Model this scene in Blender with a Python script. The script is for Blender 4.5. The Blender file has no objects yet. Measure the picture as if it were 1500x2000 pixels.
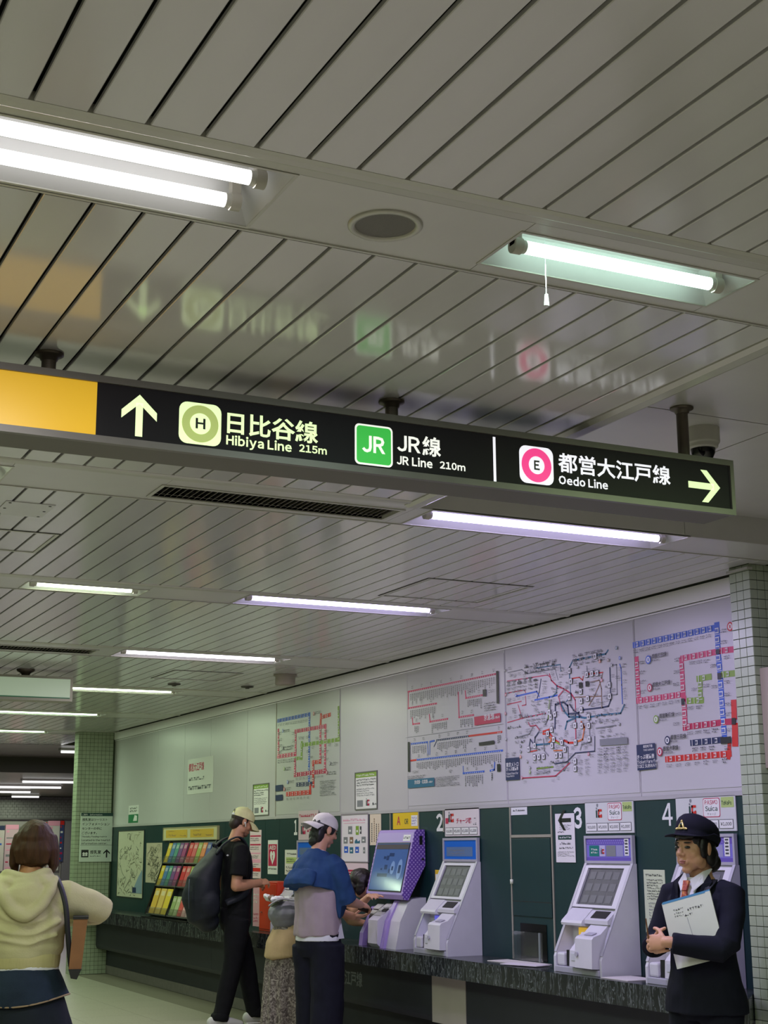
import bpy, bmesh, math, random
from mathutils import Vector, Matrix, noise
random.seed(7)
SC = bpy.context.scene
COL = SC.collection
# ------------------------------------------------------------------ camera
H = 1.5
PITCH, ROLL, YAW, FPX = 0.2241, -0.006, 0.4558, 2865.5
cam_d = bpy.data.cameras.new('camera')
cam = bpy.data.objects.new('camera', cam_d)
COL.objects.link(cam)
_f = Vector((math.sin(YAW) * math.cos(PITCH), math.cos(YAW) * math.cos(PITCH), math.sin(PITCH)))
_r = Vector((math.cos(YAW), -math.sin(YAW), 0))
_u = _r.cross(_f)
_r2 = _r * math.cos(ROLL) + _u * math.sin(ROLL)
_u2 = _u * math.cos(ROLL) - _r * math.sin(ROLL)
cam.matrix_world = Matrix(((_r2.x, _u2.x, -_f.x, 0), (_r2.y, _u2.y, -_f.y, 0), (_r2.z, _u2.z, -_f.z, H), (0, 0, 0, 1)))
cam_d.sensor_fit = 'VERTICAL'
cam_d.sensor_height = 36.0
cam_d.lens = FPX / 2000.0 * 36.0
cam_d.clip_start = 0.05
cam_d.clip_end = 200
SC.camera = cam
# ------------------------------------------------------------------ world, exposure
SC.view_settings.view_transform = 'Standard'
SC.view_settings.look = 'None'
SC.view_settings.gamma = 1.0
SC.view_settings.use_curve_mapping = False
SC.view_settings.exposure = 0.0
try:
    SC.cycles.use_denoising = True
    SC.cycles.max_bounces = 8
    SC.cycles.diffuse_bounces = 5
    SC.cycles.sample_clamp_indirect = 4.0
except Exception:
    pass
wd = bpy.data.worlds.new('world')
SC.world = wd
wd.use_nodes = True
wd.node_tree.nodes['Background'].inputs[0].default_value = (0.75, 0.78, 0.72, 1)
wd.node_tree.nodes['Background'].inputs[1].default_value = 0.05
LAMP40, LAMP20 = 27.0, 10.5          # watts of a long and of a short fluorescent tube
TUBE_E = 9.0                         # radiance of the tube glass
# ------------------------------------------------------------------ dimensions (metres)
CZ = H + 1.4321      # ceiling
RZ = CZ + 0.13       # raised ceiling
XW = 5.2077          # ticket wall
CT = 0.768           # counter top
PW, P0 = 0.1183, 0.5387   # ceiling panel pitch
MAPS={
'A':{'L':[('p',0.013,[(10.21,2.673),(8.843,2.67)]),('p',0.007,[(10.204,2.672),(10.207,2.544)]),('p',0.013,[(10.21,2.546),(9.741,2.542)]),('p',0.007,[(10.141,2.465),(10.134,2.42)]),('p',0.013,[(10.136,2.417),(10.02,2.415)]),('p',0.007,[(9.859,2.466),(9.848,2.417)]),('p',0.013,[(9.852,2.414),(9.569,2.414)]),('p',0.007,[(9.402,2.591),(9.396,2.414)]),('p',0.013,[(9.4,2.412),(9.183,2.411)]),('p',0.007,[(9.297,2.591),(9.29,2.544)]),('p',0.013,[(9.293,2.541),(9.047,2.54)]),('b',0.013,[(10.158,2.268),(9.891,2.265)]),('b',0.009,[(9.891,2.265),(9.885,2.174)]),('b',0.009,[(9.859,2.172),(9.854,2.265)]),('b',0.013,[(9.856,2.265),(9.785,2.268)]),('b',0.013,[(10.082,2.142),(8.789,2.137)]),('r',0.013,[(10.172,2.142),(10.082,2.142)]),('n',0.008,[(9.788,2.226),(9.741,2.268)]),('n',0.012,[(9.745,2.269),(9.251,2.267)]),('r',0.013,[(9.251,2.267),(8.791,2.264)]),('b',0.008,[(9.348,2.057),(9.345,2.01)]),('b',0.013,[(9.348,2.008),(9.049,2.008)]),('b',0.013,[(8.898,2.059),(8.904,2.013),(8.961,2.008)]),('y',0.003,[(10.254,2.321),(8.766,2.316)])],'D':[((10.173,2.669),(8.863,2.668),42,0.075),((10.176,2.543),(9.751,2.54),14,0.07),((10.106,2.415),(10.028,2.414),3,0.05),((9.823,2.412),(9.574,2.413),9,0.06),((9.378,2.411),(9.188,2.408),7,0.055),((9.267,2.54),(9.054,2.538),8,0.06),((10.146,2.266),(9.908,2.263),8,0.06),((9.736,2.267),(9.262,2.265),17,0.055),((10.076,2.139),(8.799,2.134),44,0.06),((9.324,2.006),(9.056,2.005),10,0.07),((8.941,2.007),(8.927,2.008),2,0.06),((8.851,2.262),(8.798,2.262),3,0.06)],'Q':[('k',[(8.842,2.688),(8.814,2.687),(8.813,2.461),(8.844,2.463)]),('k',[(10.21,2.285),(10.179,2.285),(10.179,2.058),(10.211,2.058)]),('k',[(9.034,2.578),(8.989,2.576),(8.989,2.527),(9.033,2.528)]),('k',[(8.858,2.048),(8.813,2.048),(8.811,1.997),(8.858,1.997)]),('k',[(9.103,2.211),(8.888,2.213),(8.887,2.188),(9.102,2.188)]),('s',[(9.163,2.395),(8.797,2.394),(8.797,2.333),(9.16,2.334)]),('t',[(10.216,1.998),(9.78,1.997),(9.78,1.934),(10.216,1.934)])],'G':[((9.021,2.484),(8.854,2.42),4),((9.755,2.001),(9.396,1.927),6),((10.132,2.063),(10.031,2.042),2),((10.217,2.029),(9.927,2.0),2),((8.952,2.569),(8.868,2.543),2),((9.553,2.044),(9.5,2.02),2),((9.246,2.249),(9.19,2.22),2)],'T':[('京急線',(9.021,2.356),0.085,'W'),('きっぷ運賃表',(8.911,2.359),0.032,'W'),('京成線・北総線',(10.099,1.959),0.055,'W'),('きっぷ運賃表',(9.891,1.961),0.026,'W')]},'B':{'L':[('y',0.008,[(8.695,2.661),(8.509,2.662),(8.438,2.627),(8.095,2.622),(8.063,2.548)]),('t',0.008,[(8.353,2.653),(8.031,2.644),(8.028,2.602)]),('p',0.008,[(8.704,2.604),(8.188,2.592),(8.16,2.576)]),('s',0.012,[(8.164,2.595),(8.144,2.553),(8.079,2.51),(8.002,2.484),(7.917,2.446),(7.871,2.4),(7.87,2.329)]),('s',0.008,[(8.734,2.523),(8.48,2.521),(8.469,2.504)]),('b',0.013,[(8.592,2.49),(8.327,2.497),(8.299,2.463)]),('b',0.013,[(8.353,2.443),(8.173,2.446),(8.082,2.45)]),('n',0.011,[(8.27,2.572),(8.298,2.488),(8.323,2.453)]),('s',0.008,[(8.712,2.444),(8.526,2.45)]),('s',0.008,[(8.57,2.431),(8.52,2.333)]),('s',0.008,[(8.712,2.322),(8.496,2.337),(8.225,2.346)]),('s',0.008,[(8.516,2.42),(8.467,2.422),(8.47,2.479)]),('t',0.012,[(7.927,2.543),(7.922,2.615),(7.882,2.653),(7.514,2.652),(7.487,2.672)]),('t',0.008,[(7.921,2.543),(7.923,2.435),(7.974,2.398)]),('r',0.008,[(7.9,2.54),(7.814,2.538),(7.778,2.516),(7.771,2.539)]),('r',0.008,[(7.749,2.549),(7.552,2.542)]),('y',0.008,[(7.725,2.599),(7.724,2.528)]),('w',0.008,[(7.558,2.534),(7.576,2.49),(7.654,2.404),(7.72,2.352)]),('n',0.012,[(7.475,2.56),(7.477,2.457),(7.479,2.365),(7.506,2.33),(7.567,2.327),(7.784,2.331)]),('y',0.008,[(7.454,2.575),(7.404,2.573),(7.41,2.393),(7.552,2.395)]),('w',0.008,[(7.875,2.418),(7.582,2.398)]),('w',0.008,[(7.689,2.495),(7.596,2.498),(7.574,2.443),(7.577,2.328)]),('b',0.008,[(7.37,2.572),(7.357,2.547),(7.359,2.445),(7.358,2.332)]),('t',0.012,[(7.339,2.324),(7.381,2.277),(7.58,2.282),(7.766,2.279)]),('n',0.015,[(8.117,2.241),(8.103,2.391),(8.007,2.4),(7.959,2.372),(7.952,2.318),(7.838,2.315),(7.8,2.332)]),('t',0.015,[(8.041,2.397),(8.0,2.34),(7.947,2.3),(7.829,2.29),(7.766,2.279)]),('t',0.013,[(7.872,2.288),(7.971,2.272),(7.996,2.226)]),('n',0.012,[(7.871,2.305),(7.873,2.27)]),('s',0.01,[(7.873,2.27),(7.877,2.135)]),('r',0.016,[(8.011,2.155),(7.963,2.137),(7.877,2.132)]),('o',0.013,[(7.85,2.139),(7.801,2.147),(7.775,2.222),(7.81,2.259)]),('n',0.012,[(7.932,2.376),(7.891,2.337),(7.808,2.289)]),('y',0.012,[(8.151,2.425),(8.173,2.354),(8.204,2.302),(8.229,2.273)]),('r',0.014,[(8.26,2.229),(8.185,2.236)]),('r',0.014,[(8.261,2.214),(8.181,2.212),(8.132,2.169),(8.078,2.148)]),('o',0.013,[(8.182,2.185),(8.149,2.17),(8.201,2.15)]),('t',0.013,[(8.375,2.148),(8.19,2.146)]),('n',0.012,[(8.375,2.148),(8.361,2.197),(8.312,2.23)]),('g',0.013,[(8.122,2.156),(8.067,2.135)]),('n',0.011,[(8.441,2.134),(8.42,2.188),(8.38,2.155)]),('r',0.008,[(8.418,2.108),(8.342,2.112)]),('o',0.008,[(8.137,2.097),(8.037,2.094)]),('y',0.008,[(8.034,2.139),(7.97,2.111),(7.971,2.011),(8.022,1.966),(8.144,1.972)]),('n',0.008,[(7.665,2.156),(7.671,2.067),(7.886,2.068),(7.987,2.018),(8.13,2.013)]),('s',0.008,[(8.54,1.94),(8.124,1.936),(7.954,2.01)]),('g',0.012,[(8.348,1.994),(8.154,1.996)]),('y',0.008,[(7.646,2.206),(7.435,2.208)]),('y',0.008,[(7.72,2.276),(7.719,2.125),(7.809,2.119),(7.832,2.085)]),('p',0.008,[(8.003,2.472),(8.06,2.441),(8.022,2.342)]),('y',0.008,[(8.38,2.272),(8.43,2.226),(8.587,2.212)]),('s',0.008,[(8.438,2.301),(8.415,2.275),(8.344,2.276),(8.3,2.241)]),('y',0.008,[(8.257,2.183),(8.25,2.104),(8.206,2.071)]),('t',0.008,[(8.078,2.516),(8.081,2.468),(8.139,2.443)]),('g',0.008,[(8.168,2.427),(8.192,2.307)])],'D':[],'Q':[('k',[(7.814,2.505),(7.778,2.504),(7.777,2.47),(7.814,2.47)]),('k',[(7.739,2.505),(7.702,2.504),(7.703,2.47),(7.739,2.471)]),('n',[(8.744,2.081),(8.563,2.079),(8.563,1.931),(8.743,1.932)]),('y',[(7.605,2.135),(7.314,2.129),(7.315,2.088),(7.606,2.095)])],'G':[((8.704,2.613),(8.282,2.555),1),((8.705,2.585),(8.285,2.512),3),((8.352,2.687),(8.049,2.638),1),((8.465,2.694),(8.05,2.62),2),((7.879,2.695),(7.526,2.633),2),((7.87,2.669),(7.527,2.609),2),((7.34,2.574),(7.289,2.546),2),((7.334,2.528),(7.292,2.501),2),((7.337,2.477),(7.296,2.45),2),((7.341,2.426),(7.299,2.4),2),((7.335,2.38),(7.298,2.354),2),((7.338,2.33),(7.301,2.304),2),((7.651,2.299),(7.382,2.263),1),((7.684,2.261),(7.385,2.227),1),((8.71,2.488),(8.613,2.435),4),((8.638,2.418),(8.555,2.373),3),((8.706,2.302),(8.523,2.27),1),((8.394,2.447),(8.153,2.401),2),((8.361,2.407),(8.305,2.365),3),((8.555,2.373),(8.203,2.326),1),((8.46,2.328),(8.205,2.283),2),((8.247,2.564),(8.145,2.529),2),((8.249,2.527),(8.16,2.475),4),((8.027,2.627),(7.94,2.593),2),((8.04,2.585),(7.965,2.553),2),((7.966,2.529),(7.88,2.503),1),((8.001,2.496),(7.949,2.455),3),((8.146,2.511),(8.002,2.484),1),((7.849,2.493),(7.817,2.478),1),((7.689,2.501),(7.588,2.468),2),((7.702,2.455),(7.652,2.436),1),((7.862,2.459),(7.82,2.443),1),((7.663,2.422),(7.603,2.399),1),((7.527,2.462),(7.458,2.443),1),((7.522,2.392),(7.463,2.372),1),((7.666,2.37),(7.596,2.341),2),((7.574,2.368),(7.525,2.341),2),((7.732,2.318),(7.682,2.296),1),((7.95,2.431),(7.856,2.369),5),((8.084,2.413),(7.954,2.378),2),((8.111,2.349),(8.045,2.319),2),((8.021,2.353),(7.979,2.32),3),((7.901,2.349),(7.839,2.303),4),((8.16,2.28),(8.117,2.247),3),((8.071,2.261),(8.028,2.234),2),((8.007,2.221),(7.912,2.172),4),((7.917,2.262),(7.844,2.227),3),((7.856,2.21),(7.795,2.159),5),((7.782,2.199),(7.743,2.161),3),((7.696,2.239),(7.65,2.16),8),((8.326,2.194),(8.269,2.172),1),((8.233,2.188),(8.166,2.171),1),((8.13,2.211),(8.075,2.195),1),((8.065,2.183),(8.022,2.162),1),((8.434,2.14),(8.354,2.11),2),((8.352,2.132),(8.215,2.105),1),((7.926,2.114),(7.853,2.086),2),((7.818,2.137),(7.694,2.106),2),((8.392,2.051),(8.243,2.025),1),((8.174,2.039),(7.998,2.012),1),((8.348,2.006),(8.155,1.975),2),((8.349,1.976),(8.168,1.952),1),((7.603,2.163),(7.315,2.121),2),((7.595,2.208),(7.438,2.169),3),((7.857,2.028),(7.702,1.991),3),((7.86,1.982),(7.696,1.922),5),((8.74,2.123),(8.581,2.089),2),((7.634,2.085),(7.302,2.037),3),((7.637,2.051),(7.304,2.004),3),((7.639,2.011),(7.298,1.965),3),((7.642,1.971),(7.301,1.927),3),((8.613,2.195),(8.457,2.166),1),((8.611,2.226),(8.431,2.198),1),((8.135,2.127),(8.036,2.097),2),((8.31,2.261),(8.255,2.22),3),((8.463,2.266),(8.394,2.236),2),((8.25,2.299),(8.184,2.258),3)],'T':[('東京メトロ',(8.732,2.019),0.052,'W'),('きっぷ運賃表',(8.731,1.993),0.042,'W'),('Ticket Fare for',(8.732,1.968),0.026,'W'),('Tokyo Metro',(8.733,1.949),0.026,'W')],'B':[(7.723,2.546),(7.665,2.546),(7.608,2.543),(7.798,2.447),(7.797,2.388),(7.722,2.396),(7.798,2.332),(7.719,2.281),(7.801,2.232),(7.721,2.229),(7.721,2.145),(7.877,2.135),(8.034,2.144),(8.129,2.169),(8.151,2.234),(8.198,2.211),(8.363,2.144),(8.151,2.131),(8.003,2.098),(8.441,2.125),(8.368,2.068),(8.315,2.068),(8.257,2.068),(8.105,2.066),(8.052,2.065),(7.622,2.65),(7.889,2.018),(7.89,1.972),(8.173,2.348),(8.106,2.33),(8.158,2.316),(7.875,2.241),(7.918,2.591),(7.906,2.523),(7.929,2.423),(7.482,2.457),(7.482,2.388)],'O':[((8.72,2.68),0.032,'y'),((8.652,2.64),0.032,'y'),((8.454,2.68),0.032,'y'),((8.721,2.512),0.032,'s'),((8.585,2.496),0.032,'b'),((8.728,2.384),0.032,'s'),((8.729,2.212),0.032,'y'),((8.542,2.152),0.032,'n'),((8.543,2.115),0.032,'n'),((8.545,2.081),0.032,'o'),((8.463,2.046),0.032,'y'),((8.43,2.004),0.032,'y'),((8.431,1.976),0.032,'g'),((8.534,1.942),0.032,'s'),((7.734,2.053),0.032,'s'),((7.395,2.213),0.032,'y'),((7.573,2.612),0.032,'o'),((7.482,2.61),0.032,'w'),((7.359,2.608),0.032,'b'),((7.39,2.674),0.032,'t'),((7.825,2.604),0.032,'y'),((7.56,2.494),0.032,'s'),((7.449,2.575),0.032,'y')]},'C':{'L':[],'D':[],'Q':[('k',[(6.448,2.068),(6.361,2.069),(6.363,2.034),(6.449,2.033)]),('k',[(6.448,2.55),(6.417,2.549),(6.418,2.524),(6.449,2.524)]),('k',[(6.445,2.42),(6.413,2.419),(6.414,2.385),(6.446,2.385)]),('k',[(6.778,2.31),(6.748,2.308),(6.747,2.272),(6.778,2.273)]),('n',[(7.226,2.076),(7.044,2.077),(7.041,1.93),(7.226,1.927)]),('k',[(6.347,2.166),(6.314,2.165),(6.316,2.13),(6.349,2.131)])],'G':[((7.218,2.641),(7.168,2.618),2),((7.156,2.642),(7.108,2.619),2),((7.095,2.642),(7.047,2.619),2),((7.035,2.642),(6.988,2.62),2),((6.976,2.642),(6.929,2.62),2),((6.918,2.643),(6.871,2.62),2),((6.86,2.643),(6.814,2.621),2),((6.802,2.643),(6.757,2.621),2),((6.746,2.644),(6.701,2.622),2),((6.69,2.644),(6.646,2.622),2),((6.635,2.644),(6.591,2.623),2),((6.58,2.644),(6.537,2.623),2),((6.526,2.645),(6.484,2.623),2),((7.2,2.307),(7.154,2.284),2),((7.137,2.307),(7.092,2.284),2),((7.075,2.307),(7.031,2.284),2),((7.014,2.307),(6.971,2.285),2),((6.954,2.307),(6.911,2.285),2),((6.895,2.308),(6.852,2.285),2),((6.836,2.308),(6.794,2.286),2),((6.739,2.122),(6.681,2.102),2),((6.666,2.122),(6.608,2.102),2),((6.593,2.121),(6.537,2.102),2),((6.522,2.121),(6.467,2.102),2),((6.702,2.028),(6.651,2.009),2),((6.628,2.028),(6.577,2.009),2),((6.555,2.028),(6.505,2.01),2),((6.946,1.951),(6.894,1.931),2),((6.859,1.951),(6.808,1.931),2),((6.774,1.952),(6.724,1.932),2),((6.69,1.952),(6.641,1.932),2),((6.608,1.952),(6.56,1.933),2),((6.527,1.953),(6.48,1.933),2),((6.448,1.953),(6.401,1.934),2),((7.17,2.57),(7.108,2.545),2),((7.168,2.511),(7.105,2.486),2),((7.167,2.454),(7.104,2.43),2),((7.167,2.395),(7.105,2.371),2),((6.822,2.547),(6.764,2.523),2),((6.834,2.477),(6.776,2.454),2),((6.847,2.408),(6.788,2.385),2),((6.689,2.513),(6.633,2.489),2),((6.625,2.511),(6.569,2.488),2),((6.561,2.509),(6.507,2.486),2),((6.502,2.476),(6.448,2.453),2),((6.68,2.362),(6.624,2.34),2),((6.577,2.373),(6.523,2.351),2),((6.504,2.36),(6.45,2.339),2),((6.727,2.262),(6.671,2.24),2),((6.646,2.261),(6.591,2.239),2),((6.834,2.236),(6.776,2.215),2),((6.865,2.182),(6.807,2.161),2),((6.398,2.309),(6.346,2.287),2),((6.395,2.254),(6.343,2.233),2),((6.4,2.201),(6.347,2.18),2),((6.384,2.51),(6.332,2.487),2),((6.396,2.376),(6.344,2.354),2),((6.399,2.116),(6.347,2.096),2),((6.399,2.658),(6.346,2.634),2),((6.405,2.596),(6.352,2.572),2),((6.42,2.023),(6.367,2.004),2)],'T':[('都営三田線',(7.034,2.566),0.05,'k'),('Mita Line',(7.033,2.551),0.02,'k'),('都営大江戸線',(7.039,2.4),0.05,'k'),('Oedo Line',(7.037,2.383),0.02,'k'),('都営新宿線',(6.988,2.214),0.05,'k'),('Shinjuku Line',(6.988,2.197),0.02,'k'),('都営三田線',(6.891,2.085),0.05,'k'),('Mita Line',(6.89,2.07),0.02,'k'),('都営浅草線',(6.967,2.025),0.05,'k'),('Asakusa Line',(6.964,2.011),0.02,'k'),('都営地下鉄',(7.157,2.054),0.032,'W'),('TOEI SUBWAY',(7.157,2.036),0.02,'W'),('きっぷ運賃表',(7.22,1.99),0.05,'W'),('Ticket Fare for',(7.222,1.965),0.038,'W'),('TOEI SUBWAY',(7.224,1.94),0.036,'W')],'F':[('b',(7.211,2.67),(6.464,2.672),13,0.058),('b',(6.434,2.679),(6.436,2.479),4,0.045),('b',(6.432,2.478),(6.424,2.08),8,0.045),('p',(7.195,2.579),(7.191,2.358),4,0.04),('p',(7.2,2.335),(6.773,2.334),7,0.055),('p',(6.764,2.343),(6.765,2.524),3,0.042),('p',(6.757,2.537),(6.467,2.538),4,0.055),('p',(6.41,2.539),(6.314,2.535),1,0.055),('g',(6.738,2.293),(6.598,2.285),2,0.055),('g',(6.613,2.287),(6.604,2.402),2,0.04),('g',(6.621,2.407),(6.52,2.407),1,0.055),('g',(6.405,2.408),(6.321,2.405),1,0.055),('p',(6.76,2.3),(6.761,2.15),3,0.045),('s',(6.767,2.148),(6.461,2.149),4,0.055),('s',(6.412,2.15),(6.353,2.148),0,0.055),('n',(6.706,2.056),(6.449,2.056),3,0.055),('r',(6.944,1.978),(6.388,1.978),7,0.055),('r',(6.397,1.963),(6.384,2.026),0,0.03),('r',(6.328,2.241),(6.33,2.18),0,0.045),('r',(6.33,2.114),(6.335,2.038),0,0.05)],'O':[((7.071,2.565),0.075,'b'),((7.07,2.4),0.07,'s'),((7.023,2.212),0.07,'g'),((6.924,2.084),0.075,'n'),((7.001,2.024),0.075,'s'),((6.314,2.66),0.075,'r')]},'S':{'L':[],'D':[],'Q':[('n',[(12.938,2.061),(12.755,2.061),(12.754,2.006),(12.937,2.005)]),('n',[(12.936,1.971),(12.76,1.972),(12.758,1.92),(12.934,1.919)])],'G':[((12.739,2.564),(12.611,2.533),2),((12.794,2.414),(12.505,2.366),2),((12.696,2.22),(12.581,2.184),2),((12.613,2.095),(12.488,2.065),2),((12.68,2.034),(12.566,2.004),2),((11.661,2.21),(11.531,2.175),2),((11.731,2.136),(11.561,2.1),2),((12.006,2.671),(11.89,2.645),2),((12.894,2.628),(12.846,2.603),2),((12.833,2.627),(12.785,2.602),2),((12.771,2.626),(12.724,2.601),2),((12.71,2.625),(12.663,2.6),2),((12.65,2.624),(12.603,2.599),2),((12.59,2.623),(12.544,2.598),2),((12.531,2.622),(12.485,2.597),2),((12.472,2.621),(12.426,2.596),2),((12.413,2.62),(12.368,2.595),2),((12.355,2.619),(12.31,2.594),2),((12.298,2.618),(12.253,2.593),2),((12.24,2.617),(12.196,2.592),2),((12.885,2.296),(12.837,2.258),2),((12.822,2.295),(12.774,2.257),2),((12.758,2.294),(12.711,2.257),2),((12.696,2.293),(12.649,2.256),2),((12.633,2.292),(12.587,2.255),2),((12.572,2.292),(12.526,2.255),2),((12.51,2.291),(12.465,2.254),2),((12.667,1.938),(12.62,1.916),2),((12.585,1.938),(12.539,1.916),2),((12.503,1.938),(12.458,1.916),2),((12.423,1.938),(12.378,1.916),2),((12.343,1.938),(12.299,1.916),2),((12.265,1.938),(12.221,1.916),2),((12.187,1.938),(12.144,1.916),2),((12.455,2.11),(12.399,2.087),2),((12.371,2.11),(12.315,2.086),2),((12.287,2.11),(12.232,2.086),2),((12.204,2.109),(12.15,2.086),2),((12.123,2.109),(12.069,2.086),2),((12.042,2.109),(11.989,2.086),2),((11.962,2.109),(11.91,2.086),2),((11.883,2.109),(11.831,2.086),2),((12.869,2.551),(12.797,2.521),2),((12.862,2.493),(12.791,2.463),2),((12.861,2.435),(12.789,2.406),2),((12.859,2.378),(12.788,2.349),2),((12.554,2.529),(12.485,2.5),2),((12.541,2.459),(12.473,2.43),2),((12.208,2.47),(12.142,2.442),2),((12.206,2.343),(12.141,2.316),2),((12.129,2.288),(12.065,2.262),2),((11.878,2.481),(11.815,2.454),2),((11.876,2.324),(11.814,2.297),2),((11.785,2.491),(11.723,2.464),2),((11.777,2.318),(11.716,2.291),2),((11.777,2.252),(11.716,2.226),2),((12.395,2.475),(12.328,2.446),2),((12.328,2.47),(12.262,2.442),2),((12.003,2.448),(11.94,2.421),2),((12.088,2.37),(12.023,2.343),2),((11.733,2.373),(11.672,2.346),2),((11.592,2.364),(11.532,2.337),2),((11.876,2.274),(11.814,2.248),2),((11.905,2.062),(11.561,2.0),4),((11.905,2.005),(11.56,1.928),5)],'T':[],'F':[('b',(12.907,2.656),(12.152,2.657),10,0.055),('b',(12.156,2.654),(12.161,2.077),9,0.03),('p',(12.893,2.562),(12.886,2.331),4,0.03),('p',(12.898,2.324),(12.482,2.324),6,0.06),('p',(12.471,2.325),(12.474,2.523),3,0.03),('p',(12.486,2.528),(11.795,2.525),7,0.055),('p',(11.91,2.533),(11.907,2.226),4,0.03),('p',(11.8,2.525),(11.809,2.14),5,0.03),('r',(11.9,2.608),(11.704,2.617),2,0.055),('r',(11.9,2.625),(11.904,2.562),0,0.03),('g',(12.481,2.282),(12.325,2.282),2,0.05),('g',(12.33,2.283),(12.327,2.41),1,0.03),('g',(12.338,2.394),(11.512,2.391),5,0.055),('g',(11.516,2.391),(11.523,2.659),4,0.025),('p',(12.481,2.265),(12.478,2.137),2,0.03),('s',(12.489,2.137),(11.793,2.139),7,0.06),('r',(12.075,2.227),(11.907,2.226),2,0.055),('r',(12.065,2.226),(12.058,2.027),2,0.03),('n',(12.432,2.048),(12.094,2.043),4,0.06),('r',(12.667,1.971),(12.125,1.971),6,0.065),('r',(12.129,1.971),(12.126,2.021),0,0.03)],'O':[((12.767,2.553),0.05,'b'),((12.77,2.395),0.05,'y'),((12.726,2.204),0.05,'g'),((12.642,2.079),0.05,'b'),((12.721,2.018),0.05,'r'),((11.695,2.199),0.05,'y'),((11.756,2.125),0.05,'s'),((12.044,2.653),0.05,'r')]}}
# ------------------------------------------------------------------ materials
def lin(c):
    return tuple(((v / 255) / 12.92 if v / 255 <= 0.04045 else ((v / 255 + 0.055) / 1.055) ** 2.4) for v in c)
_M = {}
def mat(name, rgb=(200, 200, 200), rough=0.5, metal=0.0, spec=0.5, noise_s=0, noise_a=0.0, bump_s=0, bump_a=0.0, emit=0.0, ecol=None, alpha=1.0, trans=0.0, coat=0.0, stretch=None, rgb2=None, rough_n=0.0):
    if name in _M:
        return _M[name]
    m = bpy.data.materials.new(name)
    m.use_nodes = True
    nt = m.node_tree
    b = nt.nodes['Principled BSDF']
    c = lin(rgb)
    b.inputs['Base Color'].default_value = (*c, 1)
    b.inputs['Roughness'].default_value = rough
    b.inputs['Metallic'].default_value = metal
    b.inputs['Specular IOR Level'].default_value = spec
    b.inputs['Coat Weight'].default_value = coat
    if alpha < 1:
        b.inputs['Alpha'].default_value = alpha
    if trans:
        b.inputs['Transmission Weight'].default_value = trans
    if emit:
        b.inputs['Emission Color'].default_value = (*(lin(ecol) if ecol else c), 1)
        b.inputs['Emission Strength'].default_value = emit
    def coords(s):
        tc = nt.nodes.new('ShaderNodeTexCoord')
        mp = nt.nodes.new('ShaderNodeMapping')
        nt.links.new(tc.outputs['Object'], mp.inputs['Vector'])
        if stretch:
            mp.inputs['Scale'].default_value = stretch
        n = nt.nodes.new('ShaderNodeTexNoise')
        n.inputs['Scale'].default_value = s
        n.inputs['Detail'].default_value = 4
        nt.links.new(mp.outputs['Vector'], n.inputs['Vector'])
        return n
    if noise_a or rgb2:
        n = coords(noise_s or 8)
        r = nt.nodes.new('ShaderNodeValToRGB')
        if rgb2:
            d = lin(rgb2)
            r.color_ramp.elements[0].position = 0.42
            r.color_ramp.elements[1].position = 0.58
            r.color_ramp.elements[0].color = (*c, 1)
            r.color_ramp.elements[1].color = (*d, 1)
        else:
            r.color_ramp.elements[0].position = 0.3
            r.color_ramp.elements[1].position = 0.7
            r.color_ramp.elements[0].color = (*[v * (1 - noise_a) for v in c], 1)
            r.color_ramp.elements[1].color = (*[min(1, v * (1 + noise_a)) for v in c], 1)
        nt.links.new(n.outputs['Fac'], r.inputs['Fac'])
        nt.links.new(r.outputs['Color'], b.inputs['Base Color'])
        if rough_n:
            mr = nt.nodes.new('ShaderNodeMapRange')
            mr.inputs['To Min'].default_value = max(0, rough - rough_n)
            mr.inputs['To Max'].default_value = rough + rough_n
            nt.links.new(n.outputs['Fac'], mr.inputs['Value'])
            nt.links.new(mr.outputs['Result'], b.inputs['Roughness'])
    if bump_a:
        n = coords(bump_s)
        bp = nt.nodes.new('ShaderNodeBump')
        bp.inputs['Strength'].default_value = bump_a
        bp.inputs['Distance'].default_value = 0.01
        nt.links.new(n.outputs['Fac'], bp.inputs['Height'])
        nt.links.new(bp.outputs['Normal'], b.inputs['Normal'])
    _M[name] = m
    return m
def emat(name, rgb, s):
    return mat(name, rgb, 0.4, emit=s, spec=0.2)
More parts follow.
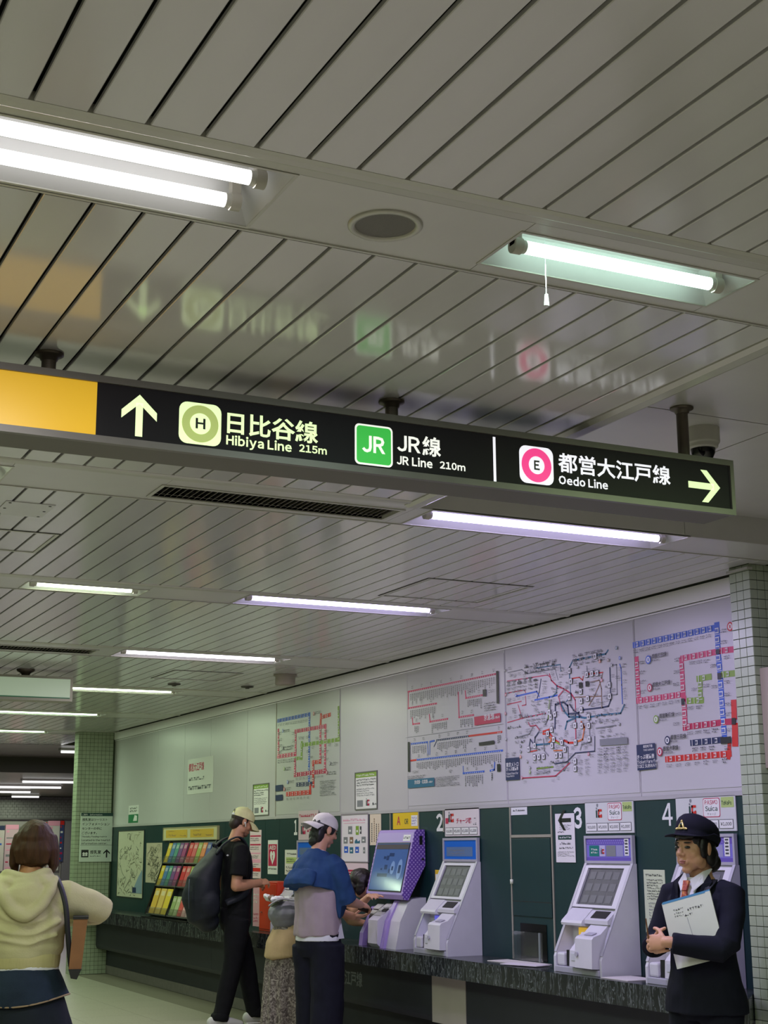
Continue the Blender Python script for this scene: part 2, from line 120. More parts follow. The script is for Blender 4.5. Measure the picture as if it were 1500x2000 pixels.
# ------------------------------------------------------------------ object helpers
def tag(o, label, cat=None, group=None, kind=None):
    if label: o['label'] = label
    if cat: o['category'] = cat
    if group: o['group'] = group
    if kind: o['kind'] = kind
    return o
def empty(name, loc=(0, 0, 0), rz=0.0, label=None, cat=None, group=None, kind=None):
    o = bpy.data.objects.new(name, None)
    COL.objects.link(o)
    o.empty_display_size = 0.1
    o.location = loc
    o.rotation_euler = (0, 0, rz)
    return tag(o, label, cat, group, kind)
def link(name, me, parent=None, loc=None):
    o = bpy.data.objects.new(name, me)
    COL.objects.link(o)
    if parent:
        o.parent = parent
    if loc is not None:
        o.location = loc
    return o
class MB:
    """collects vertices and faces in world coordinates, then becomes ONE mesh object"""
    def __init__(self):
        self.v = []; self.f = []; self.mi = []; self.mats = []; self.sm = []
    def m(self, material):
        if material not in self.mats:
            self.mats.append(material)
        return self.mats.index(material)
    def add(self, vs, fs, material=None, smooth=False):
        k = len(self.v)
        self.v += [tuple(p) for p in vs]
        i = self.m(material) if material else 0
        for f in fs:
            self.f.append([a + k for a in f]); self.mi.append(i); self.sm.append(smooth)
        return self
    def box(self, a, b, material=None, bev=0.0):
        x0, y0, z0 = [min(a[i], b[i]) for i in range(3)]
        x1, y1, z1 = [max(a[i], b[i]) for i in range(3)]
        if bev <= 0:
            vs = [(x0, y0, z0), (x1, y0, z0), (x1, y1, z0), (x0, y1, z0), (x0, y0, z1), (x1, y0, z1), (x1, y1, z1), (x0, y1, z1)]
            fs = [(3, 2, 1, 0), (4, 5, 6, 7), (0, 1, 5, 4), (1, 2, 6, 5), (2, 3, 7, 6), (3, 0, 4, 7)]
            return self.add(vs, fs, material)
        bm = bmesh.new()
        bmesh.ops.create_cube(bm, size=1)
        bmesh.ops.scale(bm, vec=(x1 - x0, y1 - y0, z1 - z0), verts=bm.verts)
        bmesh.ops.translate(bm, vec=((x0 + x1) / 2, (y0 + y1) / 2, (z0 + z1) / 2), verts=bm.verts)
        bmesh.ops.bevel(bm, geom=bm.edges[:], offset=bev, segments=2, affect='EDGES', profile=0.5)
        bm.verts.index_update()
        self.add([v.co[:] for v in bm.verts], [[v.index for v in f.verts] for f in bm.faces], material)
        bm.free()
        return self
    def prism(self, poly, y0, y1, material=None, axis='y'):
        """poly = (a, b) outline; axis y: (x, z) extruded along y; axis x: (y, z) along x; axis z: (x, y) along z"""
        n = len(poly)
        def p(a, b, t):
            return {'y': (a, t, b), 'x': (t, a, b), 'z': (a, b, t)}[axis]
        vs = [p(a, b, y0) for a, b in poly] + [p(a, b, y1) for a, b in poly]
        fs = [list(range(n))[::-1], list(range(n, 2 * n))] + [(i, (i + 1) % n, n + (i + 1) % n, n + i) for i in range(n)]
        return self.add(vs, fs, material)
    def tube(self, p0, p1, r0, r1=None, n=16, material=None, caps=True, smooth=True):
        r1 = r0 if r1 is None else r1
        a = Vector(p0); b = Vector(p1)
        d = (b - a).normalized()
        s = d.orthogonal().normalized(); t = d.cross(s)
        vs = []
        for q, r in ((a, r0), (b, r1)):
            for i in range(n):
                w = 2 * math.pi * i / n
                vs.append(q + s * (r * math.cos(w)) + t * (r * math.sin(w)))
        self.add(vs, [(i, (i + 1) % n, n + (i + 1) % n, n + i) for i in range(n)], material, smooth)
        if caps:
            self.add(vs[:n], [list(range(n))[::-1]], material)
            self.add(vs[n:], [list(range(n))], material)
        return self
    def lathe(self, prof, c, n=28, material=None, smooth=True):
        """prof = (radius, z) pairs round the vertical through c"""
        vs = []
        for r, z in prof:
            for i in range(n):
                w = 2 * math.pi * i / n
                vs.append((c[0] + r * math.cos(w), c[1] + r * math.sin(w), c[2] + z))
        fs = []
        for k in range(len(prof) - 1):
            for i in range(n):
                j = (i + 1) % n
                fs.append((k * n + i, k * n + j, (k + 1) * n + j, (k + 1) * n + i))
        return self.add(vs, fs, material, smooth)
    def quad(self, a, b, c, d, material=None):
        return self.add([a, b, c, d], [(0, 1, 2, 3)], material)
    def build(self, name, material=None, parent=None, base=None):
        """base: the parent's world position; vertices are stored relative to it"""
        me = bpy.data.meshes.new(name)
        if base is None:
            base = parent.location if parent is not None else (0, 0, 0)
        bx, by, bz = base
        me.from_pydata([(x - bx, y - by, z - bz) for x, y, z in self.v], [], self.f)
        ms = self.mats if self.mats else [material]
        for q in ms:
            me.materials.append(q if q else material)
        if len(ms) > 1:
            me.polygons.foreach_set('material_index', self.mi)
        me.polygons.foreach_set('use_smooth', self.sm)
        me.validate()
        me.update()
        o = link(name, me, parent)
        if parent is None and base != (0, 0, 0):
            o.location = base
        return o
def bx(name, a, b, material, parent=None, bev=0.0):
    return MB().box(a, b, material, bev).build(name, material, parent)
# ------------------------------------------------------------------ flat print
_TX = {}
def glyph_geo(s, bold=0.0):
    k = (s, bold)
    if k not in _TX:
        cu = bpy.data.curves.new('t', 'FONT')
        cu.body = s; cu.size = 1.0; cu.offset = bold; cu.resolution_u = 2
        o = bpy.data.objects.new('t', cu)
        me = bpy.data.meshes.new_from_object(o)
        vs = [v.co[:] for v in me.vertices]; fs = [list(p.vertices) for p in me.polygons]
        bpy.data.objects.remove(o); bpy.data.curves.remove(cu); bpy.data.meshes.remove(me)
        xs = [v[0] for v in vs] or [0]; ys = [v[1] for v in vs] or [0]
        _TX[k] = (vs, fs, min(xs), max(xs), min(ys), max(ys))
    return _TX[k]
def text_geo(s, bold=0.0):
    """letters set one by one; latin letters use the wide-form glyphs of the sans face, set tight"""
    V, F, x = [], [], 0.0
    for ch in s:
        if ch == ' ':
            x += 0.24; continue
        o = ord(ch)
        latin = 33 <= o <= 126
        g = chr(o + 0xFEE0) if latin else ('￥' if ch == '¥' else ch)
        vs, fs, x0, x1, y0, y1 = glyph_geo(g, bold)
        k = len(V)
        if latin or ch == '¥':
            V += [(a - x0 + x, b, 0) for a, b, _ in vs]; x += (x1 - x0) + 0.085
        else:
            V += [(a + x, b, 0) for a, b, _ in vs]; x += 1.0
        F += [[i + k for i in f] for f in fs]
    xs = [v[0] for v in V] or [0]; ys = [v[1] for v in V] or [0]
    return V, F, min(xs), max(xs), min(ys), max(ys)
INK = {'r': (205, 40, 36), 'b': (52, 98, 200), 'n': (26, 40, 84), 'p': (206, 60, 104), 'g': (130, 165, 58), 'k': (20, 22, 24), 'y': (128, 130, 136), 'o': (214, 110, 50), 't': (38, 104, 134), 's': (186, 32, 78), 'w': (140, 110, 90), 'W': (228, 228, 228), 'd': (60, 62, 70), 'G': (26, 120, 74), 'Y': (226, 196, 20), 'D': (22, 62, 58), 'P': (232, 160, 190), 'V': (104, 84, 176), 'L': (176, 198, 120)}
def ink(k):
    if isinstance(k, str):
        return mat('print_' + k, INK[k], 0.45)
    return k
class Print:
    """flat print lying on a plane: o = origin, u = right, v = up, n = outwards"""
    def __init__(self, o, u, v, n, step=0.0007):
        self.o, self.u, self.v, self.n = Vector(o), Vector(u), Vector(v), Vector(n)
        self.mb = MB(); self.step = step
    def P(self, a, b, l):
        return self.o + self.u * a + self.v * b + self.n * (self.step * l)
    def poly(self, col, pts, l=1):
        self.mb.add([self.P(a, b, l) for a, b in pts], [list(range(len(pts)))], ink(col))
    def rect(self, col, x0, y0, x1, y1, l=1):
        self.poly(col, [(x0, y0), (x1, y0), (x1, y1), (x0, y1)], l)
    def rrect(self, col, x0, y0, x1, y1, r, l=1):
        pts = []
        for cx, cy, a in ((x1 - r, y1 - r, 0), (x0 + r, y1 - r, 90), (x0 + r, y0 + r, 180), (x1 - r, y0 + r, 270)):
            for k in range(6):
                w = math.radians(a + 18 * k)
                pts.append((cx + r * math.cos(w), cy + r * math.sin(w)))
        self.poly(col, pts, l)
    def disc(self, col, x, y, r, l=1, n=28, ry=None):
        ry = ry or r
        self.poly(col, [(x + r * math.cos(2 * math.pi * i / n), y + ry * math.sin(2 * math.pi * i / n)) for i in range(n)], l)
    def line(self, col, pts, w, l=1):
        for (ax, ay), (bx_, by_) in zip(pts, pts[1:]):
            dx, dy = bx_ - ax, by_ - ay
            L = math.hypot(dx, dy) or 1e-6
            ex, ey = dx / L * w / 2, dy / L * w / 2
            nx, ny = -ey, ex
            self.poly(col, [(ax - ex + nx, ay - ey + ny), (ax - ex - nx, ay - ey - ny), (bx_ + ex - nx, by_ + ey - ny), (bx_ + ex + nx, by_ + ey + ny)], l)
    def text(self, col, s, x, y, h, l=2, bold=0.0, width=None, vertical=False):
        """h: height of the tallest glyph; (x, y): lower left corner; width: squeeze to this width"""
        if vertical:
            for k, ch in enumerate(s):
                self.text(col, ch, x, y - (k + 1) * h * 1.08, h, l, bold, width=h * 0.95)
            return
        vs, fs, x0, x1, y0, y1 = text_geo(s, bold)
        if not vs:
            return
        k = h / max(1e-6, (y1 - y0)); kx = (width / max(1e-6, x1 - x0)) if width else k
        self.mb.add([self.P(x + (a - x0) * kx, y + (b - y0) * k, l) for a, b, _ in vs], fs, ink(col))
    def greek(self, x0, y0, x1, y1, rows, col='d', l=2, fill=0.55):
        """rows of print too small to read: broken short strokes"""
        if x1 < x0: x0, x1 = x1, x0
        if y1 < y0: y0, y1 = y1, y0
        rh = (y1 - y0) / rows
        for r in range(rows):
            yy = y1 - (r + 0.5) * rh; hh = rh * fill / 2
            x = x0; end = x1 - (x1 - x0) * random.choice((0, 0, 0.1, 0.3)) * (r > 0)
            while x < end:
                w = rh * random.uniform(0.35, 1.0)
                w = min(w, max(end - x, 0.001))
                k = random.random()
                if k < 0.4:
                    self.rect(col, x, yy - hh, x + w, yy + hh * random.uniform(-0.2, 0.2), l)
                    self.rect(col, x + w * 0.3, yy, x + w * 0.55, yy + hh, l)
                elif k < 0.8:
                    self.rect(col, x, yy + hh * 0.5, x + w, yy + hh, l)
                    self.rect(col, x + w * 0.4, yy - hh, x + w * 0.65, yy + hh * 0.5, l)
                else:
                    self.rect(col, x, yy - hh, x + w * 0.7, yy - hh * 0.2, l)
                x += w + rh * 0.18
    def build(self, name, parent):
        return self.mb.build(name, None, parent)
def wall_print(l0=0.004):
    """print on the ticket wall: coordinates are (-Y, z)"""
    return Print((XW - l0, 0, 0), (0, -1, 0), (0, 0, 1), (-1, 0, 0))
# ------------------------------------------------------------------ materials of the place
M_PANEL = mat('ceiling_panel_enamel', (202, 200, 201), 0.13, spec=0.85, noise_s=3, noise_a=0.03, rough_n=0.05, bump_s=2.2, bump_a=0.05, stretch=(3, 0.5, 1))
M_PLATE = mat('ceiling_plate_enamel', (198, 196, 194), 0.28, spec=0.6, noise_s=4, noise_a=0.04)
M_DARKGAP = mat('ceiling_void', (34, 33, 28), 0.8)
M_TRIM = mat('ceiling_trim_aluminium', (190, 189, 180), 0.35, metal=0.25, noise_s=6, noise_a=0.05)
M_WHITE = mat('white_wall_enamel', (192, 190, 192), 0.3, spec=0.5, noise_s=2, noise_a=0.015)
M_WTRIM = mat('white_wall_trim', (248, 246, 248), 0.35, spec=0.5)
M_GREEN = mat('dark_green_steel', (18, 50, 52), 0.42, noise_s=5, noise_a=0.06, bump_s=30, bump_a=0.03)
M_ALU = mat('brushed_aluminium', (176, 170, 158), 0.4, metal=0.4)
M_TILE = mat('pale_green_mosaic_tile', (164, 174, 150), 0.25, spec=0.55, noise_s=9, noise_a=0.09)
M_GROUT = mat('mosaic_grout', (62, 72, 52), 0.9)
M_FLOOR = mat('terrazzo_floor', (172, 166, 152), 0.35, noise_s=60, noise_a=0.12, spec=0.4)
M_DARK = mat('dark_counter_laminate', (40, 42, 52), 0.55, noise_s=6, noise_a=0.08)
M_PLINTH = mat('grey_stone_plinth', (112, 106, 104), 0.5, noise_s=20, noise_a=0.1)
M_FARTILE = mat('far_wall_tile', (132, 130, 134), 0.35, noise_s=10, noise_a=0.1)
M_BACK = mat('far_plain_wall', (150, 148, 140), 0.6, noise_s=3, noise_a=0.05)
# marble with long pale veins
def marble():
    m = bpy.data.materials.new('veined_dark_marble'); m.use_nodes = True
    nt = m.node_tree; b = nt.nodes['Principled BSDF']
    tc = nt.nodes.new('ShaderNodeTexCoord'); mp = nt.nodes.new('ShaderNodeMapping')
    mp.inputs['Scale'].default_value = (6, 9, 2.2); mp.inputs['Rotation'].default_value = (0.35, 0, 0)
    n = nt.nodes.new('ShaderNodeTexNoise'); n.inputs['Scale'].default_value = 3.2; n.inputs['Detail'].default_value = 7; n.inputs['Distortion'].default_value = 1.2
    r = nt.nodes.new('ShaderNodeValToRGB'); e = r.color_ramp.elements
    e[0].position = 0.30; e[0].color = (*lin((24, 28, 30)), 1); e[1].position = 0.505; e[1].color = (*lin((32, 35, 37)), 1)
    a = e.new(0.53); a.color = (*lin((108, 114, 114)), 1); a2 = e.new(0.56); a2.color = (*lin((30, 36, 36)), 1); a3 = e.new(0.66); a3.color = (*lin((56, 60, 60)), 1); a4 = e.new(0.7); a4.color = (*lin((30, 34, 36)), 1)
    nt.links.new(tc.outputs['Object'], mp.inputs['Vector']); nt.links.new(mp.outputs['Vector'], n.inputs['Vector']); nt.links.new(n.outputs['Fac'], r.inputs['Fac']); nt.links.new(r.outputs['Color'], b.inputs['Base Color'])
    b.inputs['Roughness'].default_value = 0.22
    return m
M_MARBLE = marble()
# ------------------------------------------------------------------ floor
fl = bx('floor', (-6, -6, -0.1), (14, 36, -0.004), mat('floor_joint', (120, 114, 100), 0.7)); tag(fl, 'pale terrazzo concourse floor', kind='structure')
tile_me = None
for i in range(9):
    for j in range(16):
        x0 = -0.6 + i * 0.6; y0 = 9.0 + j * 0.6
        x1 = min(x0 + 0.6, XW - 0.012)
        if x1 - x0 < 0.59:
            o = MB().box((x0, y0, -0.03), (x1 - 0.003, y0 + 0.597, 0)).build('floor_tile', M_FLOOR)
            o.parent = fl
        else:
            if tile_me is None:
                o = MB().box((0, 0, -0.03), (0.597, 0.597, 0)).build('floor_tile', M_FLOOR); tile_me = o.data; o.parent = fl
                o.location = (x0, y0, 0)
            else:
                o = link('floor_tile', tile_me, fl, (x0, y0, 0))
rest = MB()
for a, b in (((-6, -6), (XW - 0.02, 8.997)), ((-6, 9.0), (-0.603, 18.6)), ((-6, 18.603), (14, 36)), ((XW, -6), (14, 5.9))):
    rest.box((a[0], a[1], -0.03), (b[0], b[1], 0))
o = rest.build('floor_paving', M_FLOOR, fl); o['kind'] = 'stuff'
# ------------------------------------------------------------------ ceiling: dark void above, panels, strips
cl = MB().box((-6, -6, CZ + 0.2), (14, 24.0, CZ + 0.3)).build('ceiling', M_DARKGAP); tag(cl, 'slatted enamel ceiling over the concourse', kind='structure')
void = MB()
BAYS = [(-3.0, 2.66, 0.0), (3.075, 5.40, 0.3), (5.85, 7.81, 0.9), (8.27, 10.42, 1.5), (11.0, 13.05, 2.0), (13.6, 15.65, 2.5), (16.25, 18.3, 3.0), (18.9, 20.9, 3.6)]
LAST = math.floor((5.15 - P0) / PW)
for bi, (ya, yb, xmin) in enumerate(BAYS):
    L = yb - ya
    g = 0.0052; d = 0.012
    prof = [(g + 0.002, 0), (PW - g - 0.002, 0), (PW - g, 0.002), (PW - g, d), (g, d), (g, 0.002)]
    me = None
    xr = 2.79 if bi == 1 else (2.95 if bi == 0 else 5.15)
    k0 = math.floor((xmin - P0) / PW)
    k = k0
    while P0 + (k + 1) * PW <= xr + 0.004:
        x = P0 + k * PW
        if me is None:
            mb = MB().prism([(a, b) for a, b in prof], 0, L); ob = mb.build('ceiling_panel', M_PANEL); me = ob.data; ob.parent = cl
            ob.location = (x, ya, CZ)
        else:
            ob = link('ceiling_panel', me, cl, (x, ya, CZ))
        k += 1
    xe = P0 + k * PW
    # panels beyond the picture to the left, as one mesh
    far = MB()
    kk = k0 - 1
    while P0 + kk * PW > -4.6:
        far.prism([(P0 + kk * PW + a, CZ + b) for a, b in prof], ya, yb); kk -= 1
    if bi == 0:
        kk = k
        while P0 + kk * PW < 5.6:
            far.prism([(P0 + kk * PW + a, CZ + b) for a, b in prof], ya, yb); kk += 1
    o = far.build('ceiling_panel_field', M_PANEL, cl); o['kind'] = 'stuff'
    # backing just above each bay so that the joints read dark
    void.box((-6, ya - 0.02, CZ + 0.05), (xr + 0.07, yb, CZ + 0.06))
o = void.build('ceiling_backing', M_DARKGAP, cl)
# strips that carry lamps: front edge, trim width, back edge, holes (x0, x1, y0, y1)
def plate(x0, x1, y0, y1, z=CZ):
    if x1 - x0 > 0.01 and y1 - y0 > 0.003:
        MB().box((x0 + 0.001, y0, z), (x1 - 0.001, y1, z + 0.012)).build('ceiling_plate', M_PLATE, cl)
def strip(n, yf, tw, yb, xa, xb, holes, trim=True, trim_xb=None):
    tx = xb if trim_xb is None else trim_xb
    if trim:
        pr = [(yf, CZ - 0.001), (yf + 0.012, CZ - 0.005), (yf + tw * 0.45, CZ - 0.006), (yf + tw * 0.6, CZ - 0.002), (yf + tw, CZ - 0.001), (yf + tw, CZ + 0.02), (yf, CZ + 0.02)]
        o = MB().prism(pr, xa, tx, axis='x').build('trim_%d' % n, M_TRIM); tag(o, 'aluminium edge trim along ceiling strip %d' % n, kind='structure')
    y0 = yf + (tw if trim else 0)
    x = xa
    for h in sorted(holes):
        plate(x, h[0], y0 + 0.003, yb)
        plate(h[0], h[1], y0 + 0.003, h[2]); plate(h[0], h[1], h[3], yb)
        x = h[1]
    plate(x, xb, y0 + 0.003, yb)
    # thin bright lip on the rear edge
    MB().box((xa, yb, CZ - 0.004), (xb, yb + 0.008, CZ + 0.02)).build('ceiling_lip', M_TRIM, cl)
S1 = [(-0.18, 1.133, 2.745, 3.042), (1.745, 2.45, 2.795, 3.0), (3.1, 4.4, 2.745, 3.042), (-2.9, -1.6, 2.745, 3.042)]
S2 = [(-0.2, 1.12, 5.53, 5.81), (1.745, 2.815, 5.575, 5.765)]
S2R = [(2.945, 4.32, 5.515, 5.815)]
S3 = [(-0.2, 1.12, 7.92, 8.225), (1.742, 2.422, 8.0, 8.215), (3.01, 4.335, 7.92, 8.225)]
S4 = [(-0.2, 1.12, 10.57, 10.94), (1.76, 2.85, 10.66, 10.88), (3.03, 4.365, 10.57, 10.94)]
S5 = [(3.03, 4.38, 13.26, 13.56), (0, 1.3, 13.26, 13.56)]
S6 = [(3.03, 4.38, 15.88, 16.2), (0, 1.3, 15.88, 16.2)]
S7 = [(3.05, 4.42, 18.5, 18.85), (0, 1.3, 18.5, 18.85)]
strip(1, 2.66, 0.075, 3.055, -5, 6.5, S1)
strip(2, 5.40, 0.075, 5.83, -5, 2.86, S2)
strip(3, 5.507, 0, 5.83, 2.86, 7.0, S2R, trim=False)
strip(4, 7.81, 0.09, 8.25, -5, 5.15, S3)
strip(5, 10.42, 0.1, 10.98, -5, 5.15, S4)
strip(6, 13.05, 0.1, 13.58, -5, 5.15, S5)
strip(7, 15.65, 0.1, 16.23, -5, 5.15, S6)
strip(8, 18.3, 0.1, 18.88, -5, 8, S7)
MB().box((-5, -6, CZ), (6.5, -3.0, CZ + 0.02)).build('ceiling_plate', M_PLATE, cl)
# moulding beside the raised part, raised plates and its vertical face
o = MB().prism([(2.782, CZ - 0.004), (2.80, CZ - 0.014), (2.84, CZ - 0.014), (2.862, CZ - 0.006), (2.862, RZ), (2.85, RZ), (2.85, CZ + 0.02), (2.782, CZ + 0.02)], 3.06, 5.475, axis='y').build('trim_9', M_TRIM)
tag(o, 'aluminium moulding along the left edge of the raised ceiling', kind='structure')
for x0, x1, y0, y1 in ((2.862, 7.0, 3.06, 4.192), (2.862, 3.757, 4.2, 5.507), (3.765, 7.0, 4.2, 5.507)):
    MB().box((x0, y0, RZ), (x1, y1, RZ + 0.012)).build('ceiling_plate', M_PLATE, cl)
MB().box((2.86, 3.05, RZ + 0.02), (7.0, 5.53, RZ + 0.03)).build('ceiling_backing', M_DARKGAP, cl)
for x0, x1 in ((2.862, 4.2935), (4.2965, 7.0)):
    MB().box((x0, 5.507, CZ), (x1, 5.513, RZ + 0.01)).build('ceiling_fascia', M_PLATE, cl)
MB().box((2.862, 3.05, CZ), (7.0, 3.057, RZ + 0.01)).build('ceiling_fascia', M_PLATE, cl)
# ------------------------------------------------------------------ ticket wall
ws = bx('wall_right', (XW + 0.008, 6.1, 0), (XW + 0.3, 18.75, CZ + 0.05), mat('wall_joint', (96, 98, 94), 0.8)); tag(ws, 'ticket wall with white enamel panels above and dark green steel below', kind='structure')
WHITE_Y = [18.43, 16.612, 15.645, 14.787, 13.715, 12.956, 11.491, 10.23, 8.735, 7.212, 6.1]
for a, b in zip(WHITE_Y, WHITE_Y[1:]):
    MB().box((XW, b + 0.0025, 1.777), (XW + 0.02, a - 0.0025, 2.826), M_WHITE, 0.0015).build('wall_panel', M_WHITE, ws)
GREEN_Y = [18.43, 16.95, 15.4, 14.3, 13.62, 13.2, 12.85, 12.375, 11.87, 11.465, 10.965, 10.56, 10.05, 9.663, 9.122, 8.718, 8.19, 7.80, 7.28, 6.885, 6.36, 6.1]
for a, b in zip(GREEN_Y, GREEN_Y[1:]):
    MB().box((XW, b + 0.002, CT), (XW + 0.02, a - 0.002, 1.752)).build('green_panel', M_GREEN, ws)
for z0, z1, x in ((2.826, 2.834, XW - 0.004), (2.840, 2.846, XW - 0.01), (1.754, 1.777, XW - 0.006)):
    MB().box((x, 6.1, z0), (XW + 0.01, 18.43, z1)).build('wall_trim', M_WTRIM if z0 > 2 else mat('wall_ledge_grey', (176, 174, 176), 0.45), ws)
MB().box((XW - 0.014, 6.1, 2.846), (XW + 0.012, 18.43, CZ - 0.001)).build('wall_cornice', M_WTRIM, ws)
MB().box((5.15, 6.1, CZ + 0.045), (XW + 0.05, 18.43, CZ + 0.05)).build('shadow_gap', M_DARKGAP, ws)
for y in (8.711, 8.197):
    MB().box((XW - 0.006, y - 0.007, CT + 0.005), (XW + 0.01, y + 0.007, 1.752)).build('metal_strip', M_ALU, ws)
for y in (12.95, 11.478, 10.54, 10.055, 9.66):
    MB().box((XW - 0.005, y - 0.006, 1.6 if y < 11 else 1.75), (XW + 0.01, y + 0.006, 1.752 if y < 12 else 2.826)).build('metal_strip', M_ALU, ws)
MB().box((XW - 0.006, 8.2, 1.552), (XW + 0.01, 8.708, 1.57)).build('metal_strip', M_ALU, ws)
# ------------------------------------------------------------------ tiled pillars
def mosaic(name, label, x0, x1, y0, y1, single=True):
    core = bx(name, (x0 + 0.004, y0 + 0.004, 0), (x1, y1, CZ + 0.02), M_GROUT)
    tag(core, label, kind='structure')
    t = 0.05; rows = int(CZ / t)
    fx = MB(); fy = MB()
    me_x = me_y = None
    nx = max(1, round((y1 - y0) / 0.053)); wy = (y1 - y0) / nx
    ny = int((x1 - x0) / t)
    for r in range(rows + 1):
        z0 = r * t; z1 = min(z0 + t - 0.0035, CZ - 0.002)
        if z1 - z0 < 0.01: continue
        for c in range(nx):
            ya = y0 + c * wy + 0.0017; yb = y0 + (c + 1) * wy - 0.0017
            if single and r < rows:
                if me_x is None:
                    o = MB().box((0, 0, 0), (0.006, yb - ya, t - 0.0035), M_TILE, 0.001).build('tile', M_TILE); me_x = o.data; o.parent = core
                    o.location = (x0, ya, z0)
                else:
                    link('tile', me_x, core, (x0, ya, z0))
            else:
                fx.box((x0, ya, z0), (x0 + 0.006, yb, z1))
        for c in range(ny):
            xa = x0 + c * t + 0.0017; xb = min(x0 + (c + 1) * t - 0.0017, x1)
            if single and c < 2 and r < rows:
                if me_y is None:
                    o = MB().box((0, 0, 0), (t - 0.0034, 0.006, t - 0.0035), M_TILE, 0.001).build('tile', M_TILE); me_y = o.data; o.parent = core
                    o.location = (xa, y0, z0)
                else:
                    link('tile', me_y, core, (xa, y0, z0))
            else:
                fy.box((xa, y0, z0), (xb, y0 + 0.006, z1))
    for q in (fx, fy):
        if q.v:
            o = q.build('tile_field', M_TILE, core); o['kind'] = 'stuff'
    return core
mosaic('wall_pillar_right', 'pale green mosaic tiled pillar at the right end of the counter', 5.033, 6.2, 5.94, 6.10, True)
mosaic('wall_pillar_left', 'pale green mosaic tiled pillar at the far end of the counter', 4.738, XW, 18.43, 18.62, False)
o = MB().box((5.015, 5.93, CZ - 0.03), (5.05, 6.1, CZ - 0.018)).build('trim_10', M_TRIM); tag(o, 'short metal ledge on top of the right pillar', kind='structure')
# ------------------------------------------------------------------ far concourse behind the left pillar
o = bx('ceiling_far', (-6, 24.0, 2.69), (14, 36, 2.8), mat('far_ceiling', (96, 92, 84), 0.3, spec=0.6)); tag(o, 'lower ceiling of the far concourse', kind='structure')
o = bx('wall_bulkhead', (-6, 23.95, 2.69), (14, 24.05, CZ + 0.1), mat('bulkhead_grey', (84, 82, 72), 0.5)); tag(o, 'plain grey bulkhead where the ceiling drops', kind='structure')
o = bx('ceiling_between', (-6, 20.96, CZ), (14, 24.0, CZ + 0.03), mat('far_ceiling_between', (120, 116, 106), 0.3)); tag(o, 'flat ceiling before the bulkhead', kind='structure')
wf = bx('wall_far', (-6, 35.02, 0), (14, 35.3, 2.8), mat('far_wall_joint', (92, 90, 94), 0.8)); tag(wf, 'grey tiled far wall of the concourse', kind='structure')
mb = MB(); random.seed(3)
for r in range(8):
    for i in range(70):
        x = 3.0 + i * 0.1 + (r % 2) * 0.05
        mb.box((x, 35.0 - random.choice((0, 0.004)), 2.2 + r * 0.06), (x + 0.096, 35.02, 2.255 + r * 0.06))
o = mb.build('tile_field', M_FARTILE, wf); o['kind'] = 'stuff'
MB().box((3, 34.9, 2.16), (12, 35.02, 2.2)).build('ledge', mat('far_ledge', (90, 88, 92), 0.5), wf)
MB().box((8.7, 34.97, 0), (12, 35.02, 2.16)).build('grey_panel', mat('far_panel', (128, 124, 134), 0.45), wf)
MB().box((3, 34.99, 0), (8.69, 35.02, 2.16)).build('lower_wall', mat('far_lower', (150, 146, 146), 0.5), wf)
o = bx('wall_left', (-5.1, -6, 0), (-5.0, 36, CZ + 0.1), M_BACK); tag(o, 'plain wall on the far side of the concourse', kind='structure')
o = bx('wall_back', (-5, -6.1, 0), (14, -6.0, CZ + 0.1), M_BACK); tag(o, 'plain wall behind the viewer', kind='structure')
o = bx('wall_side', (13.9, -6, 0), (14, 36, CZ + 0.1), M_BACK); tag(o, 'plain side wall out of view', kind='structure')
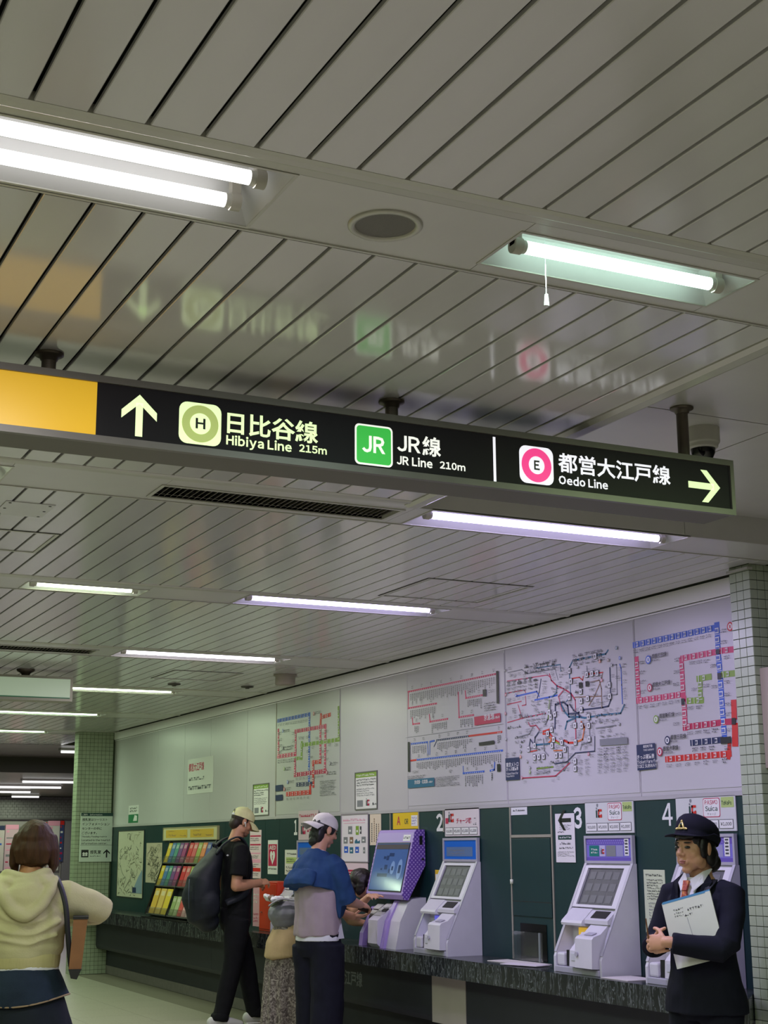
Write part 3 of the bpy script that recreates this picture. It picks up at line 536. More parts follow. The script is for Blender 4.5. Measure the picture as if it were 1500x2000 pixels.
# ------------------------------------------------------------------ fluorescent lamps in the ceiling
M_REFL = mat('lamp_reflector_white', (196, 196, 196), 0.4, spec=0.4)
M_SOCK = mat('lamp_socket', (176, 172, 160), 0.5)
def tube_mat(tint, e):
    return mat('tube_glass_%d_%d_%d_%d' % (*tint, int(e * 10)), tint, 0.3, emit=e, ecol=tint)
def ceiling_light(hole, tint, label, tubes=1, z=CZ, power=None, group='recessed fluorescent ceiling lights', dep=0.075, glow=1.0):
    x0, x1, y0, y1 = hole
    t = empty('ceiling_light', ((x0 + x1) / 2, (y0 + y1) / 2, z), 0, label, 'ceiling light', group)
    b = t.location
    w = y1 - y0; s = w * 0.18
    h = MB()   # trough open below: two sloped long sides, top, two ends
    A = [(x0, y0, z), (x1, y0, z), (x1, y1, z), (x0, y1, z)]
    e = 0.05
    B = [(x0 + e, y0 + s, z + dep), (x1 - e, y0 + s, z + dep), (x1 - e, y1 - s, z + dep), (x0 + e, y1 - s, z + dep)]
    h.add(A + B, [(0, 1, 5, 4), (1, 2, 6, 5), (2, 3, 7, 6), (3, 0, 4, 7), (4, 5, 6, 7)])
    h.build('reflector', M_REFL, t)
    f = MB(); q = 0.008
    f.box((x0 - q, y0 - q, z - 0.003), (x1 + q, y0, z + 0.004)); f.box((x0 - q, y1, z - 0.003), (x1 + q, y1 + q, z + 0.004))
    f.box((x0 - q, y0, z - 0.003), (x0, y1, z + 0.004)); f.box((x1, y0, z - 0.003), (x1 + q, y1, z + 0.004))
    f.build('frame', M_TRIM, t)
    ym = (y0 + y1) / 2
    ys = [ym] if tubes == 1 else [ym - 0.068, ym + 0.064]
    zt = z + 0.0135
    for k, y in enumerate(ys):
        d = 0.068 if tubes == 1 else (0.075 + 0.01 * k)
        tb = MB(); xa, xb = x0 + d, x1 - d
        tb.tube((xa, y, zt), (xb, y, zt), 0.0165, n=20); o = tb.build('tube', tube_mat(tint, TUBE_E * glow), t)
        for xx, sg in ((xa, -1), (xb, 1)):
            c = MB(); c.tube((xx, y, zt), (xx + sg * 0.012, y, zt), 0.0168, n=20, material=M_TRIM)
            c.tube((xx + sg * 0.012, y, zt), (xx + sg * 0.036, y, zt), 0.021, n=20, material=M_SOCK)
            c.box((xx + sg * 0.014, y - 0.012, zt), (xx + sg * 0.036, y + 0.012, z + dep), M_SOCK)
            c.build('socket', M_SOCK, t)
        L = xb - xa
        ld = bpy.data.lights.new('lamp', 'AREA'); ld.shape = 'RECTANGLE'; ld.size = L; ld.size_y = 0.03
        ld.energy = (power if power is not None else (LAMP40 if L > 0.8 else LAMP20))
        m = max(tint); ld.color = tuple(lin(tint))
        lo = bpy.data.objects.new('lamp', ld); COL.objects.link(lo); lo.parent = t
        lo.location = ((xa + xb) / 2 - b[0], y - b[1], zt - 0.0172 - b[2])
    return t
G1, G2, LV, NE, TL, MG = (216, 246, 204), (226, 242, 204), (212, 198, 255), (240, 230, 248), (204, 240, 224), (242, 232, 244)
ceiling_light(S1[0], (238, 236, 236), 'long twin-tube ceiling light at the upper left corner', 2, glow=0.3)
cl1 = ceiling_light(S1[1], TL, 'short single-tube ceiling light with a hanging pull cord', 1, glow=0.7)
c = MB(); bx0, by0 = 1.893, 2.93
c.tube((bx0, by0, CZ + 0.06), (bx0, by0, CZ - 0.085), 0.0012, n=6); c.build('pull_cord', mat('cord_white', (200, 205, 205), 0.6), cl1)
c = MB(); c.prism([(bx0 - 0.006, CZ - 0.115), (bx0 + 0.006, CZ - 0.115), (bx0 + 0.003, CZ - 0.085), (bx0 - 0.003, CZ - 0.085)], by0 - 0.003, by0 + 0.003); c.build('cord_tag', mat('tag_white', (214, 216, 214), 0.5), cl1)
ceiling_light(S1[2], (208, 243, 180), 'ceiling light right of the short one, out past the raised ceiling', 1, power=21)
ceiling_light(S1[3], (218, 246, 172), 'ceiling light far left in the nearest strip', 2, power=9)
ceiling_light(S2[0], G2, 'ceiling light whose end shows left below the hanging sign', 1)
ceiling_light(S2R[0], LV, 'bright ceiling light just below the right end of the black hanging sign', 1, power=42)
ceiling_light(S3[0], G1, 'ceiling light left of the short third-strip light', 1)
ceiling_light(S3[1], G2, 'short ceiling light in the third strip at the left', 1)
ceiling_light(S3[2], LV, 'long ceiling light in the third strip near the square hatch', 1, power=38)
ceiling_light(S4[0], G1, 'ceiling light left of the far air vent', 1)
ceiling_light(S4[2], MG, 'long ceiling light in the fourth strip, right of the far air vent', 1)
ceiling_light(S5[0], G2, 'ceiling light just right of the blank hanging sign', 1)
ceiling_light(S5[1], G1, 'ceiling light hidden behind the blank hanging sign', 1)
ceiling_light(S6[0], G1, 'ceiling light in the sixth strip below the blank hanging sign', 1)
ceiling_light(S6[1], G1, 'ceiling light at the left of the sixth strip', 1)
ceiling_light(S7[0], G1, 'ceiling light in the seventh strip before the far pillar', 1)
ceiling_light(S7[1], G1, 'ceiling light at the left of the seventh strip', 1)
# lamps along the strips behind the viewer
for yy in (0.1, -2.4):
    for xx, lab in ((-0.2, 'left'), (3.0, 'right'), (-3.2, 'far left')):
        ceiling_light((xx, xx + 1.3, yy, yy + 0.3), (NE if xx > -1 else (226, 244, 186)), 'ceiling light %s of the viewer, %s' % (lab, 'overhead' if yy > 0 else 'behind'), 1, z=CZ - 0.003, dep=0.06, power=18)
# lamps of the far concourse: surface battens on the lower ceiling
def batten(x0, x1, y, z, tint, label):
    t = empty('batten_light', ((x0 + x1) / 2, y, z), 0, label, 'ceiling light', 'batten lights of the far concourse')
    MB().prism([(y - 0.09, z), (y - 0.05, z - 0.03), (y + 0.05, z - 0.03), (y + 0.09, z)], x0, x1, axis='x').build('housing', M_REFL, t)
    MB().tube((x0 + 0.02, y, z - 0.05), (x1 - 0.02, y, z - 0.05), 0.018).build('tube', mat('far_tube', (240, 240, 240), 0.3, emit=1.5), t)
    ld = bpy.data.lights.new('lamp', 'AREA'); ld.shape = 'RECTANGLE'; ld.size = x1 - x0 - 0.05; ld.size_y = 0.034; ld.energy = 26; ld.color = lin(tint)
    lo = bpy.data.objects.new('lamp', ld); COL.objects.link(lo); lo.parent = t; lo.location = (0, 0, -0.0705)
batten(5.29, 6.5, 21.65, CZ, NE, 'small light on the flat ceiling just beyond the far pillar top')
batten(5.75, 7.0, 26.2, 2.69, NE, 'far batten light nearest the bulkhead')
batten(5.7, 7.06, 28.6, 2.69, NE, 'second far batten light beyond the bulkhead')
batten(5.6, 7.04, 31.1, 2.69, NE, 'third far batten light beyond the bulkhead')
batten(7.22, 7.87, 33.9, 2.69, G2, 'short far batten light next to the far tiled wall')
batten(4.2, 5.4, 28.6, 2.69, NE, 'far batten light farther left of the second one')
# ------------------------------------------------------------------ speaker
t = empty('ceiling_speaker', (1.428, 2.897, CZ), 0, 'round flush ceiling speaker with pale ring in the nearest strip', 'speaker')
MB().lathe([(0.089, 0.0), (0.089, -0.004), (0.083, -0.008), (0.073, -0.006), (0.071, 0.002)], t.location, 40).build('ring', mat('speaker_ring', (186, 184, 176), 0.3, metal=0.2), t)
MB().lathe([(0.0, -0.0015), (0.04, -0.002), (0.0715, -0.001)], t.location, 40).build('grille', mat('speaker_grille', (120, 116, 114), 0.6, metal=0.3, bump_s=900, bump_a=0.4), t)
# ------------------------------------------------------------------ air vents
M_VENT = mat('vent_blade', (168, 164, 150), 0.5, metal=0.2)
def vent(hole, label, single):
    x0, x1, y0, y1 = hole
    t = empty('air_vent', ((x0 + x1) / 2, (y0 + y1) / 2, CZ), 0, label, 'air vent', 'slotted ceiling air vents')
    f = MB(); q = 0.016
    f.box((x0 - q, y0 - q, CZ - 0.005), (x1 + q, y0, CZ + 0.01)); f.box((x0 - q, y1, CZ - 0.005), (x1 + q, y1 + q, CZ + 0.01)); f.box((x0 - q, y0, CZ - 0.005), (x0, y1, CZ + 0.01)); f.box((x1, y0, CZ - 0.005), (x1 + q, y1, CZ + 0.01))
    f.build('frame', M_TRIM, t)
    MB().box((x0, y0, CZ + 0.035), (x1, y1, CZ + 0.04)).build('plenum', mat('vent_void', (12, 12, 11), 0.9), t)
    n = int((x1 - x0) / 0.026); me = None; allb = MB()
    for i in range(n):
        x = x0 + (i + 0.5) * (x1 - x0) / n
        pr = [(-0.010, 0.0), (-0.0085, 0.0), (0.010, 0.02), (0.0085, 0.02)]
        if single:
            if me is None:
                o = MB().prism(pr, -(y1 - y0) / 2, (y1 - y0) / 2).build('blade', M_VENT); me = o.data; o.parent = t
            else:
                o = link('blade', me, t)
            o.location = (x - t.location[0], 0, 0.002)
        else:
            allb.prism([(x + a, CZ + 0.002 + b) for a, b in pr], y0, y1)
    if not single:
        o = allb.build('blades', M_VENT, t); o['kind'] = 'stuff'
vent(S2[1], 'slotted air vent in the ceiling strip just behind the black sign', True)
vent(S4[1], 'slotted air vent in the ceiling farther away at the left', False)
# ------------------------------------------------------------------ hatches, cover plate, small ceiling devices
def hatch(x0, x1, y0, y1, label):
    t = empty('ceiling_hatch', ((x0 + x1) / 2, (y0 + y1) / 2, CZ), 0, label, 'hatch', 'flush ceiling hatches')
    f = MB(); q = 0.016; d = 0.004
    for a, b in (((x0, y0), (x1, y0 + q)), ((x0, y1 - q), (x1, y1)), ((x0, y0 + q), (x0 + q, y1 - q)), ((x1 - q, y0 + q), (x1, y1 - q))):
        f.box((a[0], a[1], CZ - d), (b[0], b[1], CZ + 0.001))
    f.build('frame', M_TRIM, t)
    g = MB(); r = 0.006
    for a, b in (((x0 - r, y0 - r), (x1 + r, y0)), ((x0 - r, y1), (x1 + r, y1 + r)), ((x0 - r, y0), (x0, y1)), ((x1, y0), (x1 + r, y1))):
        g.box((a[0], a[1], CZ - 0.0015), (b[0], b[1], CZ + 0.001))
    g.build('gap', M_DARKGAP, t)
hatch(0.93, 1.59, 6.69, 7.178, 'flush ceiling hatch at the left, below the screwed cover plate')
hatch(3.703, 4.37, 7.0, 7.627, 'flush ceiling hatch above the map wall near the third strip')
hatch(3.77, 4.374, 11.64, 12.28, 'flush ceiling hatch farther away near the round detector')
t = empty('cover_plate', (1.325, 6.235, CZ), 0, 'small grey cover plate fixed to the ceiling with six screws', 'cover plate')
MB().box((1.22, 6.105, CZ - 0.004), (1.43, 6.365, CZ + 0.001), None, 0.001).build('plate', mat('cover_plate_grey', (206, 206, 206), 0.35), t)
for x in (1.24, 1.41):
    for y in (6.125, 6.235, 6.345):
        MB().lathe([(0, -0.006), (0.006, -0.0055), (0.007, -0.004)], (x, y, CZ), 10).build('screw', mat('screw_dark', (50, 48, 44), 0.5), t)
t = empty('smoke_detector', (4.74, 11.6, CZ), 0, 'grey drum-shaped device hanging from the ceiling above the small map', 'detector')
MB().lathe([(0.10, 0), (0.10, -0.012), (0.085, -0.014), (0.085, -0.085), (0.078, -0.09), (0, -0.09)], t.location, 28).build('drum', mat('device_beige', (150, 142, 128), 0.5), t)
MB().box((4.82, 11.59, CZ - 0.02), (4.85, 11.61, CZ - 0.006)).build('clip', M_TRIM, t)
for x, y, lab in ((4.10, 12.66, 'left'), (4.78, 12.61, 'right')):
    t = empty('sprinkler', (x, y, CZ), 0, 'small dark round ceiling fitting, %s of the pair by the far hatch' % lab, 'sprinkler')
    MB().lathe([(0.06, 0), (0.055, -0.01), (0.02, -0.014), (0.018, -0.022), (0, -0.022)], t.location, 20).build('rosette', mat('fitting_dark', (70, 68, 62), 0.5), t)
# dome camera on the raised ceiling
t = empty('dome_camera', (3.50, 4.35, RZ), 0, 'white dome security camera under the raised ceiling beside the sign post', 'camera')
MB().lathe([(0.066, 0), (0.066, -0.055), (0.062, -0.062), (0.058, -0.064), (0.058, -0.074), (0.05, -0.082), (0.046, -0.078)], t.location, 36).build('housing', mat('camera_white', (196, 194, 184), 0.4), t)
MB().lathe([(0.047, -0.078), (0.045, -0.098), (0.036, -0.116), (0.02, -0.127), (0.0, -0.131)], t.location, 32).build('dome', mat('camera_dome_smoked', (10, 11, 12), 0.06, spec=0.8), t)
MB().lathe([(0, 0.004), (0.003, 0.003), (0.004, 0)], (3.452, 4.31, RZ - 0.05), 8).build('screw', mat('screw_dark', (50, 48, 44)), t)
# ------------------------------------------------------------------ the hanging wayfinding sign
YF, YB, ZB, ZT, XE = 4.064, 4.246, 2.653, 2.857, 3.404
XS = -0.35
sg = empty('hanging_sign', (1.6, 4.155, ZB), 0, 'long black illuminated hanging direction sign with line names and arrows', 'sign')
M_SFR = mat('sign_frame_metal', (112, 108, 104), 0.4, metal=0.35, noise_s=12, noise_a=0.05)
M_SUN = mat('sign_underside', (96, 92, 84), 0.5)
hs = MB().box((XS, YF + 0.012, ZB + 0.004), (XE - 0.002, YB, ZT - 0.002)).build('housing', M_SUN, sg)
fr = MB(); w = 0.021
fr.prism([(YF, ZB), (YF, ZB + w), (YF + 0.02, ZB + w), (YF + 0.02, ZB)], XS, XE, axis='x')
fr.prism([(YF, ZT - w), (YF, ZT), (YF + 0.02, ZT), (YF + 0.02, ZT - w)], XS, XE, axis='x')
fr.box((XE - 0.016, YF, ZB + w), (XE, YF + 0.02, ZT - w)); fr.box((XS, YF, ZB + w), (XS + 0.016, YF + 0.02, ZT - w))
fr.build('frame', M_SFR, sg)
M_SBLK = mat('sign_black_face', (14, 13, 15), 0.5, spec=0.25, emit=0.012, ecol=(120, 100, 120))
M_SYEL = mat('sign_yellow_face', (214, 168, 40), 0.3, emit=0.5, ecol=(226, 176, 40))
f1 = MB().box((1.062, YF + 0.008, ZB + w), (XE - 0.016, YF + 0.013, ZT - w)).build('black_face', M_SBLK, sg)
f2 = MB().box((XS + 0.016, YF + 0.008, ZB + w), (1.060, YF + 0.013, ZT - w)).build('yellow_face', M_SYEL, sg)
E_G = mat('sign_lit_green_white', (210, 236, 170), 0.4, emit=0.85, ecol=(226, 244, 188))
E_W = mat('sign_lit_white', (232, 232, 226), 0.4, emit=0.85, ecol=(238, 238, 230))
E_L = mat('sign_lit_lavender_white', (232, 228, 240), 0.4, emit=0.85, ecol=(238, 236, 246))
E_OL = mat('sign_lit_olive_ring', (170, 184, 110), 0.4, emit=0.55, ecol=(178, 196, 110))
E_JG = mat('sign_lit_bright_green', (60, 180, 70), 0.4, emit=0.6, ecol=(60, 196, 76))
E_PK = mat('sign_lit_pink', (240, 60, 140), 0.4, emit=0.75, ecol=(244, 60, 140))
K = mat('sign_ink_black', (14, 14, 16), 0.4)
def sprint():
    return Print((0, YF + 0.0075, 0), (1, 0, 0), (0, 0, 1), (0, -1, 0), 0.0006)
def arrow(p, col, cx, cz, ang, s):
    """arrow of overall length s pointing along ang (0 = right)"""
    def R_(a, b):
        return (cx + a * math.cos(ang) - b * math.sin(ang), cz + a * math.sin(ang) + b * math.cos(ang))
    h = s * 0.085
    for poly in ([(-s / 2, -h), (s * 0.30, -h), (s * 0.30, h), (-s / 2, h)],
                 [(s * 0.5, 0), (s * 0.10, s * 0.42), (-s * 0.10, s * 0.42), (s * 0.28, 0)],
                 [(s * 0.5, 0), (s * 0.28, 0), (-s * 0.10, -s * 0.42), (s * 0.10, -s * 0.42)]):
        p.poly(col, [R_(a, b) for a, b in poly], 1)
p = sprint(); arrow(p, E_G, 1.189, 2.7505, math.pi / 2, 0.129); p.build('up_arrow', sg)
p = sprint(); arrow(p, E_G, 3.272, 2.7495, 0, 0.141); p.build('right_arrow', sg)
p = sprint(); p.rrect(E_G, 1.312, 2.683, 1.446, 2.813, 0.026, 1); p.disc(E_OL, 1.379, 2.748, 0.058, 2, 40); p.disc(E_G, 1.379, 2.748, 0.033, 3, 32); p.text(K, 'H', 1.364, 2.732, 0.033, 4, 0.03, 0.031); p.build('line_badge', sg)
p = sprint(); p.text(E_G, '日比谷線', 1.465, 2.729, 0.071, 1, 0.022, 0.302); p.text(E_G, 'Hibiya Line', 1.463, 2.685, 0.0405, 1, 0.03, 0.215); p.text(E_G, '215m', 1.703, 2.698, 0.025, 1, 0.03, 0.094); p.build('lettering', sg)
p = sprint(); p.rrect(E_W, 1.894, 2.681, 2.028, 2.815, 0.016, 1); p.rrect(E_JG, 1.900, 2.687, 2.022, 2.809, 0.012, 2); p.text(E_W, 'JR', 1.919, 2.722, 0.056, 3, 0.03, 0.082); p.build('line_badge', sg)
p = sprint(); p.text(E_W, 'JR線', 2.044, 2.735, 0.066, 1, 0.022, 0.160); p.text(E_W, 'JR Line', 2.042, 2.695, 0.031, 1, 0.03, 0.130); p.text(E_W, '210m', 2.199, 2.698, 0.025, 1, 0.03, 0.095); p.build('lettering', sg)
p = sprint(); p.rect(E_L, 2.401, 2.672, 2.411, 2.829, 1); p.build('divider', sg)
p = sprint(); p.rrect(E_L, 2.502, 2.684, 2.636, 2.814, 0.026, 1); p.disc(E_PK, 2.569, 2.749, 0.059, 2, 40); p.disc(E_L, 2.569, 2.749, 0.031, 3, 32); p.text(K, 'E', 2.5585, 2.7325, 0.033, 4, 0.03, 0.022); p.build('line_badge', sg)
p = sprint(); p.text(E_L, '都営大江戸線', 2.656, 2.735, 0.070, 1, 0.020, 0.468); p.text(E_L, 'Oedo Line', 2.656, 2.6935, 0.032, 1, 0.03, 0.200); p.build('lettering', sg)
M_POST = mat('sign_post_dark', (100, 92, 82), 0.4, metal=0.4)
for x, zt in ((0.933, CZ), (2.067, CZ), (3.255, RZ)):
    c = MB(); c.tube((x, 4.155, ZT - 0.004), (x, 4.155, zt - 0.004), 0.0215, n=20); c.lathe([(0.043, 0), (0.043, -0.006), (0.036, -0.010), (0.028, -0.012), (0.025, -0.022), (0.0215, -0.024)], (x, 4.155, zt), 28); c.build('post', M_POST, sg)
# second sign seen from its blank back
s2 = empty('hanging_sign', (2.3, 12.1, 2.68), 0, 'pale blank illuminated hanging sign in the distance at the left', 'sign')
Z0, Z1 = 2.676, 2.876
MB().box((1.4, 12.0, Z0), (3.018, 12.18, Z1)).build('housing', mat('sign2_frame', (150, 150, 128), 0.4, metal=0.2), s2)
MB().box((1.42, 11.994, Z0 + 0.03), (2.995, 12.0, Z1 - 0.02)).build('lit_face', mat('sign2_face', (184, 200, 176), 0.4, emit=0.25, ecol=(190, 214, 180)), s2)
MB().box((1.42, 11.992, Z0 + 0.022), (2.995, 11.999, Z0 + 0.029)).build('lip', mat('sign2_lip', (40, 130, 84), 0.4), s2)
c = MB(); c.tube((2.646, 12.09, Z1), (2.646, 12.09, CZ - 0.002), 0.03); c.lathe([(0.075, 0), (0.07, -0.015), (0.04, -0.03), (0.03, -0.05)], (2.646, 12.09, CZ)); c.build('post', M_POST, s2)
# ------------------------------------------------------------------ counter
ct = empty('ticket_counter', (5.0, 12.2, 0), 0, 'long dark veined marble ticket counter with dark front along the wall', 'counter')
mb = MB()
yb = [18.43, 15.3, 12.4, 9.6, 7.7, 5.93]
for a, b in zip(yb, yb[1:]):
    if b > 6:
        MB().prism([(4.862, a - 0.001), (4.862, b + 0.001), (XW - 0.001, b + 0.001), (XW - 0.001, a - 0.001)], 0.642, CT, axis='z').build('countertop_slab', M_MARBLE, ct)
    else:
        MB().prism([(4.862, a - 0.001), (4.862, 5.93), (5.032, 6.105), (XW - 0.001, 6.105), (XW - 0.001, a - 0.001)], 0.642, CT, axis='z').build('countertop_slab', M_MARBLE, ct)
for a, b in ((18.43, 14.2), (14.198, 11.2), (11.198, 9.578), (9.086, 6.11)):
    MB().prism([(5.05, 0.642), (5.05, 0.34), (5.062, 0.305), (5.08, 0.298), (XW + 0.005, 0.298), (XW + 0.005, 0.642)], b, a).build('apron', M_DARK, ct)
MB().box((5.046, 9.09, 0.30), (XW, 9.574, 0.641), None, 0.002).build('access_panel', mat('beige_panel', (176, 168, 160), 0.5, noise_s=5, noise_a=0.05), ct)
MB().box((5.19, 6.11, 0.10), (XW + 0.005, 18.43, 0.298)).build('kick_board', M_DARK, ct)
MB().box((5.185, 6.11, 0), (XW + 0.005, 18.43, 0.098)).build('plinth', M_PLINTH, ct)
p = Print((5.0495, 0, 0), (0, -1, 0), (0, 0, 1), (-1, 0, 0)); p.text('y', '大江戸線', -11.16, 0.436, 0.115, 1, 0.02, 0.43); p.build('lettering', ct)
# ------------------------------------------------------------------ fare maps on the white wall
def u(pt): return (-pt[0], pt[1])
def fare_map(key, y0, y1, z0, z1, label, cat='map', paper=(196, 194, 198)):
    t = empty('fare_map', (XW, (y0 + y1) / 2, z0), 0, label, cat, 'fare maps on the white wall')
    MB().box((XW - 0.003, y0, z0), (XW - 0.0005, y1, z1)).build('sheet', mat('map_paper_' + key, paper, 0.32, spec=0.4), t)
    p = wall_print(0.0032); p.step = 0.00035; d = MAPS[key]
    for i, (col, w, pts) in enumerate(d.get('L', [])):
        p.line(col, [u(q) for q in pts], w * (2.0 if w == 0.007 else (0.85 if key == 'B' else 1.0)), 1 + 0.25 * i)
    if key == 'B':
        random.seed(77)
        for col, w, pts in d['L']:
            for a, b in zip(pts, pts[1:]):
                a, b = u(a), u(b); L = math.hypot(b[0] - a[0], b[1] - a[1]); n = int(L / 0.06)
                for i in range(n):
                    k = (i + 0.5) / n; x, y = a[0] + (b[0] - a[0]) * k, a[1] + (b[1] - a[1]) * k
                    s = random.choice((-1, 1))
                    if abs(b[0] - a[0]) > abs(b[1] - a[1]): x -= 0.012; y += s * 0.026
                    else: x += (0.016 if s > 0 else -0.056)
                    p.greek(x, y - 0.012, x + 0.038, y + 0.012, 2, random.choice(('y', 'd', 'y')), 18 + random.random(), 0.45)
    for j, (col, a, b, n, w) in enumerate(d.get('F', [])):
        a, b = u(a), u(b); w *= (0.62 if abs(a[0] - b[0]) > abs(a[1] - b[1]) else (1.35 if key == 'S' else 1.0)); p.line(col, [a, b], w, 1 + 0.3 * j)
        dx, dy = b[0] - a[0], b[1] - a[1]; L = math.hypot(dx, dy)
        for i in range(n):
            k = (i + 0.5) / n; cx, cy = a[0] + dx * k, a[1] + dy * k
            s = min(w * 0.66, L / n * 0.72) / 2; s2 = w * 0.36
            if abs(dx) < abs(dy): sx, sy = s2, s
            else: sx, sy = s, s2
            p.rect('W', cx - sx, cy - sy, cx + sx, cy + sy, 9 + 0.3 * j)
            for q in range(3):
                xx = cx - sx * 0.75 + q * sx * 0.52
                p.rect(col, xx, cy - sy * 0.6, xx + sx * 0.36, cy + sy * 0.6, 17 + 0.2 * j)
            if abs(dx) > abs(dy):
                p.rect('W', cx - L / n * 0.47, cy - w * 0.52, cx - L / n * 0.42, cy + w * 0.52, 9 + 0.3 * j)
            else:
                p.rect('W', cx - w * 0.52, cy - L / n * 0.47, cx + w * 0.52, cy - L / n * 0.42, 9 + 0.3 * j)
    for col, pts in d.get('Q', []):
        p.poly(col, [u(q) for q in pts], 22)
    for a, b, n, tl in d.get('D', []):
        a, b = u(a), u(b)
        for i in range(n):
            k = (i + 0.5) / n; cx, cy = a[0] + (b[0] - a[0]) * k, a[1] + (b[1] - a[1]) * k
            p.rect('W', cx - 0.003, cy - 0.004, cx + 0.003, cy + 0.004, 12)
            h = tl * random.uniform(0.5, 1.1)
            yy = cy - 0.018
            while yy > cy - 0.018 - h:
                s = random.uniform(0.006, 0.013)
                p.rect('d', cx - 0.0045, yy - s, cx + 0.0035, yy, 13 + 0.1 * (i % 7)); yy -= s + 0.004
            if i % 5 == 1:
                p.greek(cx - 0.014, cy + 0.018, cx + 0.014, cy + 0.045, 2, 'd', 14)
    for pt in d.get('B', []):
        x, y = u(pt); p.rect('d', x - 0.018, y - 0.019, x + 0.018, y + 0.019, 23); p.rect('W', x - 0.015, y - 0.0165, x + 0.015, y + 0.0165, 24); p.rect('d', x - 0.005, y - 0.009, x + 0.005, y + 0.008, 25)
    for pt, s, col in d.get('O', []):
        x, y = u(pt); s *= 0.34; p.disc(col, x, y, s, 24, 20); p.disc('W', x, y, s * 0.68, 25, 20); p.rect(col, x - s * 0.2, y - s * 0.35, x + s * 0.2, y + s * 0.35, 26)
    for a, b, rows in d.get('G', []):
        a, b = u(a), u(b)
        z_hi, z_lo = a[1], b[1]
        if z_hi - z_lo < 0.02:
            m = (z_hi + z_lo) / 2; z_hi, z_lo = m + 0.015, m - 0.015
        if key == 'B': 
            n = max(1, round((b[0] - a[0]) / 0.07)); 
            for i in range(n):
                xa = a[0] + (b[0] - a[0]) * i / n
                p.greek(xa, z_lo, xa + min(0.05, (b[0] - a[0]) / n * 0.8), z_hi, max(1, rows), random.choice(('d', 'y', 'y')), 20 + random.random())
        else:
            p.greek(a[0], z_lo, b[0], z_hi, rows, 'd', 20 + random.random())
    for s, pt, h, col in d.get('T', []):
        x, y = u(pt); p.text(col, s, x, y, h * (0.55 if key != 'B' else 0.62), 27, 0.015)
    p.build('print', t)
    return t
fare_map('A', 8.745, 10.222, 1.80, 2.80, 'line strip fare map with red and blue rows, left of the network map')
fare_map('B', 7.222, 8.725, 1.80, 2.815, 'dense multicoloured network fare map in the middle of the white wall')
fare_map('C', 6.105, 7.202, 1.80, 2.82, 'fare map of thick blue, pink and red lines next to the right pillar')
fare_map('S', 11.50, 12.935, 1.79, 2.815, 'small distant fare map of coloured lines above the capped people', paper=(190, 192, 188))
# ------------------------------------------------------------------ notices
def notice(name, y1, z1, y0, z0, label, cat='notice', paper=(222, 222, 220), group=None, frame=None, th=0.003, x=0.0):
    """sheet on the wall from y1 (left) to y0 (right); returns thing and a print in 0..1 coordinates"""
    t = empty(name, (XW - x, (y0 + y1) / 2, z0), 0, label, cat, group)
    MB().box((XW - th - x, y0, z0), (XW - 0.0003 - x, y1, z1)).build('sheet', mat('paper_%d_%d_%d' % paper, paper, 0.5), t)
    if frame:
        q = 0.008; f = MB()
        for a, b in (((y0 - q, z0 - q), (y1 + q, z0)), ((y0 - q, z1), (y1 + q, z1 + q)), ((y0 - q, z0), (y0, z1)), ((y1, z0), (y1 + q, z1))):
            f.box((XW - th - 0.006 - x, a[0], a[1]), (XW - 0.0003 - x, b[0], b[1]))
        f.build('frame', frame, t)
    p = Print((XW - th - 0.0003 - x, y1, z0), (0, -1, 0), (0, 0, 1), (-1, 0, 0))
    p.w = y1 - y0; p.h = z1 - z0
    return t, p
M_FRD = mat('dark_frame', (44, 48, 46), 0.4)
t, p = notice('paper_notice', 15.511, 2.435, 14.69, 2.06, 'large handwritten-style notice with crimson heading on the plain white wall', paper=(208, 208, 204))
p.text('s', '都営大江戸線', 0.03, 0.24, 0.09, 1, 0.02, 0.50); p.greek(0.05, 0.13, 0.55, 0.19, 1, 'd'); p.greek(0.03, 0.03, 0.76, 0.10, 1, 'd'); p.build('print', t)
t, p = notice('exit_notice', 17.722, 2.0, 17.316, 1.795, 'small green and white emergency exit sticker near the far pillar')
p.rect('G', 0, 0, p.w, p.h * 0.48); p.poly('W', [(0.2, 0.02), (0.36, 0.02), (0.36, 0.08), (0.26, 0.09)], 2); p.greek(0.06, 0.12, 0.35, 0.19, 2, 'd'); p.build('print', t)
def ic_mark(p, x, y, s, red='s', dark='D'):
    p.rect(dark, x, y, x + s * 0.22, y + s * 0.72, 3); p.disc('y', x + s * 0.11, y + s * 0.9, s * 0.1, 3, 12)
    a = x + s * 0.36
    p.rect(red, a, y, a + s * 0.2, y + s * 0.8, 3); p.rect(red, a, y, a + s * 0.66, y + s * 0.24, 3); p.rect(red, a, y + s * 0.58, a + s * 0.66, y + s * 0.8, 3); p.rect(red, a + s * 0.46, y + s * 0.1, a + s * 0.66, y + s * 0.32, 4)
for y1, z1, y0, z0, lab in ((13.517, 2.084, 13.12, 1.80, 'framed green-topped card notice above the cream cap'), (11.18, 2.09, 10.775, 1.80, 'framed green-topped card notice on the white wall left of the red-line map')):
    t, p = notice('card_notice', y1, z1, y0, z0, lab, frame=mat('notice_frame', (110, 112, 104), 0.4), group='green-topped card notices')
    p.rect('g', 0, p.h * 0.87, p.w, p.h); p.greek(0.02, p.h * 0.89, p.w * 0.9, p.h * 0.97, 1, 'W', 2); p.greek(0.02, p.h * 0.62, p.w * 0.95, p.h * 0.84, 3, 'd'); p.greek(0.02, p.h * 0.34, p.w * 0.9, p.h * 0.58, 4, 'y'); p.rect('y', 0.03, p.h * 0.06, 0.14, p.h * 0.24); ic_mark(p, p.w * 0.5, p.h * 0.08, 0.06); p.disc('d', p.w * 0.82, p.h * 0.12, 0.012); p.greek(p.w * 0.86, p.h * 0.08, p.w * 0.98, p.h * 0.16, 1, 'd'); p.build('print', t)
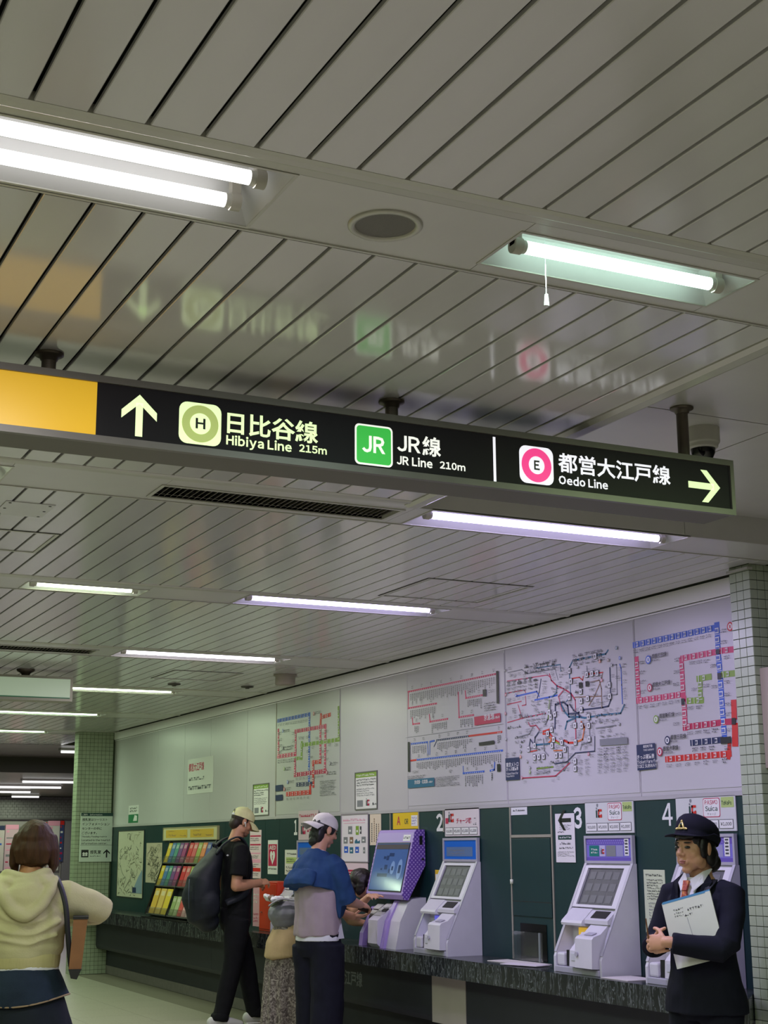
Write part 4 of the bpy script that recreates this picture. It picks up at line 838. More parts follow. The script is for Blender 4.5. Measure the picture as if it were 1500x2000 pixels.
def scrib_map(t, p, col, seed, blue=True):
    random.seed(seed)
    for i in range(60):
        x, y = random.uniform(0.03, p.w - 0.1), random.uniform(0.03, p.h - 0.04)
        pts = [(x, y)]
        for k in range(4):
            x = min(max(x + random.uniform(-0.05, 0.09), 0.02), p.w - 0.02); y = min(max(y + random.uniform(-0.05, 0.05), 0.02), p.h - 0.02); pts.append((x, y))
        p.line(random.choice(col), pts, 0.006, 1 + i % 3)
    if blue:
        p.poly(mat('map_sea', (132, 152, 172), 0.5), [(p.w * 0.6, 0.05), (p.w * 0.97, 0.05), (p.w * 0.97, p.h * 0.42), (p.w * 0.82, p.h * 0.3)], 4); p.rect('n', p.w * 0.62, p.h * 0.07, p.w * 0.76, p.h * 0.15, 5)
    p.build('print', t)
MAPC = [mat('map_line_a', (120, 118, 100), 0.5), mat('map_line_b', (92, 96, 84), 0.5), mat('map_line_c', (158, 150, 128), 0.5)]
t, p = notice('area_map', 18.12, 1.70, 17.05, 0.93, 'large framed area map on the green wall beside the far pillar', 'map', (196, 194, 172), frame=M_FRD); scrib_map(t, p, MAPC, 11)
t, p = notice('area_map', 16.95, 1.555, 16.36, 1.11, 'narrow beige map beside the leaflet rack', 'map', (188, 178, 156)); scrib_map(t, p, MAPC, 12, False)
t, p = notice('rack_header', 16.262, 1.71, 14.48, 1.585, 'yellow double header board above the leaflet rack', 'sign', (200, 192, 150), th=0.02, frame=mat('header_frame', (168, 158, 126), 0.4))
for x in (0.09, 0.93):
    p.rect(mat('header_yellow', (206, 168, 62), 0.5), x, 0.02, x + 0.74, 0.105); p.greek(x + 0.1, 0.03, x + 0.36, 0.065, 1, 'w'); p.greek(x + 0.5, 0.03, x + 0.7, 0.055, 1, 'w'); p.greek(x + 0.1, 0.08, x + 0.3, 0.1, 1, 'w')
p.build('print', t)
t, p = notice('pink_notice', 13.60, 1.66, 13.30, 1.212, 'tall pink and white notice strip behind the man with the backpack', paper=(224, 200, 208))
for k, c in enumerate(('s', 's', 'P', 'P', 'r')):
    p.rect(c, 0.01, p.h * (0.86 - k * 0.18), p.w - 0.01, p.h * (0.89 - k * 0.18) + (0.02 if k > 2 else 0)); p.greek(0.02, p.h * (0.72 - k * 0.18) + 0.02, p.w * 0.8, p.h * (0.84 - k * 0.18), 2, 'd')
p.build('print', t)
t, p = notice('defibrillator_sign', 13.126, 1.563, 12.885, 1.256, 'red and white defibrillator sign with a heart', 'sign')
p.rect('s', 0.015, p.h * 0.24, p.w - 0.015, p.h * 0.88); p.text('W', 'AED', 0.04, p.h * 0.72, 0.036, 2, 0.03, p.w - 0.08)
cx, cy = p.w / 2, p.h * 0.46
hp = [(cx, cy - 0.06)] + [(cx + 0.06 * math.sin(a) ** 3 * 1.05, cy + 0.014 + 0.0045 * (13 * math.cos(a) - 5 * math.cos(2 * a) - 2 * math.cos(3 * a) - math.cos(4 * a))) for a in [i * math.pi / 12 for i in range(-11, 12)]][::-1]
p.poly('W', hp[1:], 2); p.poly('s', [(cx - 0.008, cy + 0.03), (cx + 0.012, cy + 0.03), (cx + 0.003, cy + 0.004), (cx + 0.012, cy + 0.004), (cx - 0.008, cy - 0.03), (cx - 0.001, cy - 0.004), (cx - 0.01, cy - 0.004)], 3)
p.greek(0.02, p.h * 0.12, p.w - 0.02, p.h * 0.2, 1, 'd'); p.build('print', t)
t, p = notice('paper_notice', 12.707, 1.475, 12.39, 1.257, 'white notice with green table right of the red heart sign', paper=(216, 218, 208))
p.rect('L', 0.03, p.h * 0.45, p.w - 0.03, p.h * 0.7); p.greek(0.05, p.h * 0.78, p.w - 0.05, p.h * 0.9, 1, 'd'); p.greek(0.05, p.h * 0.5, p.w - 0.08, p.h * 0.66, 2, 'd', 3); p.greek(0.03, p.h * 0.08, p.w - 0.05, p.h * 0.36, 2, 'd'); p.build('print', t)
t, p = notice('charging_sign', 12.36, 1.812, 11.92, 1.56, 'pinkish card charging panel partly behind the white cap', 'sign', (206, 188, 192), x=0.014); ic_mark(p, 0.06, 0.05, 0.1); p.greek(0.02, 0.19, 0.4, 0.23, 1, 's'); p.greek(0.2, 0.06, 0.42, 0.14, 2, 's'); p.build('print', t)
t, p = notice('strip_sign', 12.36, 1.55, 11.92, 1.47, 'lavender strip below the pinkish card panel', 'sign', (172, 170, 196)); p.greek(0.04, 0.02, 0.4, 0.06, 1, 'd'); p.build('print', t)
t, p = notice('poster', 11.458, 1.759, 10.94, 1.382, 'white poster with pink title and small coloured icons', 'poster', (226, 218, 226), frame=mat('poster_edge', (150, 140, 150), 0.4))
p.greek(0.03, p.h * 0.84, p.w - 0.05, p.h * 0.93, 1, 'P'); p.rect('P', 0.04, p.h * 0.81, p.w - 0.06, p.h * 0.82)
for x, y, w, h, c in ((0.13, .58, .08, .17, 'y'), (0.28, .56, .06, .19, 'g'), (0.36, .58, .03, .16, 'd'), (0.04, .38, .08, .14, 'y'), (0.16, .38, .07, .14, 'w'), (0.26, .38, .1, .1, 't'), (0.39, .39, .08, .13, 'y'), (0.05, .18, .08, .14, 'b'), (0.16, .17, .07, .13, 't'), (0.27, .18, .07, .13, 'b'), (0.42, .17, .04, .13, 'y')):
    if h < 0.11: p.poly(c, [(x, p.h * y), (x + w, p.h * y), (x + w, p.h * (y + h * 0.7)), (x + w * 0.6, p.h * (y + h * 0.4)), (x + w * 0.35, p.h * (y + h)), (x, p.h * (y + h * 0.5))])
    else: p.rect(c, x, p.h * y, x + w, p.h * (y + h)); p.rect('W', x + w * 0.25, p.h * (y + h * 0.3), x + w * 0.7, p.h * (y + h * 0.55), 2)
p.build('print', t)
t, p = notice('poster', 11.42, 1.372, 10.95, 1.15, 'pink poster hanging under the icon poster', 'poster', (226, 200, 214)); p.rect('s', 0.0, 0.13, p.w, 0.165); p.greek(0.03, 0.137, 0.42, 0.157, 1, 'W', 2); p.greek(0.03, 0.02, 0.42, 0.1, 3, 'P'); p.build('print', t)
t, p = notice('paper_notice', 10.909, 1.754, 10.705, 1.51, 'narrow cream notice with vertical writing left of the yellow sign', paper=(220, 204, 186))
for x in (0.03, 0.075, 0.115, 0.155):
    yy = p.h - 0.03 - random.random() * 0.05
    while yy > 0.03:
        p.rect('d' if x in (0.03, 0.115) else 'w', x, yy - 0.012, x + 0.014, yy); yy -= 0.017
p.build('print', t)
t, p = notice('yellow_sign', 10.491, 1.752, 10.058, 1.63, 'bright yellow sign above the purple machine', 'sign', (222, 190, 24))
p.text('s', 'A', 0.07, 0.03, 0.066, 1, 0.02, 0.06); p.text('D', 'OR', 0.2, 0.035, 0.042, 1, 0.015, 0.065); p.rect('W', 0.315, 0.02, 0.42, 0.1); p.greek(0.325, 0.03, 0.41, 0.09, 3, 'V', 2); p.build('print', t)
# big numerals on the green wall
def numeral(s, y, z, w, h, label):
    t = empty('wall_numeral', (XW, y - w / 2, z), 0, label, 'numeral', 'white numerals over the machines')
    p = wall_print(0.0006); p.text('W', s, -y, z, h, 1, 0.012 if s == '4' else 0.035, w); p.build('digit', t)
numeral('1', 12.5, 1.604, 0.075, 0.134, 'white wall numeral one')
numeral('2', 9.776, 1.606, 0.105, 0.128, 'white wall numeral two')
numeral('3', 7.94, 1.60, 0.094, 0.133, 'white wall numeral three')
numeral('4', 7.02, 1.605, 0.098, 0.127, 'white wall numeral four')
# card panels over the machines
def price_row(p, pr, y0, y1):
    n = len(pr); w = (p.w - 0.03) / n
    for i, s in enumerate(pr):
        x = 0.012 + i * w
        p.rect('d', x, y0, x + w - 0.006, y1, 2); p.rect('W', x + 0.003, y0 + 0.003, x + w - 0.009, y1 - 0.003, 3)
        p.text('d', s, x + 0.012, y0 + (y1 - y0) * 0.28, (y1 - y0) * 0.42, 4, 0.01, w - 0.032)
for y1, y0, lab in ((7.80, 7.292, 'white card charging panel with four prices above machine three'), (6.881, 6.362, 'white card charging panel with four prices above machine four')):
    t, p = notice('price_panel', y1, 1.757, y0, 1.57, lab, 'sign', (206, 208, 208), th=0.006, group='white charging panels')
    ic_mark(p, 0.12, 0.094, 0.062, 'r'); p.disc('y', 0.135, 0.168, 0.01)
    p.rrect('s', 0.245, 0.075, 0.39, 0.178, 0.012, 1); p.rrect('W', 0.249, 0.079, 0.386, 0.174, 0.011, 2)
    p.text('s', 'PASMO', 0.262, 0.143, 0.024, 3, 0.01, 0.11); p.text('D', 'Suica', 0.264, 0.108, 0.028, 3, 0.01, 0.105); p.text('y', 'チャージ', 0.28, 0.085, 0.014, 3, 0.0, 0.075)
    p.rect('L', 0.40, 0.125, p.w - 0.012, 0.18); p.text('D', 'ToKoPo', 0.405, 0.138, 0.022, 3, 0.005, 0.085)
    price_row(p, ('¥10,000', '¥5,000', '¥2,000', '¥1,000'), 0.012, 0.062); p.build('print', t)
t, p = notice('price_panel', 9.632, 1.762, 9.13, 1.568, 'white and red charging panel with four prices above machine two', 'sign', (222, 212, 216), th=0.006, group='white charging panels')
p.rect('s', 0.01, 0.09, 0.055, 0.13); ic_mark(p, 0.06, 0.1, 0.075, 'r'); p.text('s', 'チャージ機', 0.175, 0.088, 0.04, 2, 0.02, 0.22); p.rect('d', 0.43, 0.12, 0.455, 0.124); p.greek(0.42, 0.07, 0.47, 0.1, 1, 'y'); price_row(p, ('¥10,000', '¥5,000', '¥2,000', '¥1,000'), 0.01, 0.062); p.build('print', t)
t, p = notice('paper_notice', 8.149, 1.697, 7.927, 1.395, 'white paper notice with a left arrow beside numeral three', paper=(222, 218, 222), x=0.002)
arrow(p, 'k', 0.11, 0.26, math.pi, 0.15); p.greek(0.05, 0.2, 0.19, 0.235, 3, 'y', 1, 0.8); p.greek(0.03, 0.18, 0.1, 0.195, 1, 'd'); p.rect('D', 0.03, 0.14, 0.185, 0.168); p.greek(0.05, 0.146, 0.18, 0.162, 1, 'W', 3); p.greek(0.05, 0.105, 0.17, 0.13, 1, 'd'); p.greek(0.04, 0.08, 0.2, 0.098, 1, 'd'); p.greek(0.02, 0.035, 0.21, 0.07, 3, 'y'); p.build('print', t)
t, p = notice('sticker', 8.698, 1.75, 8.493, 1.70, 'small white label on the green door top left', 'sticker', (222, 222, 226)); p.greek(0.03, 0.02, 0.18, 0.04, 1, 'd'); p.build('print', t)
t, p = notice('paper_notice', 7.222, 1.36, 7.02, 0.99, 'pale green paper notice behind the officer', paper=(200, 208, 180)); p.greek(0.02, 0.33, 0.18, 0.35, 1, 'd'); p.greek(0.03, 0.2, 0.18, 0.32, 8, 'd'); p.greek(0.04, 0.04, 0.1, 0.19, 9, 'y'); p.build('print', t)
t, p = notice('yellow_label', 9.80, 1.33, 9.74, 1.13, 'narrow yellow label left of machine two', 'sticker', (218, 184, 40)); p.rect('W', 0.008, 0.12, 0.052, 0.17); p.poly('k', [(0.01, 0.06), (0.05, 0.05), (0.03, 0.02)]); p.build('print', t)
# ------------------------------------------------------------------ green service door with the dark opening and shield
t = empty('service_window', (XW, 8.453, CT), 0, 'dark green service door with a black opening behind a clear shield', 'service window')
MB().box((XW - 0.008, 8.215, 1.05), (XW - 0.0005, 8.695, 1.545), None, 0.002).build('upper_door', M_GREEN, t)
MB().box((XW - 0.006, 8.215, 1.14), (XW - 0.0085, 8.695, 1.144)).build('joint', M_DARKGAP, t)
MB().box((XW - 0.004, 8.292, 0.775), (XW - 0.0005, 8.613, 1.004)).build('opening', mat('opening_black', (4, 5, 6), 0.25), t)
MB().box((XW - 0.055, 8.27, 0.776), (XW - 0.051, 8.64, 0.955)).build('shield', mat('clear_acrylic', (235, 240, 240), 0.05, trans=0.95, alpha=0.35), t)
MB().box((XW - 0.055, 8.30, 0.776), (XW - 0.045, 8.312, 0.955)).build('shield_edge', mat('acrylic_edge', (150, 158, 156), 0.3), t)
MB().lathe([(0, 0), (0.012, 0.002), (0.012, 0.03), (0, 0.032)], (XW - 0.012, 8.695, 1.25), 12).build('knob', mat('knob_cream', (206, 212, 190), 0.4), t)
# papers on the counter
def sheet(x0, y0, w, l, rz, z, label, col=(214, 208, 204), group='papers on the counter'):
    o = MB().box((-w / 2, -l / 2, 0), (w / 2, l / 2, 0.004)).build('paper_sheet', mat('counter_paper_%d' % col[0], col, 0.5))
    o.location = (x0, y0, z); o.rotation_euler = (0, 0, rz); tag(o, label, 'paper', group)
sheet(5.07, 8.42, 0.16, 0.5, 0.05, CT + 0.001, 'long white form sheet in front of the service door')
sheet(4.98, 8.2, 0.13, 0.3, 0.3, CT + 0.006, 'tilted white leaflet lying nearer the counter edge', (222, 214, 220))
sheet(5.0, 7.12, 0.2, 0.26, 0, CT + 0.001, 'white sheet between machine three and the officer')
# ------------------------------------------------------------------ red emergency box
t = empty('red_box', (5.05, 12.6, CT), 0, 'orange-red emergency box standing on the counter behind the man with the backpack', 'box')
MB().box((5.005, 12.39, CT), (5.19, 12.82, 1.2), None, 0.006).build('body', mat('box_red', (196, 54, 24), 0.4), t)
MB().box((5.0, 12.405, CT + 0.02), (5.006, 12.805, 1.18), None, 0.002).build('door', mat('box_red_door', (204, 60, 26), 0.4), t)
MB().lathe([(0.014, 0), (0.012, 0.004), (0, 0.005)], (4.998, 12.74, 0.93), 12).build('lock', mat('screw_dark'), t)
t2, p = notice('leaflet_holder', 13.0, 1.15, 12.84, 0.80, 'pink leaflet card leaning beside the red box', 'leaflet', (214, 160, 176), x=0.19); p.greek(0.02, 0.2, 0.14, 0.3, 3, 'W'); p.greek(0.02, 0.03, 0.14, 0.12, 3, 's'); p.build('print', t2)
# ------------------------------------------------------------------ grey device on the pillar and the number plate
t = empty('pillar_box', (5.5, 5.9, 1.875), 0, 'beige metal box with a yellow number plate on the right pillar', 'box')
MB().box((5.062, 5.86, 1.875), (5.6, 5.9395, 2.385), None, 0.004).build('body', mat('box_beige', (148, 138, 122), 0.45), t)
MB().box((5.072, 5.856, 2.13), (5.3, 5.861, 2.25), None, 0.001).build('label', mat('box_label', (176, 170, 158), 0.5), t)
MB().box((5.066, 5.854, 2.035), (5.2, 5.861, 2.115), None, 0.001).build('number_plate', mat('plate_yellow', (196, 176, 40), 0.4), t)
p = Print((5.066, 5.8535, 2.035), (1, 0, 0), (0, 0, 1), (0, -1, 0)); p.text('k', 'A7', 0.008, 0.02, 0.045, 1, 0.02, 0.055); p.rect('y', 0.01, -0.09, 0.12, -0.035); p.greek(0.015, -0.085, 0.11, -0.04, 2, 'd', 2); p.build('print', t)
# ------------------------------------------------------------------ information board on the far pillar
t = empty('information_board', (5.0, 18.42, 1.33), 0, 'white information board with an up arrow on the far tiled pillar', 'sign')
MB().box((4.798, 18.40, 1.335), (5.203, 18.428, 1.93), None, 0.002).build('board', mat('board_white', (206, 216, 206), 0.4), t)
p = Print((4.798, 18.3993, 1.335), (1, 0, 0), (0, 0, 1), (0, -1, 0))
p.rect('D', 0, 0.555, 0.405, 0.595); p.text('W', 'ご案内', 0.015, 0.563, 0.022, 2); p.text('W', 'Information', 0.11, 0.564, 0.02, 2)
for i, s in enumerate(('授乳室はツーリスト', 'インフォメーション', 'センターの中に', 'ございます。')):
    p.text('k', s, 0.018, 0.495 - i * 0.054, 0.034, 2, 0.008)
for i, s in enumerate(('The baby feeding room is', 'located in the tourist', 'information center.')):
    p.text('k', s, 0.018, 0.29 - i * 0.04, 0.026, 2, 0.008)
p.rect('k', 0, 0.2, 0.405, 0.203); p.rect('k', 0.02, 0.055, 0.11, 0.145); p.disc('W', 0.05, 0.1, 0.016, 2); p.disc('W', 0.084, 0.1, 0.016, 2); p.rect('W', 0.035, 0.07, 0.065, 0.085, 2); p.rect('W', 0.07, 0.07, 0.098, 0.085, 2)
p.text('k', '授乳室', 0.13, 0.095, 0.045, 2, 0.012); p.greek(0.13, 0.06, 0.26, 0.08, 1, 'k'); arrow(p, 'k', 0.34, 0.1, math.pi / 2, 0.1); p.build('print', t)
# ------------------------------------------------------------------ posters of the far wall
random.seed(5)
for i, (x0, x1, z0, z1, base, cols, lab) in enumerate(((7.1, 7.34, 1.0, 2.02, (200, 190, 190), ('n', 'b', 'P'), 'far wall poster with a blue head, leftmost'), (7.36, 7.66, 1.0, 2.04, (206, 176, 190), ('P', 's', 'y'), 'far wall poster in pink, second from the left'), (7.68, 8.0, 0.95, 2.0, (196, 190, 200), ('y', 'P', 'd'), 'far wall poster half hidden by the brown hair'), (8.02, 8.32, 0.95, 2.1, (200, 196, 196), ('r', 'd', 'y'), 'far wall poster right behind the brown hair'), (8.34, 8.62, 1.0, 2.13, (208, 204, 206), ('P', 's', 'd'), 'far wall poster with pale pink print'), (8.63, 8.72, 1.2, 2.13, (60, 70, 120), ('r', 's', 'W'), 'narrow blue and red far wall poster, rightmost'))):
    t = empty('wall_poster', ((x0 + x1) / 2, 34.96, z0), 0, lab, 'poster', 'posters on the far wall')
    MB().box((x0, 34.95, z0), (x1, 34.985, z1)).build('sheet', mat('far_paper_%d' % i, base, 0.5), t)
    p = Print((x0, 34.949, z0), (1, 0, 0), (0, 0, 1), (0, -1, 0), 0.002); w, h = x1 - x0, z1 - z0
    for k in range(7):
        y = h * (0.05 + 0.13 * k); p.rect(cols[k % 3], w * 0.1, y, w * random.uniform(0.3, 0.8), y + h * random.uniform(0.02, 0.05), 1)
    p.rect(cols[0], 0, h * 0.9, w, h, 2); p.build('print', t)
# ------------------------------------------------------------------ ticket machines
M_MGREY = mat('machine_grey_enamel', (204, 202, 210), 0.4, noise_s=8, noise_a=0.03, spec=0.4)
M_MDARK = mat('machine_dark_slot', (18, 18, 22), 0.4)
M_MEDGE = mat('machine_edge_grey', (172, 170, 182), 0.35)
M_SCR = mat('machine_screen_dim', (72, 74, 80), 0.42, spec=0.3, noise_s=5, noise_a=0.15)
M_LAV = mat('lavender_enamel', (172, 150, 212), 0.35, spec=0.5)
def slope_print(a, b, y1, off):
    """plane through the line a -> b (x, z; bottom to top), left edge at y1"""
    d = Vector((b[0] - a[0], 0, b[1] - a[1])); L = d.length; d.normalize()
    n = Vector((-d.z, 0, d.x))
    p = Print(Vector((a[0], y1, a[1])) + n * off, (0, -1, 0), d, n, 0.0008); p.L = L
    return p
def slab(a, b, y0, y1, t0, t1, material, name, parent, bev=0):
    """plate lying along the slope a -> b, from t0 to t1 outwards"""
    d = Vector((b[0] - a[0], 0, b[1] - a[1])).normalized(); n = Vector((-d.z, 0, d.x))
    A = Vector((a[0], 0, a[1])); B = Vector((b[0], 0, b[1]))
    q = [A + n * t0, B + n * t0, B + n * t1, A + n * t1]
    return MB().prism([(v.x, v.z) for v in q], y0, y1).build(name, material, parent)
def ticket_machine(y0, y1, variant, label):
    t = empty('ticket_machine', (5.07, (y0 + y1) / 2, CT), 0, label, 'ticket machine', 'grey ticket machines on the counter')
    A, B = (4.955, 0.90), (5.182, 1.388)          # slope line of the front
    S0, S1_ = (5.072, 1.135), (5.184, 1.375)
    MB().prism([(5.2, CT), (5.2, 1.556), (5.19, 1.556), (5.19, 1.388), (5.075, 1.125), (5.06, 1.1), (5.06, CT)], y0 + 0.02, y1 - 0.02).build('body', M_MGREY, t)
    side = [(5.205, CT), (5.205, 1.392), (5.184, 1.392), (4.944, 0.88), (4.934, 0.855), (4.934, CT)]
    for a, b in ((y0, y0 + 0.022), (y1 - 0.022, y1)):
        MB().prism(side, a, b).build('side_panel', M_MGREY, t)
        o = slab((4.944, 0.88), (5.184, 1.392), a - 0.0005, b + 0.0005, 0.0, 0.006, M_MEDGE, 'edge_strip', t)
    # screen with raised bezel
    sc = slab(S0, S1_, y0 + 0.075, y1 - 0.06, -0.002, 0.002, M_SCR, 'screen', t)
    p = slope_print(S0, S1_, y1 - 0.06, 0.0025); w = (y1 - y0) - 0.135
    G_ = mat('screen_ghost', (90, 92, 98), 0.42, spec=0.3); random.seed(int(y0 * 10))
    for i in range(3):
        for k in range(4):
            p.rect(G_, w * (0.08 + 0.22 * k), p.L * (0.12 + 0.28 * i), w * (0.25 + 0.22 * k), p.L * (0.30 + 0.28 * i), 1)
    o = p.build('screen_buttons', t); o.parent = t
    bz = MB()
    for a0, a1, ya, yb_ in ((0.0, 0.06, y0 + 0.022, y1 - 0.022), (0.94, 1.0, y0 + 0.022, y1 - 0.022), (0.06, 0.94, y0 + 0.022, y0 + 0.072), (0.06, 0.94, y1 - 0.057, y1 - 0.022)):
        C = [S0[0] + (S1_[0] - S0[0]) * a0, S0[1] + (S1_[1] - S0[1]) * a0]; D_ = [S0[0] + (S1_[0] - S0[0]) * a1, S0[1] + (S1_[1] - S0[1]) * a1]
        d = Vector((D_[0] - C[0], 0, D_[1] - C[1])).normalized(); n = Vector((-d.z, 0, d.x))
        q = [(C[0] + n.x * 0, C[1]), (D_[0], D_[1]), (D_[0] + n.x * 0.012, D_[1] + n.z * 0.012), (C[0] + n.x * 0.012, C[1] + n.z * 0.012)]
        bz.prism(q, ya, yb_)
    bz.build('bezel', M_MGREY, t)
    # display above the screen
    fm = MB(); q = 0.016
    fm.box((5.178, y0, 1.392), (5.2, y1, 1.392 + q)); fm.box((5.178, y0, 1.556 - q), (5.2, y1, 1.556)); fm.box((5.178, y0, 1.392 + q), (5.2, y0 + q, 1.556 - q)); fm.box((5.178, y1 - q, 1.392 + q), (5.2, y1, 1.556 - q))
    fm.build('display_frame', M_MEDGE, t)
    dm = {'blue': mat('display_blue', (28, 96, 190), 0.3, emit=0.10, ecol=(30, 100, 200)), 'violet': mat('display_violet', (120, 112, 196), 0.3, emit=0.06, ecol=(130, 120, 210))}[variant]
    MB().box((5.186, y0 + q, 1.392 + q), (5.19, y1 - q, 1.556 - q)).build('display', dm, t)
    p = Print((5.1855, y1 - q, 1.392 + q), (0, -1, 0), (0, 0, 1), (-1, 0, 0)); w = y1 - y0 - 2 * q; h = 0.132
    if variant == 'blue':
        p.rect(mat('display_grey', (92, 118, 160), 0.4), 0.03, 0.02, w - 0.06, 0.085); p.greek(0.06, 0.03, 0.3, 0.07, 2, 'y')
    else:
        p.rect('V', 0, 0.095, w, h); p.rect('V', 0, 0, w, 0.02)
        for i in range(22):
            for k in range(2): p.disc(mat('display_dot', (168, 160, 220), 0.4), 0.012 + i * 0.0195 + k * 0.009, 0.104 + k * 0.014, 0.004, 2, 6)
        p.rect(mat('display_teal', (24, 118, 112), 0.4), 0.03, 0.026, 0.135, 0.09); p.greek(0.05, 0.04, 0.12, 0.075, 2, 'W'); p.rect(mat('display_pale', (186, 180, 214), 0.4), 0.14, 0.026, 0.2, 0.09); ic_mark(p, 0.155, 0.04, 0.035, 'r'); p.rect('y', 0.21, 0.026, 0.31, 0.09); p.rect(mat('display_lilac', (150, 148, 190), 0.4), 0.315, 0.026, 0.385, 0.09); p.rect('W', 0.40, 0.03, 0.445, 0.128, 2)
        for k in range(5): p.rect('d', 0.408, 0.04 + k * 0.018, 0.436, 0.049 + k * 0.018, 3)
    p.build('display_print', t)
    # console: coin hood on the far half, note unit on the near half, tray below
    ym = y0 + (y1 - y0) * 0.48
    MB().prism([(5.075, 1.128), (5.062, 1.132), (4.985, 1.064), (4.978, 1.05), (4.982, 1.036), (5.06, 1.03)], ym + 0.02, y1 - 0.022).build('coin_hood', M_MGREY, t)
    MB().prism([(5.07, 1.126), (5.06, 1.124), (5.0, 1.072), (5.0, 1.05), (5.06, 1.05)], y0 + 0.022, ym + 0.02).build('card_shelf', M_MGREY, t)
    slab((5.012, 1.083), (5.055, 1.12), y0 + 0.06, ym - 0.03, 0.0, 0.003, M_MDARK, 'card_slot', t)
    MB().prism([(5.06, 1.052), (5.012, 1.05), (4.955, 1.0), (4.905, 0.985), (4.893, 0.972), (4.887, 0.81), (5.06, 0.80)], y0 + 0.03, y0 + 0.03 + (ym - y0) * 0.72).build('note_unit', M_MGREY, t)
    slab((4.92, 0.992), (4.956, 1.005), y0 + 0.07, y0 + (ym - y0) * 0.62, 0.0, 0.003, M_MEDGE, 'note_slot', t)
    MB().prism([(5.06, 1.0), (5.0, 1.0), (4.94, 0.93), (4.91, 0.9), (4.905, 0.81), (5.06, 0.80)], y0 + 0.035 + (ym - y0) * 0.72, ym + 0.05).build('coin_return', M_MGREY, t)
    MB().box((4.903, ym - 0.02, 0.845), (4.91, ym + 0.03, 0.885)).build('return_flap', mat('flap_white', (196, 198, 206), 0.3), t)
    MB().box((4.925, y0 + 0.022, CT), (5.06, y1 - 0.022, 0.803), None, 0.004).build('tray', M_MEDGE, t)
    MB().box((4.955, ym + 0.055, 0.803), (5.05, y1 - 0.11, 0.895)).build('ticket_pocket', M_MDARK, t)
    MB().box((4.94, y1 - 0.105, 0.803), (5.06, y1 - 0.024, 0.88), None, 0.012).build('pocket_side', M_MGREY, t)
    gl = mat('window_yellow', (224, 190, 80), 0.4, emit=0.45, ecol=(240, 190, 60)) if variant == 'violet' else mat('window_violet', (120, 120, 230), 0.4, emit=0.5, ecol=(110, 110, 240))
    MB().box((5.052, ym + 0.06, 0.93), (5.059, y1 - 0.1, 1.02)).build('lit_window', gl, t)
    MB().tube((4.887, ym - 0.06, 0.885), (4.880, ym - 0.06, 0.885), 0.014, n=14).build('button', M_MEDGE, t)
    return t
ticket_machine(7.286, 7.79, 'violet', 'grey ticket machine under numeral three with violet display')
ticket_machine(6.362, 6.868, 'violet', 'grey ticket machine behind the officer under numeral four')
ticket_machine(9.125, 9.63, 'blue', 'grey ticket machine with a blue display under numeral two')
ticket_machine(11.88, 12.37, 'blue', 'grey ticket machine mostly hidden behind the two leaning customers')
# purple touch-screen machine
def dots_mat():
    m = bpy.data.materials.new('purple_scale_pattern'); m.use_nodes = True
    nt = m.node_tree; b = nt.nodes['Principled BSDF']
    tc = nt.nodes.new('ShaderNodeTexCoord'); mp = nt.nodes.new('ShaderNodeMapping'); mp.inputs['Rotation'].default_value = (0, 0.785, 0); mp.inputs['Scale'].default_value = (46, 0, 46)
    ck = nt.nodes.new('ShaderNodeTexVoronoi'); ck.inputs['Randomness'].default_value = 0.0; ck.inputs['Scale'].default_value = 1.0
    r = nt.nodes.new('ShaderNodeValToRGB'); r.color_ramp.elements[0].position = 0.28; r.color_ramp.elements[0].color = (*lin((176, 152, 216)), 1); r.color_ramp.elements[1].position = 0.34; r.color_ramp.elements[1].color = (*lin((104, 70, 168)), 1)
    nt.links.new(tc.outputs['Object'], mp.inputs['Vector']); nt.links.new(mp.outputs['Vector'], ck.inputs['Vector']); nt.links.new(ck.outputs['Distance'], r.inputs['Fac']); nt.links.new(r.outputs['Color'], b.inputs['Base Color'])
    b.inputs['Roughness'].default_value = 0.35
    return m
M_DOT = dots_mat()
y0, y1 = 9.94, 10.56
t = empty('touchscreen_machine', (5.07, 10.25, CT), 0, 'purple touch-screen ticket machine with a large tilted blue screen', 'ticket machine')
head = [(5.195, 1.622), (5.198, 1.362), (5.054, 1.112), (5.018, 1.116), (5.004, 1.15), (5.112, 1.60), (5.13, 1.622)]
MB().prism(head, y0 + 0.012, y1 - 0.012).build('head', M_LAV, t)
MB().prism(head, y0, y0 + 0.012).build('side_cover', M_DOT, t); MB().prism(head, y1 - 0.012, y1).build('side_cover', M_DOT, t)
MB().box((5.15, y0 - 0.002, 1.51), (5.175, y0 + 0.001, 1.575)).build('side_vent', M_MDARK, t)
MB().lathe([(0, 0.0), (0.01, 0.002), (0.01, 0.012), (0, 0.014)], (5.175, y0 - 0.002, 1.40), 10).build('side_lock', M_MDARK, t)
a_, b_ = (5.004, 1.15), (5.112, 1.60)
slab((5.0085, 1.169), (5.0945, 1.527), y0 + 0.03, y1 - 0.03, 0.0005, 0.004, M_MDARK, 'bezel', t)
slab((5.0105, 1.177), (5.0925, 1.519), y0 + 0.038, y1 - 0.038, 0.004, 0.005, mat('touch_screen_lit', (66, 96, 150), 0.1, emit=0.11, ecol=(84, 120, 200), spec=0.6), 'screen', t)
p = slope_print((5.0105, 1.177), (5.0925, 1.519), y1 - 0.038, 0.0055)
UI = mat('ui_dark', (40, 62, 112), 0.12); UL = mat('ui_light', (122, 152, 200), 0.12, emit=0.1, ecol=(120, 150, 210)); UB = mat('ui_bar', (92, 88, 92), 0.12)
